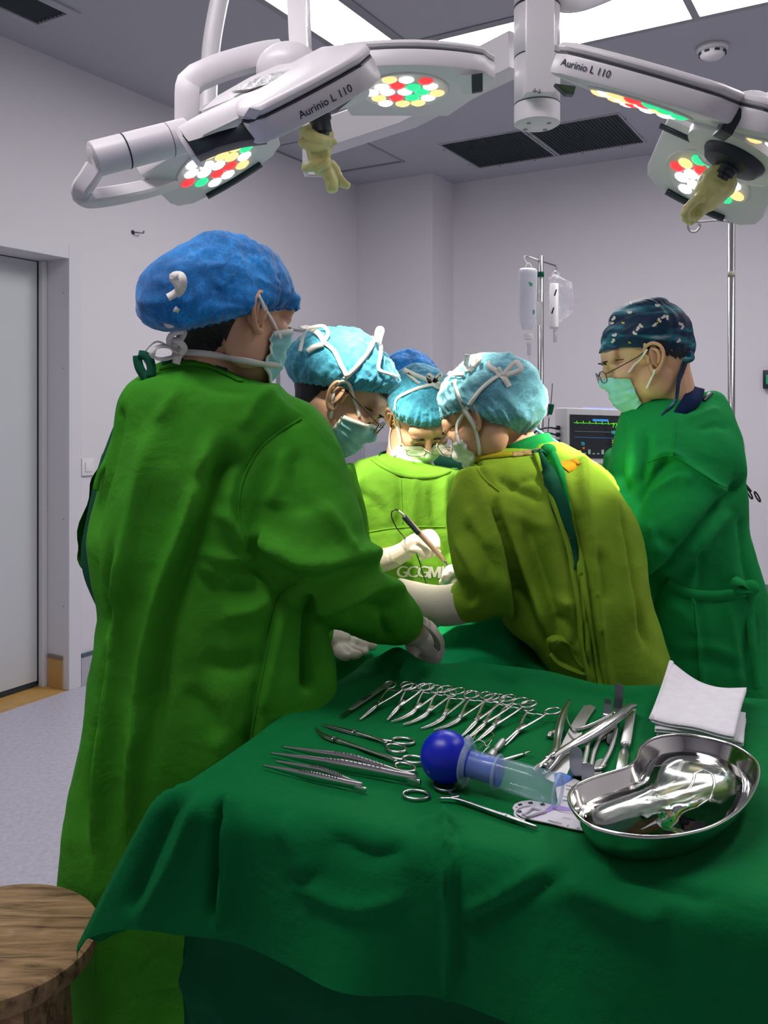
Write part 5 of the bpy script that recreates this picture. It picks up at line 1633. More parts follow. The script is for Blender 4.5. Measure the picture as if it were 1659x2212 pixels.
st = [('s', [(1292, 1490), (1272, 1440), (1262, 1340), (1250, 1240), (1225, 1140), (1196, 1060), (1170, 990)], 16, .022, 1), ('r', [(1182, 985), (1210, 1060), (1236, 1130), (1246, 1200)], 9, -.020, 1), ('r', [(1256, 1000), (1262, 1080), (1275, 1200), (1290, 1330), (1310, 1480)], 9, .010, 1), ('r', [(1246, 1120), (1264, 1240), (1280, 1380), (1300, 1480)], 8, -.010, 1),
      ('r', [(1030, 1040), (1052, 1110), (1076, 1200), (1092, 1290), (1100, 1330), (1160, 1420)], 12, .016), ('r', [(1050, 1050), (1090, 1170), (1115, 1260), (1130, 1330), (1200, 1440)], 11, -.016), ('r', [(1075, 1060), (1100, 1130), (1140, 1230), (1170, 1310), (1196, 1400)], 13, .014), ('r', [(1120, 1090), (1160, 1210), (1190, 1310), (1215, 1410)], 12, -.013),
      ('r', [(1160, 1080), (1200, 1200), (1225, 1300), (1240, 1420)], 15, .010), ('r', [(1060, 1030), (1120, 1060), (1180, 1090)], 10, -.007), ('r', [(1090, 1100), (1150, 1130), (1200, 1140)], 8, .005), ('r', [(1028, 1000), (1044, 1030), (1080, 1060), (1130, 1040), (1160, 1036)], 5, -.005, 1),
      ('r', [(1300, 1030), (1336, 1130), (1356, 1250), (1386, 1400)], 14, .009), ('r', [(1330, 1080), (1352, 1180), (1368, 1290), (1400, 1420)], 9, -.012), ('r', [(1290, 1180), (1306, 1260), (1302, 1300)], 9, -.007), ('r', [(1195, 1290), (1225, 1305), (1240, 1300)], 8, .007), ('r', [(1200, 1330), (1230, 1350), (1250, 1400)], 10, -.007),
      ('r', [(1000, 1130), (1040, 1180), (1080, 1250)], 11, -.009), ('r', [(985, 1160), (1020, 1220), (1050, 1280)], 9, .008), ('r', [(1010, 1090), (1030, 1150), (1060, 1190)], 10, .008), ('r', [(1000, 1250), (1020, 1280), (1010, 1310)], 8, -.007)]
st = [(q[0], q[1], q[2], q[3] * 1.35) + tuple(q[4:]) for q in st]
g, gb = gown(p5, slices, slv, M['gown5'], st, 5, vert=.006)
seam(gb, [(1026, 1004), (1046, 1034), (1080, 1062)], g, M['gown5'])
obj('neck_band', strap_on(gb, [(1030, 992), (1060, 986), (1100, 983), (1112, 982)], .022, .002, .003), M['gown_band'], g)
obj('worn_patch', strap_on(gb, [(1108, 984), (1140, 980), (1165, 977)], .020, .0022, .003), M['velcro'], g)
p5.collar(P(1140, 974, 1.905), (-.35, .30, 1), .060, .034, M['gown6'])
tl = lambda pts, w, m, off=.005, name='back_tie': obj(name, strap_on(gb, pts, w, off, .002, 60, 14), m, g)
tl([(1170, 984), (1188, 1030), (1212, 1100), (1234, 1170), (1246, 1230)], [.012, .030, .034, .022, .004], M['scrub'], .0045, 'back_gap')
tl([(1158, 986), (1180, 1042), (1204, 1110), (1226, 1190), (1244, 1270), (1256, 1350), (1270, 1440), (1284, 1488)], .011, M['gown5'], .0075, 'back_edge')
tl([(1192, 986), (1218, 1050), (1242, 1130), (1256, 1220), (1266, 1320), (1284, 1420), (1300, 1486)], .012, M['gown5'], .0065, 'back_edge')
tl_unused = lambda pts, w, m, off=.005: obj('back_tie', strap_on(gb, pts, w, off, .002), m, g)
tl([(1152, 982), (1172, 978), (1184, 972)], .016, M['scrub'], .006)
obj('tie_knot', ellipsoid(hit(gb, 1184, 976, .008)[0], (.017, .012, .014), None, 14, 10), M['gown6'], g)
tl([(1184, 972), (1200, 992), (1212, 1024), (1222, 1060), (1232, 1100), (1240, 1132)], [.022, .012], M['gown6'], .007)
tl([(1182, 980), (1188, 1010), (1200, 1040)], .014, M['gown6'], .008)
tl([(1196, 1000), (1212, 1060), (1230, 1120), (1244, 1190)], [.016, .018, .006], M['gown6'], .003)
obj('sewn_patch', strap_on(gb, [(1218, 1012), (1234, 1004), (1250, 996)], .030, .0015, .002), M['patch'], g)
obj('hanging_loop', ribbon([P(1190, 1412, 1.70), P(1186, 1390, 1.69), P(1200, 1378, 1.685), P(1228, 1386, 1.685), P(1240, 1410, 1.69), P(1254, 1432, 1.69), P(1270, 1446, 1.69), P(1262, 1452, 1.69), P(1240, 1446, 1.69), P(1206, 1430, 1.69), P(1190, 1410, 1.69)], .016, .0015, normal=(.3, -.5, .8), n=50), M['gown5'], g)
cf = [(1002, 1302, 1.80), (962, 1308, 1.825), (926, 1303, 1.85), (890, 1289, 1.88), (858, 1272, 1.91)]
obj('glove_cuff', stube([V3(P(*q)) for q in cf], [.042, .043, .040, .034, .025], 26, 20), M['cuff'], p5.root)
obj('glove', hand(P(868, 1276, 1.90), (-.9, .35, .05), (.1, -.2, -1), -1), M['glove'], p5.root)
obj('glove', hand(P(1016, 1260, 2.12), (-.8, -.1, -.5), (.1, -.2, -1)), M['glove'], p5.root)

# ================================================================ 6: right, profile, patterned cap
Y6 = 2.05
H6 = head_matrix(1391, 775, Y6 + .03, (-.93, .06, -.30), (-.30, .02, .95))
sk = [trunk(P(1480, 1500, Y6 + .02), P(1470, 1300, Y6 + .02), P(1465, 1070, Y6 + .02), P(1462, 935, Y6 + .03), .105, .095, .105, .062), ([V3(P(1466, 945, Y6 + .03)), V3(P(1455, 880, Y6 + .03)), V3(P(1432, 800, Y6 + .03))], [.062, .058, .062]),
      ([V3(P(1370, 960, Y6 + .1)), V3(P(1460, 930, Y6 + .03)), V3(P(1530, 975, Y6))], [.05, .055, .055]), ([V3(P(1520, 985, 2.02)), V3(P(1460, 1120, 1.95)), V3(P(1410, 1195, 1.94)), V3(P(1320, 1235, 2.0)), V3(P(1270, 1250, 2.05))], [.054, .042, .034, .026, .022]),
      ([V3(P(1370, 975, Y6 + .1)), V3(P(1340, 1130, 2.2)), V3(P(1250, 1240, 2.2))], [.052, .044, .026])]
LG = (P(1480, 1500, Y6).x, Y6 + .02, .76, (-.9, .1))
sk += legs(*LG)
p6 = Person('person standing at the right in profile, navy patterned cap, glasses, mint mask and emerald gown', H6, (P(1480, 1500, Y6).x, Y6, 0), sk)
def cap6(person):
    rows = person.shell(lambda az: float(np.interp(abs(math.degrees(az)), [0, 40, 75, 95, 130, 180], [.046, .040, .024, .022, -.012, -.034])), lambda az: .098, 140, 22, lambda az, t: .004 + .007 * math.sin(PI * min(1, t * .9)) + .010 * max(0, -math.cos(az)) * t)
    nt_ = 22
    A = np.array([[tuple(p) for p in r] for r in rows])
    for _ in range(4):
        A = (np.roll(A, 1, 0) + 2 * A + np.roll(A, -1, 0)) / 4
        A[:, 1:-1] = (A[:, :-2] + 2 * A[:, 1:-1] + A[:, 2:]) / 4
    for i in range(140):
        az = -PI + 2 * PI * i / 140
        for j in range(nt_):
            bk = max(0, -math.cos(az)) ** 2
            A[i, j] += np.array([math.sin(az), math.cos(az), 0]) * (.0035 * math.sin(az * 26 + j * .5) * bk + .0012 * math.sin(az * 9 + j * .8))
    rings = [[person.H @ Vector(A[i, j]) for i in range(140)] for j in range(nt_)]
    # dome over the crown
    c = A[:, -1].mean(0)
    for k in range(1, 10):
        t = k / 9
        rings.append([person.H @ Vector((c[0] + (A[i, -1, 0] - c[0]) * math.cos(t * PI / 2), c[1] + (A[i, -1, 1] - c[1]) * math.cos(t * PI / 2), A[i, -1, 2] + (.140 - A[i, -1, 2]) * math.sin(t * PI / 2))) for i in range(140)])
    return loft(rings, caps=False)
mc = mat('navy_sky_print', (.006, .03, .075), .5, spec=.3)
nt = mc.node_tree
bs = nt.nodes['Principled BSDF']
tc = nt.nodes.new('ShaderNodeTexCoord')
mp = nt.nodes.new('ShaderNodeMapping')
mp.inputs['Scale'].default_value = (5, 5, 22)
mp.inputs['Rotation'].default_value = (.0, .35, 0)
n1_ = nt.nodes.new('ShaderNodeTexNoise')
n1_.inputs['Scale'].default_value = 2.0
n1_.inputs['Detail'].default_value = 7
nt.links.new(tc.outputs['Object'], mp.inputs['Vector'])
nt.links.new(mp.outputs['Vector'], n1_.inputs['Vector'])
rp = nt.nodes.new('ShaderNodeValToRGB')
e = rp.color_ramp.elements
e[0].position, e[0].color = .50, (.004, .022, .060, 1)
e[1].position, e[1].color = .74, (.45, .45, .58, 1)
q = e.new(.62); q.color = (.02, .17, .22, 1)
nt.links.new(n1_.outputs['Fac'], rp.inputs['Fac'])
nt.links.new(rp.outputs['Color'], bs.inputs['Base Color'])
trousers(p6, *LG)
p6.hair(6, back=-.030, side=-.004, front=.07)
p6.cap = obj('surgical_cap', cap6(p6), mc, p6.root)
p6.surf = bvh_of(p6.root, p6.cap)
M['print_white'] = mat('print_cream', (.62, .58, .53), .6)
M['print_yellow'] = mat('print_yellow', (.60, .46, .04), .6)
def spots(pts, m, r, seed):
    rr = random.Random(seed)
    ms = []
    for x, y in pts:
        V = []
        k = 14
        c, nn = hit(p6.surf, x, y, .0008)
        a0 = rr.uniform(0, 6)
        for i in range(k):
            a = 2 * PI * i / k
            q = r * (1 + .35 * math.sin(2 * a + a0) + .18 * math.sin(3 * a + a0 * 2))
            V.append(hit(p6.surf, x + q * math.cos(a), y + q * math.sin(a), .0008)[0])
        ms.append(([c + nn * .0003] + V, [(0, 1 + i, 1 + (i + 1) % k) for i in range(k)]))
    return join(*ms)
obj('print_spots', spots([(1321, 698), (1326, 688), (1328, 724), (1325, 736), (1378, 710), (1371, 720), (1384, 704), (1362, 652), (1360, 675), (1420, 660), (1424, 692), (1433, 685), (1441, 686), (1414, 702), (1392, 746), (1470, 700), (1474, 707), (1450, 760), (1466, 736)], M['print_white'], 4.2, 3), M['print_white'], p6.cap, smooth=False)
obj('print_spots', spots([(1346, 698), (1360, 740), (1419, 698), (1393, 744), (1384, 702)], M['print_yellow'], 2.6, 4), M['print_yellow'], p6.cap, smooth=False)
obj('cap_tie_knot', stube([P(1478, 770, 2.03), P(1490, 764, 2.025), P(1495, 774, 2.02), P(1484, 778, 2.02), P(1474, 772, 2.03)], [.008, .007, .006, .007, .008], 20, 10), mc, p6.cap)
obj('cap_tie', ribbon([P(1482, 776, 2.03), P(1474, 800, 2.02), P(1466, 822, 2.01), P(1463, 850, 2.005), P(1458, 868, 2.005), P(1440, 888, 1.99), P(1430, 900, 1.985)], [.018, .016, .012, .010, .009], .0015, normal=(.6, -.8, 0), n=26), mc, p6.cap)
p6.mask(M['mask'], top=-.016, amax=58, seed=9, edge=False)
p6.eyebrows(False)
p6.glasses(M['glass_rim'], drop=-.012, fwd=.008, w=.024, h=.014)
p6.strap([(1358, 806), (1370, 790), (1384, 774), (1399, 757)], .005, .006)
p6.strap([(1398, 838), (1404, 824), (1410, 812), (1416, 801)], .005, .006)
slices = [(1372, 872, 1540, 846, 2.09, .055, -.15), (1352, 888, 1558, 856, 2.08, .07), (1340, 915, 1572, 885, 2.07, .10), (1330, 960, 1586, 930, 2.06, .125), (1318, 1010, 1594, 990, 2.05, .135), (1308, 1080, 1598, 1070, 2.06, .14), (1305, 1160, 1602, 1150, 2.06, .14), (1312, 1230, 1622, 1220, 2.06, .14), (1320, 1300, 1640, 1290, 2.06, .145), (1330, 1400, 1648, 1400, 2.06, .145), (1335, 1520, 1653, 1520, 2.06, .145), (1335, 1700, 1656, 1700, 2.06, .15), (1335, 1900, 1660, 1900, 2.06, .15)]
slv = [([(1516, 1000, 2.02), (1480, 1085, 1.965), (1440, 1150, 1.94), (1405, 1190, 1.945), (1350, 1222, 1.985), (1285, 1240, 2.03)], [.088, .088, .080, .066, .052, .042]), ([(1370, 985, 2.14), (1340, 1130, 2.2), (1260, 1232, 2.2)], [.075, .065, .045])]
st = [('r', [(1460, 905), (1456, 950), (1452, 985)], 5, .004, 1), ('r', [(1395, 990), (1450, 982), (1490, 1010), (1560, 1060), (1592, 1060)], 8, .010), ('r', [(1455, 990), (1430, 1010), (1398, 1060), (1380, 1110)], 9, -.012), ('r', [(1380, 1110), (1420, 1060), (1470, 1030), (1500, 1050)], 14, .011), ('r', [(1410, 1150), (1440, 1170), (1470, 1190)], 10, -.008), ('r', [(1400, 1125), (1418, 1170), (1424, 1200)], 8, .008),
      ('r', [(1596, 1045), (1550, 1100), (1500, 1160), (1450, 1220), (1400, 1262)], 11, -.018, 1), ('r', [(1580, 1100), (1535, 1150), (1500, 1200)], 10, .008), ('r', [(1350, 900), (1340, 980), (1330, 1050)], 12, -.008), ('r', [(1376, 910), (1372, 980), (1362, 1060)], 12, .008), ('r', [(1400, 920), (1396, 990), (1384, 1060)], 8, -.009),
      ('r', [(1500, 1190), (1496, 1300), (1510, 1420), (1515, 1520)], 6, .007, 1), ('r', [(1512, 1190), (1508, 1300), (1522, 1420)], 7, -.006, 1), ('r', [(1430, 1300), (1480, 1330), (1500, 1380)], 14, .006), ('r', [(1440, 1400), (1520, 1395), (1600, 1420)], 9, .006), ('r', [(1440, 1430), (1520, 1425), (1600, 1450)], 9, -.006), ('r', [(1600, 1130), (1606, 1200), (1618, 1260)], 8, -.008, 1),
      ('r', [(1430, 1240), (1405, 1330), (1400, 1480)], 16, -.012), ('r', [(1570, 1290), (1590, 1400), (1600, 1500)], 10, .008), ('r', [(1480, 910), (1520, 890), (1560, 880)], 8, .006), ('r', [(1500, 930), (1550, 920), (1575, 930)], 8, -.006)]
g, gb = gown(p6, slices, slv, M['gown6'], st, 6, vert=.008)
p6.collar(P(1470, 880, Y6 + .045), (-.32, -.10, 1), .070, .034, M['scrub_navy'])
obj('scrub_collar', ribbon([P(1452, 902, 1.985), P(1474, 886, 1.99), P(1496, 862, 2.01), P(1508, 838, 2.05)], [.008, .03, .042, .03], .004, normal=(-.2, -.8, .5), n=20), M['scrub_navy'], g)
seam(gb, [(1462, 905), (1456, 950), (1454, 985)], g, M['gown6'])
seam(gb, [(1398, 998), (1450, 984), (1500, 1012), (1560, 1050), (1592, 1056)], g, M['gown6'])
seam(gb, [(1500, 1300), (1508, 1400), (1514, 1500)], g, M['gown6'])
obj('neck_patch', strap_on(gb, [(1520, 866), (1528, 858), (1536, 850)], .010, .002, .003), M['lamp_dark'], g)
obj('waist_tie', strap_on(gb, [(1440, 1256), (1464, 1272), (1500, 1284), (1550, 1286), (1600, 1280), (1616, 1272)], .022, .003, .003), M['gown6'], g)
kn = hit(gb, 1614, 1272, .008)[0]
obj('tie_knot', ellipsoid(kn, (.022, .014, .018), None, 14, 10), M['gown6'], g)
obj('tie_end', ribbon([kn, P(1620, 1320, 1.93), P(1628, 1400, 1.92), P(1636, 1470, 1.92), P(1640, 1488, 1.92)], .022, .002, normal=(.2, -1, 0), n=20), M['gown6'], g)
obj('tie_end', ribbon([kn, P(1596, 1255, 1.90), P(1588, 1270, 1.90), kn + Vector((0, -.005, 0))], .022, .002, normal=(.2, -.6, .6), n=20), M['gown6'], g)
obj('glove', hand(P(1275, 1250, 2.05), (-.9, .1, -.2), (.1, -.2, -1), -1), M['glove'], p6.root)
obj('glove', hand(P(1252, 1240, 2.2), (-.9, -.1, -.2), (.1, -.2, -1)), M['glove'], p6.root)
# ---------------------------------------------------------------- instrument table with its drapes
TZ = 0.915
A0 = Vector((-0.25, 1.14, 0))
E1 = Vector((0.925, -0.38, 0)).normalized()
E2 = Vector((0.38, 0.925, 0)).normalized()
TL, TW = 0.95, 0.60
def TT(a, b, z=0.0):
    return A0 + E1 * a + E2 * b + Vector((0, 0, TZ + z))
def tab(px, py, z=0.0):
    """table plane point under a surveyed pixel"""
    return PZ(px, py, TZ + z)

tb = thing('instrument_table', TT(TL / 2, TW / 2, -TZ), 'steel instrument table hidden under the green drapes, only its legs in shadow', 'table')
obj('tabletop', box(TT(TL / 2, TW / 2, -0.022), (TL / 2 - .012, TW / 2 - .012, .012), (E1, E2, Vector((0, 0, 1))), .004), M['steel_matt'], tb, angle=40)
for a in (.05, TL - .05):
    for b in (.05, TW - .05):
        obj('leg', tube([TT(a, b, -TZ + .03), TT(a, b, -.034)], .014, 16), M['steel_matt'], tb)
        obj('caster', ellipsoid(TT(a, b, -TZ + .0275), (.012, .027, .027), None, 16, 10), M['lamp_dark'], tb)
obj('shelf', box(TT(TL / 2, TW / 2, -TZ + .28), (TL / 2 - .03, TW / 2 - .03, .008), (E1, E2, Vector((0, 0, 1))), .003), M['steel_matt'], tb, angle=40)

def drape_grid(a0, a1, b0, b1, step, zoff, flare, wave, seed, r0=.016, top=True, ins=0.0):
    na, nb = int((a1 - a0) / step) + 1, int((b1 - b0) / step) + 1
    a, b = np.meshgrid(np.linspace(a0, a1, na), np.linspace(b0, b1, nb), indexing='ij')
    a, b = a.ravel(), b.ravel()
    ca, cb = np.clip(a, ins, TL - ins), np.clip(b, ins, TW - ins)
    dx, dy = a - ca, b - cb
    d = np.hypot(dx, dy)
    ux, uy = np.where(d > 0, dx / np.maximum(d, 1e-9), 0), np.where(d > 0, dy / np.maximum(d, 1e-9), 0)
    r = np.where(uy < -.5, r0 * 2.2, r0)
    ang = np.minimum(d / r, PI / 2)
    ex = np.maximum(d - r * PI / 2, 0)
    s = np.arctan2(b - TW / 2, a - TL / 2)
    wv = np.sin(ca * 21 + seed) * .5 + np.sin(cb * 24 + seed * 2) * .5 + .6 * vnoise(np.stack([ca * 12, cb * 12, d * 3], 1), seed)
    corner = np.clip(np.abs(ux * uy) * 2.2, 0, 1)
    out = r * np.sin(ang) + ex * (flare + .0 * corner) + wave * ex * wv
    z = -r * (1 - np.cos(ang)) - ex * np.sqrt(np.maximum(1 - (flare + wave * wv) ** 2, .2))
    pa, pb = ca + ux * out, cb + uy * out
    X = A0.x + E1.x * pa + E2.x * pb
    Y = A0.y + E1.y * pa + E2.y * pb
    # the near left corner tail swings out to the left
    fl = np.where((a < .01) & (b < .12), 1, 0) * np.clip(corner + .0, 0, 1) * np.clip(d / .25, 0, 1) * (1 if top else .3)
    X = X - .115 * fl
    Y = Y + .035 * fl
    Z = TZ + zoff + z
    if top:
        tp = np.exp(-(d / .02) ** 2)
        Z += tp * .0016 * fbm(np.stack([a * 7, b * 7, a * 0], 1), seed + 3, 2)
        rg = np.exp(-((b - TW + .012) / .030) ** 2)
        Z += rg * (.016 + .007 * vnoise(np.stack([a * 9, b * 5, a * 0], 1), seed + 5)) * np.clip((a + .02) / .08, .25, 1)
        Z += .022 * np.exp(-((a - .055) / .035) ** 2 - ((b - TW + .01) / .035) ** 2)
        Z += .010 * np.exp(-((a + .0) / .03) ** 2) * np.exp(-((b - .35) / .25) ** 2) * .4
    V = np.stack([X, Y, Z], 1)
    F = [(i * nb + j, (i + 1) * nb + j, (i + 1) * nb + j + 1, i * nb + j + 1) for i in range(na - 1) for j in range(nb - 1)]
    return V, F

V, F = drape_grid(-.205, TL + .2, -.195, TW + .18, .0062, .0, .10, .16, 3)
N = vnormals(V, F)
N *= np.sign(N[:, 2:3].mean() or 1)
if N[:, 2].mean() < 0:
    N = -N
st = [('r', [(484, 1712), (476, 1800), (470, 1900), (462, 2010)], 12, -.024), ('r', [(500, 1740), (498, 1850), (492, 1980)], 18, .014, 1), ('r', [(962, 1770), (966, 1880), (972, 2000), (970, 2150)], 7, .006, 1), ('r', [(985, 1790), (990, 1900), (994, 2100)], 10, -.004, 1),
      ('r', [(440, 1700), (380, 1850), (300, 2000)], 16, .008), ('r', [(400, 1690), (330, 1840), (270, 1990)], 16, -.008), ('r', [(600, 1760), (640, 1830), (660, 1900)], 26, .005), ('r', [(700, 1800), (800, 1850), (880, 1830)], 22, -.005), ('r', [(620, 1900), (760, 1960), (900, 1930)], 18, .004), ('r', [(980, 1980), (1080, 1930), (1200, 1860)], 12, .004), ('r', [(980, 2020), (1100, 1960), (1240, 1880)], 12, -.004),
      ('r', [(900, 1790), (950, 1770), (1010, 1790)], 10, .004), ('r', [(880, 1420), (870, 1450), (858, 1475)], 10, .006), ('r', [(920, 1440), (900, 1460), (890, 1480)], 10, -.006), ('r', [(740, 1590), (760, 1610), (790, 1620)], 14, .0012), ('r', [(1180, 1480), (1300, 1500), (1400, 1520)], 14, -.003),
      ('r', [(1060, 1450), (1080, 1470), (1120, 1480)], 9, -.003), ('r', [(1200, 1900), (1320, 1950), (1450, 2000)], 26, .006), ('r', [(1300, 1880), (1420, 1900), (1560, 1950)], 26, -.006), ('r', [(560, 1590), (640, 1570), (700, 1600)], 24, .0015)]
V = V + N * (1.5 * folds(V, N, st, facing=False))[:, None]
n = len(V)
V2 = np.vstack([V, V - N * .0014])
dr = obj('table_drape', (V2, F + [tuple(n + i for i in reversed(f)) for f in F]), M['drape'], None, loc=TT(TL / 2, TW / 2, 0))
tag(dr, 'emerald green cotton drape laid over the instrument table, instruments on top', 'drape')
# stitched hem
def hem(b_line, m):
    return None
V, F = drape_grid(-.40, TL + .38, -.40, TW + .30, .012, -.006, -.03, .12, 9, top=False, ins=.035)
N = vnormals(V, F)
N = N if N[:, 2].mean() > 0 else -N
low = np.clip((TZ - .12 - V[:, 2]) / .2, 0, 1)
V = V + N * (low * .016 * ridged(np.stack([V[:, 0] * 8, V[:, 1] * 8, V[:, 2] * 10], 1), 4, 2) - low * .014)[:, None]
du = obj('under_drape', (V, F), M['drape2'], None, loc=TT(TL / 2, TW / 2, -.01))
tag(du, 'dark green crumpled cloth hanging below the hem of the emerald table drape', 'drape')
dbv = bvh_of(dr)

# ---------------------------------------------------------------- patient under the drape, on the operating table
op = thing('operating_table', (0.13, 2.02, 0), 'operating table under the green patient drape between the standing team', 'operating table')
obj('tabletop', box((0.13, 2.02, .80), (.17, .20, .035), None, .01), M['lamp_dark'], op, angle=40)
obj('column', box((0.13, 2.02, .44), (.09, .11, .325), None, .01), M['steel_matt'], op, angle=40)
obj('base', box((0.13, 2.02, .06), (.15, .20, .06), None, .02), M['steel_matt'], op, angle=40)
gx, gy = np.meshgrid(np.linspace(-1.25, 1.25, 110), np.linspace(-1.25, 1.25, 110), indexing='ij')
gx, gy = gx.ravel(), gy.ravel()
cx_, cy_ = np.clip(gx, -1, 1), np.clip(gy, -1, 1)
ov = np.maximum(np.abs(gx) - 1, 0) + np.maximum(np.abs(gy) - 1, 0)
X = .118 + cx_ * .235 + np.sign(gx) * np.minimum(ov, .05) * .2
Y = 2.0 + cy_ * .225 + np.sign(gy) * np.minimum(ov, .05) * .2
Z = .865 +   .135 * np.exp(-((X - .215) / .085) ** 2 - ((Y - 1.90) / .10) ** 2) + .035 * np.exp(-((X + .0) / .15) ** 2 - ((Y - 2.05) / .2) ** 2) - ov * 3.2
Z += .004 * fbm(np.stack([X * 14, Y * 14, Z * 4], 1), 5, 3) + .005 * ridged(np.stack([X * 7, Y * 7, Z * 3], 1), 8, 2)
n = 110
V = np.stack([X, Y, Z], 1)
F = [(i * n + j, (i + 1) * n + j, (i + 1) * n + j + 1, i * n + j + 1) for i in range(n - 1) for j in range(n - 1)]
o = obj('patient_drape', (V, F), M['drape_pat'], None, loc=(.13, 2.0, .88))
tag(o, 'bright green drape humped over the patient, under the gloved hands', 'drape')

# ---------------------------------------------------------------- instruments
UPZ = Vector((0, 0, 1))
class Tool:
    """local frame on the table: x from tip to handle, y across, z up"""
    def __init__(s, tip, end, z0=.003, z1=.004, roll=0.0):
        s.a, s.b = tab(*tip, z0), tab(*end, z1)
        s.L = (s.b - s.a).length
        s.d = (s.b - s.a).normalized()
        s.t = UPZ.cross(s.d).normalized()
        s.n = s.d.cross(s.t)
        if roll:
            R = Matrix.Rotation(roll, 3, s.d)
            s.t, s.n = R @ s.t, R @ s.n
    def q(s, x, y, z=0.0):
        return s.a + s.d * x + s.t * y + s.n * z
    def ring(s, x, y, rx, ry, r=.0018, z=0.0, ang=0.0):
        pts = []
        for k in range(28):
            a = 2 * PI * k / 28
            u, v = rx * math.cos(a), ry * math.sin(a)
            pts.append(s.q(x + u * math.cos(ang) - v * math.sin(ang), y + u * math.sin(ang) + v * math.cos(ang), z))
        return tube(pts, r, 8, closed=True, flat=1.0)
    def bar(s, pts, rad, n=26, seg=10, flat=.6):
        return stube([s.q(*p) for p in pts], rad, n, seg, flat=flat, up=s.n)

def artery_forceps(tip, end, label, curve=0.0, group='artery forceps laid side by side', lift=.014, spread=.0185, open_=0.0, ringr=.0125, joint=.34, mt=None):
    T = Tool(tip, end, .0035, .004 + lift)
    L = T.L
    jt = joint * L
    mt = mt or M['steel']
    t = thing('artery_forceps', T.q(jt, 0, -.003), label, 'forceps', group)
    for s in (-1, 1):
        z = .0007 * s
        jaw = [(0, curve * .55 * L * .30 + open_ * s * .8, z), (jt * .35, curve * .24 * L * .30 + open_ * s * .5 + s * .0008, z), (jt * .72, curve * .05 * L * .3 + s * .0014, z), (jt, s * .0005, z)]
        j = T.bar(jaw, [.0011, .0018, .0024, .0030], 22)
        sh = T.bar([(jt, s * .0005, z), (jt + .06 * L, -s * .0025, z), (.72 * L, -s * spread * .62, z), (.86 * L, -s * (spread - .006), z)], [.0032, .0026, .0021, .0022], 26)
        rg = T.ring(.93 * L, -s * spread, .0155, ringr * .80, .0017, z, -s * .35)
        obj('arm', join(j, sh, rg), mt, t)
        obj('ratchet', T.bar([(.80 * L, -s * spread * .75, z), (.80 * L, s * .001, z)], [.0018, .0012], 8, 8), mt, t)
    obj('box_joint', box(T.q(jt + .012, 0, 0), (.011, .0036, .0026), (T.d, T.t, T.n), .0006), mt, t, angle=40)
    obj('pivot_screw', lathe([(.0016, 0), (.0016, .0031), (0, .0033)], 12, T.q(jt + .013, 0, 0), T.n), M['steel_dark'], t)
    return t

AF = [((777, 1554), (869, 1477), 0.0, 'straight artery forceps right next to the scalpel'), ((836, 1555), (905, 1478), 0.0, 'second straight artery forceps from the scalpel'),
      ((871, 1563), (942, 1482), .8, 'first curved artery forceps, third in the row from the scalpel'), ((897, 1570), (970, 1486), .8, 'curved artery forceps, fourth in the row from the scalpel'),
      ((936, 1578), (1000, 1494), .8, 'curved artery forceps, fifth in the row, tip above the blue bulb'), ((964, 1582), (1044, 1498), .8, 'curved artery forceps, sixth in the row, tip touching the blue bulb outline'),
      ((1000, 1592), (1078, 1500), .1, 'long forceps holding thread, first of the three with suture ends'), ((1012, 1597), (1106, 1506), .1, 'long forceps holding thread, middle of the three with suture ends'),
      ((1034, 1601), (1124, 1512), .1, 'long forceps holding thread, last of the three with suture ends')]
for tp, en, cv, lb in AF:
    artery_forceps(tp, en, lb, cv)
artery_forceps((1088, 1609), (1172, 1527), 'splayed forceps alone right of the row, one ring up', 0.0, lift=.010, spread=.021, open_=.0022)

# scalpel
T = Tool((731, 1552), (846, 1474), .003, .010)
t = thing('scalpel', T.q(.05, 0, -.002), 'scalpel with dark blade and flat steel handle, leftmost of the row', 'scalpel')
hl = [(.036, -.003), (.046, -.0045), (T.L - .008, -.0048), (T.L, -.002), (T.L, .002), (T.L - .008, .0048), (.046, .0045), (.036, .003)]
obj('handle', prism(hl, .0028, T.q(0, 0, 0), (T.d, T.t, T.n), .0006), M['steel_matt'], t, angle=40)
obj('blade', prism([(0, -.0008), (.012, -.0042), (.030, -.0040), (.040, -.002), (.040, .0018), (.028, .0022), (.008, .0010)], .0007, T.q(0, 0, .0014), (T.d, T.t, T.n)), M['steel_dark'], t, smooth=False)
obj('hatching', join(*[box(T.q(.078 + k * .0018, 0, .003), (.0004, .0042, .0003), (T.d, T.t, T.n)) for k in range(16)]), M['steel_dark'], t, smooth=False)

def scissors(tip, end, label, curve, Lb, mt=None, spread=.017):
    T = Tool(tip, end, .004, .004)
    L = T.L
    mt = mt or M['steel']
    t = thing('scissors', T.q(L * .5, 0, -.003), label, 'scissors', 'scissors in front of the forceps')
    for s in (-1, 1):
        z = .0012 * s
        bl = T.bar([(0, curve * .016, z), (.25 * Lb, curve * .008, z), (.6 * Lb, curve * .0015, z), (Lb, 0, z)], [.0010, .0026, .0040, .0048], 22, 10, flat=.35)
        sh = T.bar([(Lb, 0, z), (Lb + (L - Lb) * .45, -s * .0022, z), (L - .030, -s * .0045, z), (L - .018, -s * (spread - .009), z)], [.0042, .0030, .0030, .0028], 20, 10, flat=.7)
        rg = T.ring(L - .002 + (.006 if s > 0 else -.004), -s * spread, .0165, .0115, .0023, z, -s * .25)
        obj('blade_arm', join(bl, sh, rg), mt, t)
    obj('pivot_screw', lathe([(.0030, -.003), (.0030, .0042), (.002, .0048), (0, .0048)], 14, T.q(Lb * .96, 0, 0), T.n), M['steel_dark'], t)
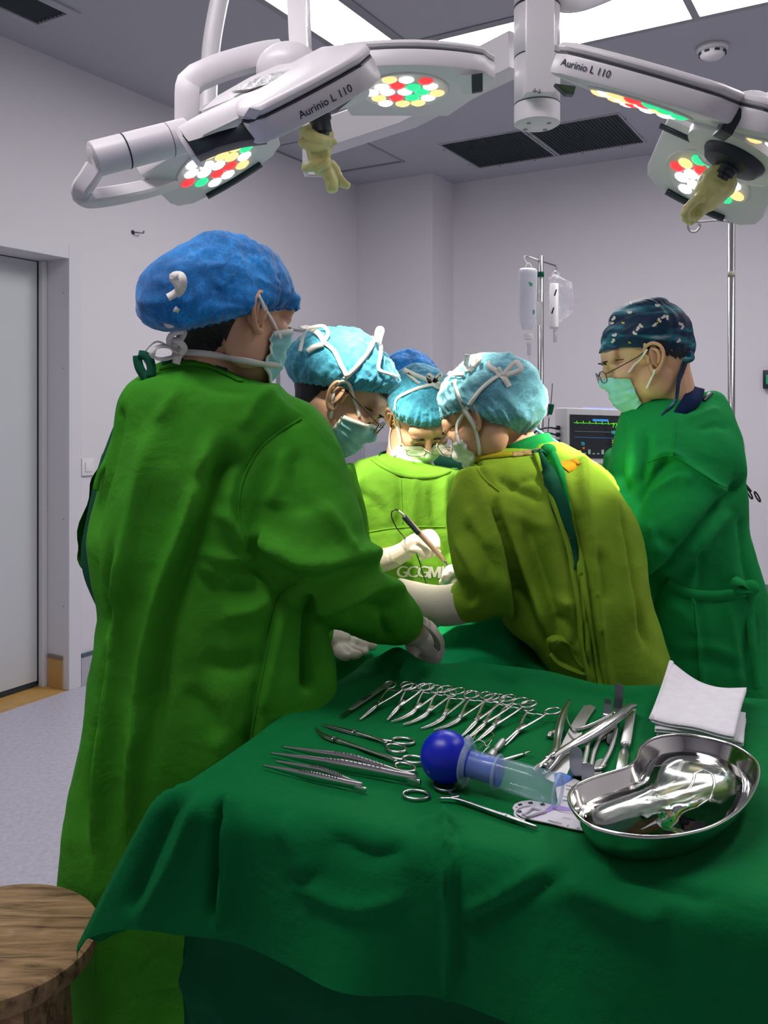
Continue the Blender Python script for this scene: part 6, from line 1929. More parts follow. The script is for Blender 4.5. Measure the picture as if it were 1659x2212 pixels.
scissors((697, 1565), (864, 1609), 'shorter straight scissors lying behind the long curved pair', 0.0, .062)
scissors((665, 1579), (886, 1650), 'long scissors with curved tips, one ring behind the blue bulb', 1.0, .055)

def tissue_forceps(tipn, tipf, end, label, w, Lbevel):
    a, a2, b = tab(*tipn, .005), tab(*tipf, .005), tab(*end, .006)
    t = thing('tissue_forceps', (a + b) / 2 - UPZ * .004, label, 'forceps', 'tissue forceps at the near left corner')
    d = (b - (a + a2) / 2).normalized()
    s = UPZ.cross(d).normalized()
    L = (b - a).length
    for k, tp in ((-1, a), (1, a2)):
        md = (tp + b) / 2 + s * (.0045 * (1 if (tp - (a + a2) / 2).dot(s) > 0 else -1))
        pts = [tp, tp.lerp(md, .5) , md, md.lerp(b, .55) , b]
        q = crom(pts, 40)
        ws = np.interp(np.linspace(0, 1, 40), [0, .06, .3, .55, .85, 1], [.0024, .0040, .0115 * w, .0175 * w, .0125 * w, .0125 * w])
        lg = obj('leg', ribbon([Vector(x) + UPZ * (.001 + .25 * w_) for x, w_ in zip(q, ws)], list(ws), .0017, normal=s), M['steel'], t)
        obj('serration', join(*[box(Vector(q[i]) + UPZ * (.001 + ws[i] * .75) , (.0005, .0016, .0007), (d, s, UPZ)) for i in range(16, 30)]), M['steel_dark'], lg, smooth=False)
    obj('joined_end', box(b - d * .004, (.010, .0022, .0042 * w), (d, s, UPZ), .0012), M['steel'], t, angle=40)
tissue_forceps((584, 1629), (609, 1615), (900, 1690), 'long tissue forceps with ridged grip, end near the blue bulb', 1.0, .1)
tissue_forceps((568, 1656), (595, 1647), (782, 1705), 'short fine tissue forceps nearest the front left edge of the drape', .75, .06)

# needle holder lying along the front edge
T = Tool((1160, 1789), (932, 1706), .004, .004)
L = T.L
t = thing('needle_holder', T.q(L * .6, 0, -.003), 'long needle holder along the front edge, one ring sunk in a cloth fold', 'needle holder')
jt = .26 * L
for s in (-1, 1):
    z = .0012 * s + .001
    ms = [T.bar([(0, s * .0006, z), (.03, s * .0014, z), (jt, s * .001, z)], [.0015, .0026, .0036], 18), T.bar([(jt, s * .001, z), (jt + .02, s * .0020, z), (L - .045, s * .003, z), (L - .022, s * (.010 if s < 0 else .012), z - (.002 if s > 0 else 0))], [.0034, .0026, .0024, .0022], 24),
          T.ring(L - .004 + (.012 if s > 0 else 0), s * .021, .0165, .0125, .0019, z - (.004 if s > 0 else 0), s * .5)]
    obj('arm', join(*ms), M['steel_dark'] if s < 0 else M['steel'], t)
obj('ratchet', T.bar([(L - .040, -.005, .002), (L - .036, .006, .003)], [.0022, .0016], 8, 8), M['steel'], t)
# curved suture needle and thread by the forceps
cl = [(1020, 1598), (1034, 1580), (1050, 1576), (1062, 1582), (1066, 1590), (1056, 1600), (1040, 1612), (1030, 1626)]
o = obj('suture_thread', stube([tab(x, y, .006 + .004 * math.sin(k * 2.1)) for k, (x, y) in enumerate(cl)], .0007, 60, 6), M['glass_rim_gold'], loc=tab(1040, 1598, .003))
tag(o, 'thin tangled suture thread looped over the three long forceps tips', 'thread')
cl = [(1014, 1612), (1030, 1600), (1044, 1602), (1052, 1612), (1062, 1598), (1048, 1620), (1036, 1632), (1058, 1612)]
o = obj('suture_thread', stube([tab(x, y, .005 + .003 * math.cos(k * 1.7)) for k, (x, y) in enumerate(cl)], .0007, 60, 6), M['white_plastic'], loc=tab(1036, 1612, .003))
tag(o, 'pale stiff suture ends just behind the neck of the bulb syringe', 'thread')
# small hook retractor and a little clamp behind the syringe
T = Tool((1131, 1631), (1068, 1650), .003, .004)
t = thing('skin_hook', T.q(T.L * .5, 0, -.003), 'small steel hook with bent tip lying behind the clear syringe barrel', 'hook')
obj('shaft', T.bar([(0, 0, .001), (T.L * .4, 0, .001), (T.L, 0, .001)], [.0022, .0026, .0030], 16, 10, flat=1), M['steel'], t)
obj('hook_tip', T.bar([(.002, 0, .001), (-.004, .002, .003), (-.006, .008, .006), (.002, .011, .008), (.008, .011, .006)], [.0016, .0015, .0013, .0011, .0006], 18, 8, flat=1), M['steel'], t)
T = Tool((1058, 1640), (1086, 1606), .004, .006)
t = thing('suction_tip', T.q(T.L * .5, 0, -.003), 'short stubby steel nozzle standing behind the blue syringe neck', 'nozzle')
obj('body', lathe([(0.0, 0.0), (.0045, .001), (.006, .008), (.0055, .018), (.0035, .022), (.0035, .030), (.0048, .033), (.0048, T.L)], 18, T.q(0, 0, .003), T.d), M['steel_matt'], t, angle=40)

# ---------------------------------------------------------------- bulb syringe
M['bulb'] = mat('royal_blue_rubber', (.004, .016, .50), .34, spec=.5, bump=(70, .12, .002))
M['bulb2'] = mat('blue_plug', (.006, .04, .55), .35)
M['clear'] = mat('clear_plastic', (.55, .80, .88), .04, alpha=.13, spec=1.0)
M['frost'] = mat('milky_plastic', (.55, .70, .88), .2, alpha=.34, spec=.8)
cb_, ce_ = P(963, 1637, 1.137), P(1209, 1713, 1.063)
cb_.z = TZ + .0345
ce_.z = TZ + .0225
ad = (ce_ - cb_).normalized()
sy = thing('bulb_syringe', cb_ - UPZ * .034, 'bulb syringe with royal blue ball and clear barrel lying on the drape', 'syringe')
obj('bulb', ellipsoid(cb_, (.0335, .0335, .0335), None, 48, 32), M['bulb'], sy)
LB = (ce_ - cb_).length
obj('neck', lathe([(.017, .026), (.017, .033)] + [(.0168 - .0012 * (k % 2), .034 + .0035 * k) for k in range(9)] + [(.0168, .068), (.0168, .076), (.0, .0765)], 36, cb_, ad), M['bulb2'], sy, angle=40)
def shell_lathe(prof_out, th):
    inner = [(r - th, h) for r, h in reversed(prof_out)]
    return prof_out + inner
bp = [(.0188, .036), (.0186, .060), (.0192, .064), (.0190, .075), (.0196, .110), (.0200, LB)]
def ring_lathe(prof, seg, o, a):
    V, F = lathe(prof, seg, o, a)
    n = len(prof)
    F = [f for f in F if len(f) == 4]
    F += [((n - 1) * seg + k, (n - 1) * seg + (k + 1) % seg, (k + 1) % seg, k) for k in range(seg)]
    return V, F
obj('barrel', ring_lathe(shell_lathe(bp, .0013), 48, cb_, ad), M['clear'], sy)
obj('flange', ring_lathe([(.0188, .026), (.0268, .0275), (.0275, .030), (.0268, .0325), (.0188, .034)], 40, cb_, ad), M['frost'], sy)
sd_ = ad.cross(UPZ).normalized()
uu = sd_.cross(ad)
for s in (-1, 1):
    w_ = uu * s
    obj('wing', ribbon([cb_ + ad * .031 + w_ * .022, cb_ + ad * .030 + w_ * .029, cb_ + ad * .026 + w_ * .034], [.024, .022, .012], .003, normal=ad, n=8), M['frost'], sy)
obj('collar', ring_lathe([(.0188, .070), (.0222, .0708), (.0228, .072), (.0222, .0732), (.0188, .074)], 40, cb_, ad), M['frost'], sy)
obj('rim', ring_lathe([(.0186, LB - .004), (.0206, LB - .004), (.0210, LB - .001), (.0206, LB), (.0186, LB)], 40, cb_, ad), M['frost'], sy)
obj('graduation', join(*[ring_lathe([(.0202, .085 + k * .0022), (.0203, .0853 + k * .0022), (.0202, .0856 + k * .0022)], 30, cb_, ad) for k in range(12)]), M['clear'], sy)

# ---------------------------------------------------------------- kidney dish with water
M['water'] = mat('clear_water', (.95, .97, .97), .02, trans=1.0, ior=1.33)
ZR = TZ + .040
rim = [(1228, 1722), (1238, 1752), (1272, 1783), (1330, 1801), (1400, 1809), (1470, 1804), (1540, 1786), (1600, 1748), (1633, 1700), (1640, 1662), (1626, 1637), (1590, 1613), (1540, 1597), (1485, 1588), (1440, 1589), (1405, 1598), (1382, 1616), (1373, 1640), (1356, 1656), (1320, 1668), (1278, 1681), (1243, 1698)]
R0 = crom_closed([PZ(x, y, ZR) for x, y in rim], 96)
ctr = R0.mean(0)
spine = np.array(PZ(1440, 1705, ZR))
def dish_ring(inset, z):
    """offset the rim outline inwards by inset metres"""
    R = R0.copy()
    T_ = np.roll(R, -1, 0) - np.roll(R, 1, 0)
    nrm = np.stack([-T_[:, 1], T_[:, 0], np.zeros(len(R))], 1)
    nrm /= np.linalg.norm(nrm, axis=1, keepdims=True)
    if ((ctr - R) * nrm).sum() < 0:
        nrm = -nrm
    R = R + nrm * inset
    for _ in range(int(inset * 400)):
        R = (np.roll(R, 1, 0) + 2 * R + np.roll(R, -1, 0)) / 4
    R[:, 2] = z
    return R
kd = thing('kidney_dish', (ctr[0], ctr[1], TZ + .002), 'polished steel kidney dish holding water at the right front of the drape', 'dish')
zb0 = TZ + .0035
ins = [dish_ring(.0015, ZR + .001), dish_ring(.0035, ZR - .003), dish_ring(.008, ZR - .015), dish_ring(.0135, zb0 + .010), dish_ring(.020, zb0 + .004), dish_ring(.028, zb0 + .0015)]
bot = []
for k in range(1, 8):
    q = ins[-1] * (1 - k / 8) + np.array([ctr[0], ctr[1], zb0 + .0015]) * (k / 8)
    # raised kidney emboss
    bot.append(q)
outs = [dish_ring(-.0005, ZR + .0005), dish_ring(.0025, ZR - .004), dish_ring(.007, ZR - .015), dish_ring(.0125, zb0 + .011), dish_ring(.019, zb0 + .002), dish_ring(.028, zb0 - .0005)]
inner = loft([list(map(tuple, r)) for r in ins + bot], caps=False)
iv = inner[0] + [(ctr[0], ctr[1], zb0 + .0015)]
n_ = len(ins + bot)
inner = (iv, inner[1] + [((n_ - 1) * 96 + k, (n_ - 1) * 96 + (k + 1) % 96, len(iv) - 1) for k in range(96)])
outer = loft([list(map(tuple, r)) for r in reversed(outs)], caps=False)
ov_ = outer[0] + [(ctr[0], ctr[1], zb0 - .0005)]
outer = (ov_, outer[1] + [(k, (k + 1) % 96, len(ov_) - 1) for k in range(96)])
obj('bowl', join(inner, outer), M['chrome'], kd)
obj('rolled_rim', tube([Vector(p) for p in dish_ring(.0005, ZR)], .0022, 10, closed=True), M['chrome'], kd)
eb = [(1392, 1745), (1440, 1738), (1484, 1722), (1498, 1700), (1502, 1686), (1520, 1680), (1538, 1690), (1540, 1712), (1524, 1742), (1490, 1768), (1450, 1782)]
obj('embossed_line', stube([PZ(x, y, zb0 + .001) for x, y in eb], .0022, 60, 8, flat=.6), M['chrome'], kd)
wr_ = dish_ring(.0112, TZ + .0215)
wl = loft([list(map(tuple, wr_))] + [list(map(tuple, wr_ * (1 - k / 12) + np.array([ctr[0], ctr[1], TZ + .0215]) * (k / 12))) for k in range(1, 12)], caps=False)
wv_ = np.array([tuple(v) for v in wl[0]])
dd_ = np.linalg.norm(wv_[:, :2] - np.array(tuple(PZ(1385, 1670, TZ + .02)))[:2], axis=1)
wv_[:, 2] += .0005 * np.sin(dd_ * 900) * np.exp(-(dd_ / .03) ** 2) + .0004 * fbm(wv_ * 60, 3, 2)
Vw = [tuple(v) for v in wv_] + [(ctr[0], ctr[1], TZ + .0215)]
Fw = wl[1] + [(11 * 96 + k, 11 * 96 + (k + 1) % 96, len(Vw) - 1) for k in range(96)]
Vb = loft([list(map(tuple, dish_ring(.0205, zb0 + .0045))), list(map(tuple, dish_ring(.0128, TZ + .0165))), list(map(tuple, wr_))], caps=False)
vb = Vb[0]
nb0 = len(Vw)
Fb = [tuple(nb0 + i for i in f) for f in Vb[1]] + [tuple(nb0 + i for i in range(95, -1, -1))]
wo = obj('water', (Vw + vb, Fw + Fb), M['water'], None, loc=(ctr[0], ctr[1], TZ + .01))
tag(wo, 'shallow clear water standing in the steel kidney dish', 'water')

# ---------------------------------------------------------------- folded gauze pads
M['gauze'] = mat('white_gauze', (.80, .77, .82), .9, bump=(500, .5, .0012), var=(60, .04))
M['gauze_mark'] = mat('blue_tracer', (.05, .08, .22), .8)
def gauze(corners, z, th, layers, label, bulge, seed, fold=True):
    """folded pad: corners as surveyed pixels (near-left, near-right, far-right, far-left), each with its own height"""
    c = [PZ(x, y, z + h) for x, y, h in corners]
    t = thing('gauze_pad', (c[0] + c[2]) / 2 - UPZ * .004, label, 'gauze', 'folded gauze pads beside the kidney dish')
    for k in range(layers):
        V, F = [], []
        nu, nv = 26, 20
        for s in (1, 0):
            for i in range(nu):
                for j in range(nv):
                    u, v = i / (nu - 1), j / (nv - 1)
                    p = (c[0] * (1 - u) + c[1] * u) * (1 - v) + (c[3] * (1 - u) + c[2] * u) * v
                    h = bulge(u, v) + .0012 * math.sin(u * 9 + seed) * math.cos(v * 7 + seed * 2)
                    e = min(u, 1 - u, v, 1 - v)
                    V.append(p + UPZ * (h + k * th * 1.15 + s * th * min(1, .35 + e * 9)))
        m = nu * nv
        for i in range(nu - 1):
            for j in range(nv - 1):
                a = i * nv + j
                F.append((a, a + nv, a + nv + 1, a + 1))
                F.append((m + a + 1, m + a + nv + 1, m + a + nv, m + a))
        bd = [i * nv for i in range(nu)] + [(nu - 1) * nv + j for j in range(1, nv)] + [i * nv + nv - 1 for i in range(nu - 2, -1, -1)] + [j for j in range(nv - 2, 0, -1)]
        for a, b in zip(bd, bd[1:] + bd[:1]):
            F.append((a, m + a, m + b, b))
        obj('layer', (V, F), M['gauze'], t)
    return t, c
gauze([(1418, 1590, 0), (1600, 1622, 0), (1612, 1560, 0), (1440, 1535, 0)], TZ + .001, .0035, 2, 'folded gauze pad at the bottom of the stack by the kidney dish', lambda u, v: 0, 1)
gauze([(1414, 1580, 0), (1606, 1612, 0), (1611, 1545, 0), (1430, 1515, 0)], TZ + .010, .0035, 2, 'folded gauze pad in the middle of the stack by the kidney dish', lambda u, v: .001 * math.sin(u * 5), 2)
t, c = gauze([(1407, 1560, 0), (1586, 1598, .004), (1613, 1500, .010), (1450, 1470, .012)], TZ + .020, .0035, 2, 'folded gauze pad on top of the stack, one corner curling up', lambda u, v: .020 * (1 - u) ** 2 * v ** 2 + .007 * math.cos(u * 5.5 + .4) * v + .004 * math.sin(v * PI), 3)
obj('folded_edge', join(*[tube([c[0] * (1 - k / 12) + c[3] * (k / 12) + UPZ * (.004 + dz + .020 * (k / 12) ** 2 + .007 * math.cos(.4) * k / 12) for k in range(13)], .0042, 12) for dz in (0, )]), M['gauze'], t)
obj('tracer_mark', tube([c[0] + UPZ * .002 - E1 * .0035, c[0] + UPZ * .0055 - E1 * .0035 + E2 * .001], .0009, 6), M['gauze_mark'], t)

# ---------------------------------------------------------------- retractors, speculum and knife
def flat_tool(name, label, cat, pts, widths, th, mt=None, n=40, norm=None, group=None, part='blade', hole=False):
    w = [Vector(p) for p in pts]
    t = thing(name, w[len(w) // 2], label, cat, group)
    o = obj(part, ribbon(w, widths, th, normal=norm or UPZ, n=n), mt or M['steel_matt'], t, angle=40)
    return t
G = 'flat steel retractors at the right'
def malleable(pix_pts, widths, th, label, mt=None):
    """steel strip through (px, py, height) stations, bent up where its heights rise"""
    q = [PZ(x, y, TZ + min(h, .004)) + UPZ * max(0, h - .004) for x, y, h in pix_pts]
    qq = [Vector(p) for p in crom(q, 44)]
    nn = []
    for i in range(44):
        tt = (qq[min(i + 1, 43)] - qq[max(i - 1, 0)]).normalized()
        side = tt.cross(UPZ)
        if side.length < .3:
            side = E1.copy()
        nn.append(side.normalized().cross(tt).normalized())
    side0 = E1
    nn = []
    for i in range(44):
        tt = (qq[min(i + 1, 43)] - qq[max(i - 1, 0)]).normalized()
        sd = (side0 - tt * side0.dot(tt)).normalized()
        nn.append(sd.cross(tt).normalized())
    t = thing('retractor', q[len(q) // 2] - UPZ * .002, label, 'retractor', G)
    ws = list(np.interp(np.linspace(0, 1, 44), np.linspace(0, 1, len(widths)), widths))
    # rounded ends
    for i in range(44):
        e = min(i, 43 - i) / 43 * (qq[0] - qq[-1]).length
        ws[i] *= math.sqrt(max(0.02, 1 - max(0, 1 - e / (ws[i] * .5)) ** 2))
    obj('strip', ribbon(qq, ws, th, normals=nn), mt or M['steel_matt'], t, angle=50)
    return t
malleable([(1195, 1690, .002), (1225, 1625, .002), (1250, 1565, .003), (1276, 1524, .004)], [.026, .024, .019, .019], .0018, 'broad flat steel retractor plate under the speculum handles')
malleable([(1320, 1610, .003), (1322, 1580, .003), (1326, 1556, .003), (1332, 1545, .008), (1337, 1545, .034), (1337, 1545, .054)], [.013, .013, .013, .0135, .014, .014], .0018, 'flat steel retractor with the tallest upright end, behind the speculum', M['steel_dark'])
malleable([(1300, 1600, .003), (1304, 1570, .003), (1308, 1552, .003), (1311, 1546, .006), (1313, 1544, .020), (1313, 1544, .030)], [.011, .011, .011, .011, .011, .011], .0018, 'flat steel retractor with the lower upright end beside the tallest', M['steel_dark'])
malleable([(1262, 1640, .003), (1256, 1662, .003), (1248, 1676, .004), (1245, 1682, .010), (1244, 1684, .030), (1244, 1684, .047)], [.012, .013, .015, .016, .0165, .0165], .0018, 'blue grey reflecting retractor end standing up between speculum and dish', M['steel_dark'])
malleable([(1300, 1640, .003), (1288, 1670, .003), (1274, 1690, .004), (1271, 1695, .009), (1270, 1697, .020), (1270, 1697, .033)], [.012, .013, .015, .016, .0165, .0165], .0018, 'low rounded retractor end standing up right at the dish rim', M['steel_dark'])
# slotted double retractor
t = thing('retractor', tab(1300, 1620, .002), 'slotted two pronged retractor handle between the speculum and the knife', 'retractor', G)
for k, pp in enumerate(([(1276, 1660), (1284, 1622), (1300, 1590), (1330, 1572)], [(1300, 1655), (1318, 1622), (1328, 1590), (1331, 1572)], [(1262, 1650), (1268, 1622), (1272, 1600), (1290, 1580)])):
    obj('prong', ribbon([tab(x, y, .005 + .002 * k) for x, y in pp], .0058, .0018, normal=UPZ, n=24), M['steel_matt'], t)
obj('bridge', ribbon([tab(x, y, .006) for x, y in ((1258, 1650), (1276, 1657), (1292, 1660), (1306, 1652))], .0065, .0018, normal=UPZ, n=14), M['steel_matt'], t)
# knife
T = Tool((1340, 1672), (1366, 1534), .003, .005)
t = thing('amputation_knife', T.q(T.L * .5, 0, -.002), 'flat handled steel knife leaning between speculum and kidney dish', 'knife')
L = T.L
obj('handle', prism([(L * .36, -.0055), (L * .40, -.0075), (L * .70, -.0068), (L * .97, -.0062), (L, -.003), (L, .003), (L * .97, .0062), (L * .70, .0068), (L * .40, .0075), (L * .36, .0055)], .0055, T.q(0, 0, 0), (T.d, T.t, T.n), .0016), M['steel_matt'], t, angle=40)
obj('ferrule', lathe([(.0062, -.003), (.0068, 0.0), (.0062, .004)], 16, T.q(L * .355, 0, .003), T.d), M['steel'], t)
obj('blade', prism([(0, -.006), (.02, -.0075), (L * .24, -.0072), (L * .345, -.0032), (L * .345, .0032), (L * .24, .0068), (.02, .0068), (0, .006)], .0014, T.q(0, 0, .002), (T.d, T.t, T.n), .0004), M['steel'], t, angle=40)
# speculum / spreader
t = thing('bone_rongeur', tab(1215, 1625, .004), 'large steel plier-like rongeur with ribbed handle and leaf springs', 'rongeur')
tp = lambda x, y, h=.012: tab(x, y, h)
obj('handle', stube([tp(1182, 1640), tp(1200, 1622), tp(1204, 1598), tp(1208, 1575, .014), tp(1216, 1545, .016), tp(1230, 1512, .018)], [.005, .0060, .0050, .0062, .0056, .0022], 40, 12, flat=.62, up=UPZ), M['steel'], t)
obj('thumb_stop', stube([tp(1206, 1578), tp(1190, 1584, .008), tp(1184, 1592, .005)], [.004, .0055, .004], 14, 10, flat=.6), M['steel'], t)
hd = obj('handle', stube([tp(1178, 1656), tp(1205, 1630), tp(1240, 1608), tp(1276, 1588, .016), tp(1310, 1566, .020), tp(1338, 1546, .022), tp(1358, 1528, .022), tp(1372, 1524, .018)], [.0050, .0058, .0072, .0085, .0088, .0080, .0068, .0050], 50, 14, flat=.7, up=UPZ), M['steel'], t)
obj('grip_ridges', join(*[tube([tp(1302 + k * 5.0 + 6 * math.cos(a), 1572 - k * 3.3 + 8.5 * math.sin(a), .0205) + UPZ * .0055 * (1 - abs(math.cos(a)) ** 2 * .6) for a in np.linspace(-1.2, 1.2, 9)], .0008, 6) for k in range(10)]), M['steel_dark'], hd)
obj('jaw', stube([tp(1200, 1628, .012), tp(1180, 1644, .010), tp(1164, 1656, .008), tp(1152, 1664, .006)], [.0066, .0060, .0054, .0030], 22, 12, flat=.6, up=UPZ), M['steel'], t)
obj('jaw', stube([tp(1214, 1622, .012), tp(1198, 1644, .010), tp(1184, 1660, .007), tp(1176, 1668, .005)], [.0066, .0056, .0048, .0026], 22, 12, flat=.6, up=UPZ), M['steel'], t)
for h in (.0175,):
    obj('hinge_screw', lathe([(.0034, -.004), (.0034, .0008), (.0022, .0016), (0, .0016)], 14, tp(1194, 1634, h), UPZ), M['steel_dark'], t)
    obj('hinge_screw', lathe([(.0026, -.004), (.0026, .0008), (.0016, .0014), (0, .0014)], 14, tp(1182, 1648, h - .002), UPZ), M['steel_dark'], t)
obj('leaf_spring', ribbon([tp(1222, 1532, .016), tp(1226, 1556, .014), tp(1234, 1574, .012), tp(1243, 1582, .012)], .006, .0012, normal=E1, n=20), M['steel'], t)
obj('leaf_spring', ribbon([tp(1236, 1580, .012), tp(1256, 1576, .014), tp(1290, 1562, .018), tp(1326, 1543, .021)], .007, .0012, normal=E2, n=20), M['steel'], t)

# ---------------------------------------------------------------- suture packets
M['paper'] = mat('packet_paper', (.72, .69, .76), .6, spec=.3)
M['lilac'] = mat('lilac_band', (.40, .27, .66), .6)
M['pblue'] = mat('packet_blue', (.05, .14, .60), .5)
M['grey_ink'] = mat('grey_ink', (.28, .28, .32), .7)
pk = [(1107, 1752), (1112, 1744), (1126, 1738), (1144, 1736), (1164, 1739), (1195, 1746), (1240, 1754), (1262, 1768), (1269, 1803), (1230, 1796), (1190, 1786), (1150, 1778), (1130, 1773), (1114, 1764)]
base = [tab(x, y, .0) for x, y in pk]
def flat_poly(pts, z, th):
    V = [Vector((p.x, p.y, TZ + z)) for p in pts] + [Vector((p.x, p.y, TZ + z + th)) for p in pts]
    n = len(pts)
    return V, [tuple(range(n - 1, -1, -1)), tuple(range(n, 2 * n))] + [(i, (i + 1) % n, n + (i + 1) % n, n + i) for i in range(n)]
t = thing('suture_packet', tab(1190, 1768, .002), 'white and lilac suture card with thread spool tucked under the dish and syringe', 'packet')
obj('card', flat_poly(base, .0030, .0012), M['paper'], t, smooth=False)
obj('lilac_band', flat_poly([tab(x, y) for x, y in ((1140, 1771), (1180, 1755), (1192, 1746), (1240, 1754), (1250, 1762), (1196, 1757), (1160, 1772))], .0043, .0003), M['lilac'], t, smooth=False)
oval = [(1112 + 34 * (1 - math.cos(a)), 1757 - 17 * math.sin(a)) for a in np.linspace(-1.2, 1.9, 26)]
obj('spool_rim', tube([tab(x, y, .0052) for x, y in oval], .0016, 8), M['paper'], t)
rr = random.Random(4)
obj('spool_slot', join(*[flat_poly([tab(x, y), tab(x + 9, y - 2), tab(x + 12, y + 3), tab(x + 3, y + 4)], .0044, .0003) for x, y in ((1113, 1752), (1118, 1745), (1116, 1760), (1128, 1767), (1140, 1741), (1166, 1744))]), M['letter'], t, smooth=False)
obj('spool_thread', stube([tab(x, y, .0062) for x, y in ((1130, 1760), (1140, 1752), (1150, 1745), (1166, 1748), (1176, 1752), (1160, 1757), (1146, 1762), (1136, 1764))], .0022, 40, 8), M['paper'], t)
def flat_text(s, px, py, size, ux, uy, m, z=.0045, bold=True):
    V, F = text_mesh(s, size, bold)
    o = tab(px, py)
    x_ = (tab(px + ux, py + uy) - o).normalized()
    y_ = UPZ.cross(x_)
    return [o + x_ * x + y_ * y + UPZ * z for x, y, q in V], F
dirx, diry = -60, -14
obj('lettering', join(flat_text('VCP346', 1199, 1784, .0052, dirx, diry, None), flat_text('2', 1227, 1792, .0055, dirx, diry, None), flat_text('0', 1249, 1797, .0065, dirx, diry, None)), M['letter'], t, smooth=False)
obj('lettering', join(flat_text('ETHICON', 1222, 1763, .0040, dirx, -10, None), flat_text('Coated', 1225, 1776, .0030, dirx, diry, None), flat_text('VICRYL', 1214, 1752, .0046, dirx, -8, None)), M['grey_ink'], t, smooth=False)
pk2 = [(1196, 1676), (1210, 1672), (1222, 1676), (1248, 1690), (1300, 1710), (1290, 1764), (1240, 1754), (1206, 1744)]
t = thing('suture_packet', tab(1240, 1715, .001), 'white suture packet with a blue top lying behind the clear syringe end', 'packet')
obj('card', flat_poly([tab(x, y) for x, y in pk2], .0018, .001), M['paper'], t, smooth=False)
obj('blue_top', flat_poly([tab(x, y) for x, y in ((1197, 1676), (1211, 1672.5), (1222, 1676.5), (1240, 1686), (1218, 1700), (1199, 1706))], .0029, .0003), M['pblue'], t, smooth=False)
obj('lettering', join(*[flat_poly([tab(x, y), tab(x + 16, y + 4), tab(x + 16, y + 6), tab(x, y + 2)], .0029, .0002) for x, y in ((1222, 1700), (1222, 1708), (1216, 1724), (1216, 1732))]), M['grey_ink'], t, smooth=False)

# ---------------------------------------------------------------- cautery pencil held by the third person
M['copper'] = mat('copper_grip', (.42, .27, .20), .35, metal=.5)
t = thing('cautery_pencil', P(940, 1190, 2.15), 'thin diathermy pencil with cable held in a raised gloved hand', 'surgical pencil')
p0, p1_ = P(873, 1115, 2.15), P(960, 1211, 2.125)
obj('grip', stube([p0, p0.lerp(p1_, .5), p1_], [.0072, .0070, .0052], 20, 14), M['copper'], t)
obj('grip_sleeve', stube([p0 - Vector((.001, .003, 0)), p0.lerp(p1_, .38) - Vector((.001, .003, .002))], [.0070, .0066], 10, 14), M['lamp_dark'], t)
obj('strain_relief', stube([P(861, 1103, 2.155), P(868, 1109, 2.152), p0], [.0022, .0036, .0044], 10, 10), M['steel_matt'], t)
obj('tip_shaft', stube([p1_, P(969, 1226, 2.118)], [.0040, .0030], 8, 12), M['steel'], t)
obj('electrode', stube([P(969, 1226, 2.118), P(977, 1236, 2.112)], [.0022, .0014], 6, 10), M['white_plastic'], t)
obj('cable', stube([P(861, 1103, 2.155), P(853, 1101, 2.155), P(846, 1107, 2.155), P(847, 1120, 2.16), P(858, 1142, 2.17), P(876, 1164, 2.20), P(896, 1190, 2.24), P(905, 1210, 2.22), P(912, 1235, 2.18), P(920, 1258, 2.14), P(926, 1280, 2.10)], .0016, 60, 8), M['glass_rim'], t)
# ---------------------------------------------------------------- equipment behind the team
def up_tube(px, y0, y1, Y, r, seg=20):
    return tube([P(px, y1, Y), P(px, y0, Y)], r, seg)
# IV pole with two bags
YP = 3.6
c = P(1168, 700, YP)
ivp = thing('iv_pole', (c.x, YP, 0), 'steel infusion pole with a two hooked crossbar behind the bowed team', 'pole')
zt = P(0, 553, YP).z
obj('upper_tube', tube([(c.x, YP, P(0, 720, YP).z), (c.x, YP, zt)], .011, 20), M['pole'], ivp)
obj('lower_tube', tube([(c.x, YP, .06), (c.x, YP, P(0, 592, YP).z)], .0125, 20), M['pole'], ivp)
obj('collar', lathe([(.0135, 0), (.0135, .020)], 20, (c.x, YP, P(0, 598, YP).z), UPZ), M['scrub'], ivp)
hk0, hk1 = P(1135, 553, YP - .05), P(1200, 574, YP + .05)
obj('crossbar', tube([hk0, P(1168, 564, YP), hk1], .0035, 10), M['pole'], ivp)
obj('hook', stube([hk0, P(1132, 558, YP - .05), P(1136, 566, YP - .05), P(1142, 572, YP - .05), P(1146, 570, YP - .05)], .003, 16, 8), M['white_plastic'], ivp)
obj('hook', stube([hk1 + UPZ * .006, hk1, P(1203, 581, YP + .05), P(1200, 588, YP + .05), P(1197, 586, YP + .05)], .003, 16, 8), M['pole'], ivp)
for k in range(5):
    a = 2 * PI * k / 5
    obj('base_leg', stube([(c.x, YP, .08), (c.x + .15 * math.cos(a), YP + .15 * math.sin(a), .06), (c.x + .26 * math.cos(a), YP + .26 * math.sin(a), .03)], [.014, .012, .026], 12, 10), M['pole'], ivp)
M['bag'] = mat('fluid_bag', (.80, .80, .88), .25, trans=.35, ior=1.2, alpha=.93)
M['film2'] = mat('clear_pouch', (.85, .85, .92), .10, alpha=.32, spec=1.0, bump=(40, 1, .03))
M['green_ink'] = mat('green_ink', (.02, .40, .20), .6)
def lens_loft(rows, Y, depth, seg=28):
    """rows of (xl, xr, py, depth scale)"""
    R = []
    for xl, xr, py, k in rows:
        a, b = P(xl, py, Y), P(xr, py, Y)
        cc, h = (a + b) / 2, (b - a) / 2
        R.append([cc + h * math.cos(2 * PI * i / seg) + Vector((0, depth * k * math.sin(2 * PI * i / seg), 0)) for i in range(seg)])
    return loft(R)
Yb = YP - .06
t = thing('infusion_bottle', P(1139, 640, Yb), 'full milky infusion bottle hanging on the left hook of the pole', 'infusion bottle', 'infusion containers on the pole')
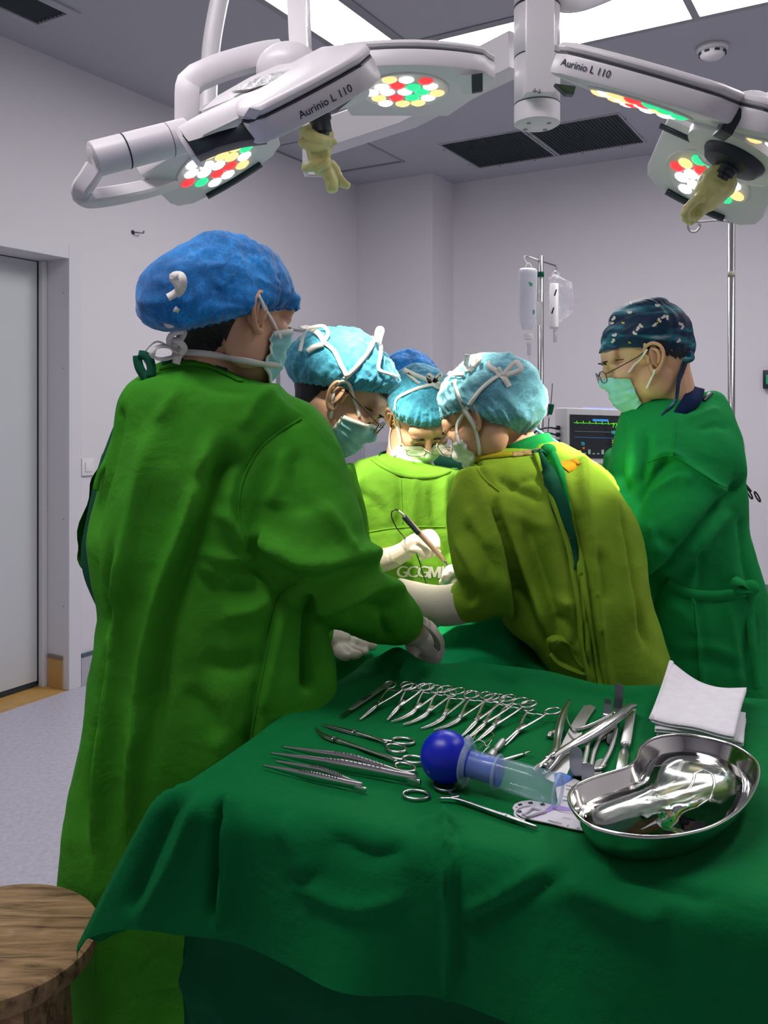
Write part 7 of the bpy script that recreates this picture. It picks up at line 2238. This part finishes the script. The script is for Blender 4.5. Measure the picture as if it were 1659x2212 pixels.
obj('bottle', lens_loft([(1124, 1156, 580, .6), (1120, 1160, 584, .9), (1119, 1161, 592, 1), (1120, 1159, 640, 1), (1121, 1157, 690, 1), (1124, 1154, 700, .8), (1130, 1148, 712, .5)], Yb, .032), M['bag'], t)
obj('hanger', stube([P(1136, 581, Yb), P(1136, 574, Yb), P(1141, 569, Yb), P(1147, 574, Yb), P(1147, 581, Yb)], .003, 18, 8), M['white_plastic'], t)
obj('cap', lathe([(.012, 0), (.019, .002), (.019, .018), (.016, .020), (.016, .026)], 20, P(1142, 734, Yb), UPZ), M['white_plastic'], t, angle=40)
obj('drip_chamber', lathe([(.0, -.052), (.006, -.050), (.008, -.046), (.008, -.012), (.010, -.010), (.010, .002)], 16, P(1143, 740, Yb), UPZ), M['bag'], t)
obj('drip_line', stube([P(1143, 764, Yb), P(1144, 800, Yb), P(1150, 860, Yb), P(1152, 940, Yb)], .0012, 16, 6), M['bag'], t)
obj('green_print', join(box(P(1146, 612, Yb - .033), (.008, .0008, .003), (Vector((.9, 0, -.4)), Vector((0, 1, 0)), Vector((.4, 0, .9)))), box(P(1147, 616, Yb - .033), (.006, .0008, .003), (Vector((.9, 0, -.4)), Vector((0, 1, 0)), Vector((.4, 0, .9)))), box(P(1153, 674, Yb - .030), (.003, .0008, .009))), M['green_ink'], t, smooth=False)
Yb = YP + .01
t = thing('infusion_pouch', P(1210, 650, Yb), 'crumpled clear pouch with a white tube hanging on the right hook of the pole', 'infusion pouch', 'infusion containers on the pole')
V, F = lens_loft([(1196, 1204, 592, .3), (1188, 1214, 600, .7), (1184, 1232, 610, 1), (1183, 1240, 630, 1), (1182, 1242, 650, 1), (1182, 1238, 668, 1), (1184, 1226, 684, .8), (1186, 1214, 694, .5), (1190, 1204, 700, .2)], Yb, .030, 40)
A_ = np.array([tuple(v) for v in V])
A_ += .008 * np.stack([vnoise(A_ * 26, 1), vnoise(A_ * 26, 2), vnoise(A_ * 26, 3)], 1)
obj('pouch_film', (A_, F), M['film2'], t)
obj('inner_tube', lathe([(.011, .0), (.019, .002), (.019, .008), (.0175, .010), (.0175, .185)], 20, P(1197, 710, Yb - .035), UPZ), M['white_plastic'], t)
obj('nozzle', lathe([(.004, -.052), (.0075, -.050), (.0075, .0)], 14, P(1199, 712, Yb - .035), UPZ), M['bag'], t)
obj('tube_print', join(box(P(1200, 632, Yb - .054), (.003, .0008, .014), (Vector((.9, 0, -.3)), Vector((0, 1, 0)), Vector((.3, 0, .9)))), box(P(1194, 671, Yb - .054), (.003, .0008, .014), (Vector((.9, 0, -.3)), Vector((0, 1, 0)), Vector((.3, 0, .9))))), M['letter'], t, smooth=False)
obj('hanger', stube([P(1190, 606, Yb), P(1194, 592, Yb), P(1200, 586, Yb), P(1206, 592, Yb), P(1207, 602, Yb)], .003, 16, 8), M['white_plastic'], t)
t = thing('paper_label', P(1163, 676, YP - .02), 'small white paper tag taped to the infusion pole between bottle and pouch', 'label')
obj('paper', ribbon([P(1167, 651, YP - .016), P(1164, 676, YP - .018), P(1166, 702, YP - .016)], [.022, .026, .018], .0008, normal=(-.1, -1, .1), n=8), M['white_plastic'], t, smooth=False)

# IV pole at the right edge
YR = 3.0
c = P(1580, 700, YR)
t = thing('iv_pole', (c.x, YR, 0), 'taller steel infusion pole behind the person at the right', 'pole')
obj('tube', tube([(c.x, YR, .06), (c.x, YR, P(0, 474, YR).z)], .0118, 20), M['pole'], t)
obj('hook', stube([P(1580, 478, YR), P(1550, 476, YR), P(1510, 479, YR), P(1490, 480, YR), P(1486, 490, YR), P(1492, 500, YR), P(1504, 500, YR), P(1512, 490, YR), P(1510, 482, YR)], .004, 50, 8), M['pole'], t)
obj('tape', lathe([(.0126, 0), (.0126, .018)], 20, (c.x, YR, P(0, 598, YR).z), UPZ), M['cuff'], t)
for k in range(5):
    a = 2 * PI * k / 5 + .3
    obj('base_leg', stube([(c.x, YR, .08), (c.x + .15 * math.cos(a), YR + .15 * math.sin(a), .06), (c.x + .26 * math.cos(a), YR + .26 * math.sin(a), .03)], [.014, .012, .026], 12, 10), M['pole'], t)
t = thing('plastic_bag', P(1596, 945, 2.9), 'small translucent bag hanging beside the right infusion pole', 'bag')
obj('bag', lens_loft([(1576, 1584, 912, .4), (1578, 1594, 924, .8), (1580, 1604, 944, 1), (1588, 1609, 960, .9), (1602, 1610, 970, .3)], 2.9, .02), M['bag'], t)
obj('hole_ring', tube([P(1594 + 6 * math.cos(a), 978 + 7 * math.sin(a), 2.9) for a in np.linspace(0, 2 * PI, 20, endpoint=False)], .003, 8, closed=True), M['lamp_dark'], t)
t = thing('hanging_forceps', P(1615, 1050, 2.9), 'dark ring handled forceps sticking out behind the person at the right', 'forceps')
obj('shank', stube([P(1590, 1018, 2.9), P(1606, 1042, 2.9), P(1622, 1062, 2.9)], .005, 10, 8), M['glass_rim'], t)
for cx0, cy0 in ((1619, 1067), (1636, 1073)):
    obj('ring', tube([P(cx0 + 5 * math.cos(a) + 7 * math.sin(a) * .6, cy0 + 10 * math.sin(a) + 4 * math.cos(a), 2.9) for a in np.linspace(0, 2 * PI, 20, endpoint=False)], .0028, 8, closed=True), M['glass_rim'], t)

# patient monitor on its trolley
YM = 3.15
def mon(px, py, dy=0.0):
    return P(px, py, YM + (px - 1240) * .0006 + dy)
t = thing('patient_monitor', P(1310, 1000, YM), 'vital signs monitor with coloured numbers and traces left of the standing person', 'monitor')
q = [mon(1230, 892), mon(1420, 898), mon(1415, 998), mon(1238, 986)]
xm = (q[1] - q[0]).normalized(); zm = Vector((0, 0, 1)); ym = zm.cross(xm).normalized()
W_, H_ = (q[1] - q[0]).length, (q[0] - q[3]).length
oc = (q[0] + q[1] + q[2] + q[3]) / 4
MB = lambda u, v, d=0: oc + xm * (u * W_ / 2) + zm * (v * H_ / 2) - ym * d
obj('housing', box(MB(0, 0, -.045), (W_ / 2 + .012, .045, H_ / 2 + .022), (xm, ym, zm), .008), M['white_plastic'], t, angle=40)
M['screen'] = mat('monitor_screen', (.008, .014, .022), .12, spec=.5, coat=.3)
sb = obj('screen', box(MB(0, -.02, .0005), (W_ / 2, .0015, H_ / 2), (xm, ym, zm)), M['screen'], t, smooth=False)
EM = lambda n, c, s: mat(n, tuple(x * .2 for x in c), .5, emit=c, estr=s)
sg, sc_, sy_, sr, sw, sbz = EM('screen_green', (.12, .9, .02), 1.0), EM('screen_cyan', (.02, .65, .75), .9), EM('screen_yellow', (.85, .75, .0), .8), EM('screen_red', (.8, .12, .04), .7), EM('screen_grey', (.35, .55, .42), .45), EM('screen_blue', (.05, .30, .75), .8)
for m_ in (sg, sc_, sy_, sr, sw, sbz):
    m_.cycles.emission_sampling = 'NONE'
def mtext(s, u, v, size, m):
    V, F = text_mesh(s, size, True)
    o = MB(u, v, .0030)
    obj('readout', ([o + xm * x + zm * y for x, y, z in V], F), m, sb, smooth=False)
mtext('73', .0, .52, .024, sg); mtext('100', -.02, .20, .017, sc_); mtext('22', -.03, -.22, .016, sy_); mtext('72', -.72, -.36, .015, sc_); mtext('\u2665', -.70, -.56, .008, sr)
def mrect(u0, u1, v0, v1, m, name='indicator'):
    a, b = MB(u0, v0, .0028), MB(u1, v1, .0028)
    obj(name, box((a + b) / 2, ((u1 - u0) * W_ / 4, .0004, (v1 - v0) * H_ / 4), (xm, ym, zm)), m, sb, smooth=False)
mrect(-.50, -.15, .70, .80, sbz, 'message_bar'); mrect(-.90, -.76, -.84, -.66, sy_, 'alarm_key')
for k in range(9):
    mrect(-.70 + k * .10, -.65 + k * .10, -.82, -.82 + (.05 + .16 * ((k * 7) % 3 == 1)), sw, 'menu_icon')
tr = [MB(-.92 + .9 * k / 90, .60 + (.10 if k % 14 == 7 else (-.04 if k % 14 == 8 else .01 * math.sin(k))), .0030) for k in range(91)]
obj('trace', tube(tr, .0008, 5), sg, sb)
obj('trace', tube([MB(-.9, .22, .0028), MB(.0, .21, .0028)], .0004, 4), sw, sb)
obj('trace', tube([MB(-.9, -.05, .0028), MB(.0, -.06, .0028)], .0004, 4), sbz, sb)
obj('alarm_light', box(MB(-.25, 1.26, -.03), (W_ * .16, .02, .006), (xm, ym, zm), .003), EM('alarm_blue', (.35, .38, 1.0), 1.0), t, angle=40)
for k in range(4):
    obj('side_port', box(MB(-1.12, .35 - k * .32, -.045), (.004, .010, .008), (xm, ym, zm), .002), M['letter'] if k % 2 else M['lamp_dark'], t, angle=40)
obj('antenna', stube([MB(.42, 1.2, -.04), MB(.42, 1.55, -.04), MB(.36, 1.66, -.04), MB(.28, 1.68, -.04)], .006, 14, 8), M['lamp_dark'], t)
for k in range(3):
    obj('cable', stube([MB(-1.12, .3 - k * .3, -.045), MB(-1.35, .34 - k * .25, -.05), MB(-1.62, .1 - k * .2, -.05), MB(-1.70, -.6, -.05), MB(-1.74, -1.6, -.05)], .0035, 24, 8), M['lamp_dark'] if k < 2 else M['cove'], t)
tl_ = thing('monitor_trolley', (oc.x, oc.y + .06, 0), 'white equipment trolley standing under the vital signs monitor', 'trolley')
zt2 = oc.z - H_ / 2 - .026
obj('cabinet', box((oc.x, oc.y + .08, (zt2 + .1) / 2 + .0), (W_ / 2 + .02, .12, (zt2 - .1) / 2), (xm, ym, zm), .01), M['white_plastic'], tl_, angle=40)
obj('drawer_line', box((oc.x, oc.y + .08, zt2 - .05), (W_ / 2 + .021, .121, .002), (xm, ym, zm)), M['lamp_line'], tl_, smooth=False)
for sx in (-1, 1):
    for sy2 in (-1, 1):
        obj('caster', ellipsoid(Vector((oc.x, oc.y + .08, .05)) + xm * (sx * W_ * .42) + ym * (sy2 * .09), (.02, .05, .05), None, 14, 10), M['lamp_dark'], tl_)
# sensor plug hanging on a wire left of the monitor
t = thing('hanging_plug', P(1188, 890, 3.4), 'dark green connector hanging on a thin wire by the monitor', 'connector')
obj('grip', stube([P(1191, 873, 3.4), P(1189, 888, 3.4), P(1186, 899, 3.4)], [.012, .010, .008], 10, 10), M['scrub'], t)
obj('pin', stube([P(1188, 896, 3.39), P(1187, 903, 3.39)], [.006, .005], 6, 8), M['white_plastic'], t)
obj('wire', stube([P(1190, 874, 3.4), P(1192, 850, 3.4), P(1193, 828, 3.4)], .0015, 10, 6), M['lamp_dark'], t)
obj('wire', stube([P(1186, 900, 3.4), P(1184, 930, 3.4), P(1180, 970, 3.4), P(1174, 1010, 3.4)], .0018, 14, 6), M['lamp_dark'], t)

# grey notice board and steel cabinet on the left wall behind the second person
def on_left(px, py):
    """left wall point behind a pixel"""
    d = P(px, py, 1.0) - Vector((0, 0, CAMZ))
    k = W1.dot(O1 - Vector((0, 0, CAMZ))) / W1.dot(d)
    return Vector((0, 0, CAMZ)) + d * k
a, b = on_left(608, 712), on_left(700, 740)
ua, ub = (a - O1).dot(D1), (b - O1).dot(D1)
M['board'] = mat('grey_board', (.50, .50, .57), .45)
t = thing('notice_board', RM((ua + ub) / 2, 0, 1.6), 'pale grey notice board with short dark lines on the left wall', 'notice board')
obj('board', rbox(ua - .05, ub + .35, .001, .022, 1.05, a.z, .003), M['board'], t, angle=40)
obj('frame', join(rbox(ua - .06, ub + .36, .001, .028, a.z, a.z + .014), rbox(ua - .06, ua - .05, .001, .028, 1.05, a.z)), M['alu'], t, smooth=False)
ln = []
for k, (py, w_) in enumerate(((757, .050), (773, .030), (782, .036), (791, .030), (800, .024))):
    c = on_left(622, py)
    uc = (c - O1).dot(D1)
    ln.append(rbox(uc - w_, uc + w_, .022, .0235, c.z - .009, c.z + .009))
obj('lines', join(*ln), M['lamp_line'], t, smooth=False)
M['cab'] = mat('grey_cabinet', (.33, .33, .38), .4, metal=.3)
c = P(772, 990, 5.2)
t = thing('steel_cabinet', (c.x, 5.2, 0), 'grey steel cabinet in the back corner, seen between the masked heads', 'cabinet')
obj('carcass', box((c.x - .02, 5.25, .62), (.17, .15, .60), (W1, D1, UPZ), .006), M['cab'], t, angle=40)
obj('door', box(Vector((c.x - .02, 5.25, .62)) - D1 * .155 + W1 * .08, (.078, .006, .57), (W1, D1, UPZ), .003), M['cab'], t, angle=40)
obj('door', box(Vector((c.x - .02, 5.25, .62)) - D1 * .155 - W1 * .08, (.078, .006, .57), (W1, D1, UPZ), .003), M['cab'], t, angle=40)

# wall box and socket at the right edge
t = thing('wall_gauge', P(1662, 820, 5.2), 'small dark control box on the back wall, cut by the right picture edge', 'control box')
cB = PZ(1657, 820, 1.59)
d = P(1657, 820, 1.0) - Vector((0, 0, CAMZ))
k = D1.dot(RM(UB, 0, 0) - Vector((0, 0, CAMZ))) / D1.dot(d)
wb = Vector((0, 0, CAMZ)) + d * k
obj('case', box(wb - D1 * .025 + W1 * .04, (.06, .024, .06), (W1, D1, UPZ), .006), M['lamp_dark'], t, angle=40)
obj('label', box(wb - D1 * .05 + W1 * .03, (.03, .001, .03), (W1, D1, UPZ)), M['green_ink'], t, smooth=False)
# anaesthesia stool cushion and bottle at the far right
t = thing('equipment_stand', P(1612, 1170, 3.6), 'white ribbed equipment stand half hidden behind the person at the right', 'stand')
for k, (py, r) in enumerate(((1156, .022), (1166, .026), (1178, .020), (1186, .026), (1200, .020))):
    obj('ring', lathe([(0, -.008), (r, -.008), (r, .008), (0, .008)], 20, P(1608, py, 3.6), UPZ), M['white_plastic'] if k % 2 else M['lamp_dark'], t, angle=40)
cst = P(1608, 1200, 3.6)
obj('post', tube([(cst.x, 3.6, .02), (cst.x, 3.6, cst.z)], .018, 14), M['white_plastic'], t)
obj('foot', lathe([(0, 0), (.16, 0), (.15, .02), (.02, .03)], 24, (cst.x, 3.6, 0.0005), UPZ), M['white_plastic'], t)
M['navy_pad'] = mat('dark_green_cushion', (.006, .045, .035), .5)
t = thing('padded_chair', P(1722, 1330, 2.55), 'dark padded chair at the right picture edge', 'chair')
cc = P(1722, 1330, 2.55)
obj('seat', box(cc + Vector((.0, .0, .0)), (.11, .2, .06), None, .04), M['navy_pad'], t, angle=50)
obj('armrest', box(cc + Vector((-.02, -.1, .09)), (.06, .10, .02), None, .012), M['white_plastic'], t, angle=50)
obj('pedestal', tube([cc - UPZ * .06, (cc.x, cc.y, .05)], .03, 16), M['lamp_dark'], t)
obj('base', lathe([(0, 0), (.22, 0), (.21, .03), (.03, .06)], 28, (cc.x, cc.y, .0005), UPZ), M['lamp_dark'], t)

# ---------------------------------------------------------------- wooden stool at the lower left
mw = mat('worn_wood', (.20, .12, .055), .65, spec=.3)
nt = mw.node_tree
bs = nt.nodes['Principled BSDF']
tc = nt.nodes.new('ShaderNodeTexCoord')
mp = nt.nodes.new('ShaderNodeMapping')
mp.inputs['Rotation'].default_value = (0, 0, -.25)
mp.inputs['Scale'].default_value = (5, 46, 20)
nz = nt.nodes.new('ShaderNodeTexNoise')
nz.inputs['Scale'].default_value = 1.6
nz.inputs['Detail'].default_value = 8
nz.inputs['Roughness'].default_value = .65
nz.inputs['Distortion'].default_value = .5
nt.links.new(tc.outputs['Object'], mp.inputs['Vector'])
nt.links.new(mp.outputs['Vector'], nz.inputs['Vector'])
rp = nt.nodes.new('ShaderNodeValToRGB')
e = rp.color_ramp.elements
e[0].position, e[0].color = .32, (.06, .04, .022, 1)
e[1].position, e[1].color = .68, (.50, .33, .17, 1)
q = e.new(.48); q.color = (.30, .19, .09, 1)
nt.links.new(nz.outputs['Fac'], rp.inputs['Fac'])
sp = nt.nodes.new('ShaderNodeTexNoise')
sp.inputs['Scale'].default_value = 9
sp.inputs['Detail'].default_value = 3
nt.links.new(tc.outputs['Object'], sp.inputs['Vector'])
r2 = nt.nodes.new('ShaderNodeValToRGB')
r2.color_ramp.elements[0].position, r2.color_ramp.elements[0].color = .30, (.25, .22, .2, 1)
r2.color_ramp.elements[1].position, r2.color_ramp.elements[1].color = .42, (1, 1, 1, 1)
nt.links.new(sp.outputs['Fac'], r2.inputs['Fac'])
mx = nt.nodes.new('ShaderNodeMix')
mx.data_type = 'RGBA'; mx.blend_type = 'MULTIPLY'; mx.inputs[0].default_value = .8
nt.links.new(rp.outputs['Color'], mx.inputs[6]); nt.links.new(r2.outputs['Color'], mx.inputs[7])
nt.links.new(mx.outputs[2], bs.inputs['Base Color'])
bp = nt.nodes.new('ShaderNodeBump')
bp.inputs['Strength'].default_value = .6; bp.inputs['Distance'].default_value = .003
nt.links.new(nz.outputs['Fac'], bp.inputs['Height']); nt.links.new(bp.outputs['Normal'], bs.inputs['Normal'])
ZS = .66
cs = PZ(-20, 2025, ZS)
edge = PZ(203, 2025, ZS)
rs = (Vector((cs.x, cs.y, 0)) - Vector((edge.x, edge.y, 0))).length
stl = thing('wooden_stool', (cs.x, cs.y, 0), 'round worn wooden stool at the lower left beside the drape corner', 'stool')
obj('seat', lathe([(0, ZS), (rs - .006, ZS), (rs - .001, ZS - .004), (rs, ZS - .012), (rs - .004, ZS - .030), (rs - .02, ZS - .034), (0, ZS - .034)], 72, (cs.x, cs.y, 0), UPZ), mw, stl, angle=40)
obj('apron', ring_lathe([(rs * .62, ZS - .036), (rs * .70, ZS - .036), (rs * .70, ZS - .10), (rs * .62, ZS - .10)], 40, (cs.x, cs.y, 0), UPZ), mw, stl, angle=40)
for k in range(4):
    a = PI / 4 + k * PI / 2
    u = Vector((math.cos(a), math.sin(a), 0))
    top_, bt_ = Vector((cs.x, cs.y, ZS - .036)) + u * rs * .60, Vector((cs.x, cs.y, .001)) + u * rs * .92
    obj('leg', sweep([bt_, top_], [(-.016, -.016), (.016, -.016), (.016, .016), (-.016, .016)]), mw, stl, smooth=False)
for k in range(4):
    a0_, a1_ = PI / 4 + k * PI / 2, PI / 4 + (k + 1) * PI / 2
    g_ = lambda a: Vector((cs.x, cs.y, .2)) + Vector((math.cos(a), math.sin(a), 0)) * rs * .80
    obj('stretcher', tube([g_(a0_), g_(a1_)], .010, 10), mw, stl)
# ---------------------------------------------------------------- lights, camera
def area(name, loc, rot, sx, sy, power, col=(1, 1, 1)):
    l = bpy.data.lights.new(name, 'AREA')
    l.shape = 'RECTANGLE'
    l.size, l.size_y, l.energy, l.color = sx, sy, power, col
    o = bpy.data.objects.new(name, l)
    COL.objects.link(o)
    o.location = loc
    o.rotation_euler = rot
    return o

def spot(name, loc, target, power, size, blend, radius, col):
    l = bpy.data.lights.new(name, 'SPOT')
    l.energy, l.spot_size, l.spot_blend, l.shadow_soft_size, l.color = power, size, blend, radius, col
    o = bpy.data.objects.new(name, l)
    COL.objects.link(o)
    o.location = loc
    o.rotation_euler = (Vector(target) - Vector(loc)).to_track_quat('-Z', 'Y').to_euler()
    return o

for o, ax, tg, pw, sz in ((fr1[0], fr1[1], P(915, 1130, 2.2), 62, 30), (fr2[0], fr2[1], P(900, 1080, 2.25), 80, 30), (fr3[0], fr3[1], P(975, 905, 2.0), 110, 26),
                          (g1[0], g1[1], P(1262, 1000, 1.92), 300, 15), (g2[0], g2[1], P(1150, 870, 1.96), 60, 18), (g3[0], g3[1], P(1120, 1080, 1.95), 60, 30)):
    spot('lamp_beam', o - ax[2] * 0.03, tg, pw, math.radians(sz), 0.6, 0.05, (1.0, 0.91, 0.74))
w = bpy.data.worlds.new('world')
SC.world = w
w.use_nodes = True
w.node_tree.nodes['Background'].inputs[0].default_value = (0.75, 0.8, 0.9, 1)
w.node_tree.nodes['Background'].inputs[1].default_value = 0.02
cam = bpy.data.cameras.new('camera')
co = bpy.data.objects.new('camera', cam)
COL.objects.link(co)
co.location = (0, 0, CAMZ)
co.rotation_euler = (PI / 2, 0, 0)
cam.sensor_fit = 'VERTICAL'
cam.sensor_height = 24.0
cam.lens = F_PX / 2212.0 * 24.0
cam.shift_x = 0.0
cam.shift_y = (HY - 1106.0) / 2212.0
cam.clip_start = 0.02
cam.clip_end = 50
SC.camera = co
SC.view_settings.view_transform = 'Standard'
SC.view_settings.look = 'None'
SC.view_settings.exposure = 0.12
SC.view_settings.gamma = 1.0
SC.view_settings.use_curve_mapping = False
SC.cycles.max_bounces = 8
SC.cycles.transparent_max_bounces = 12
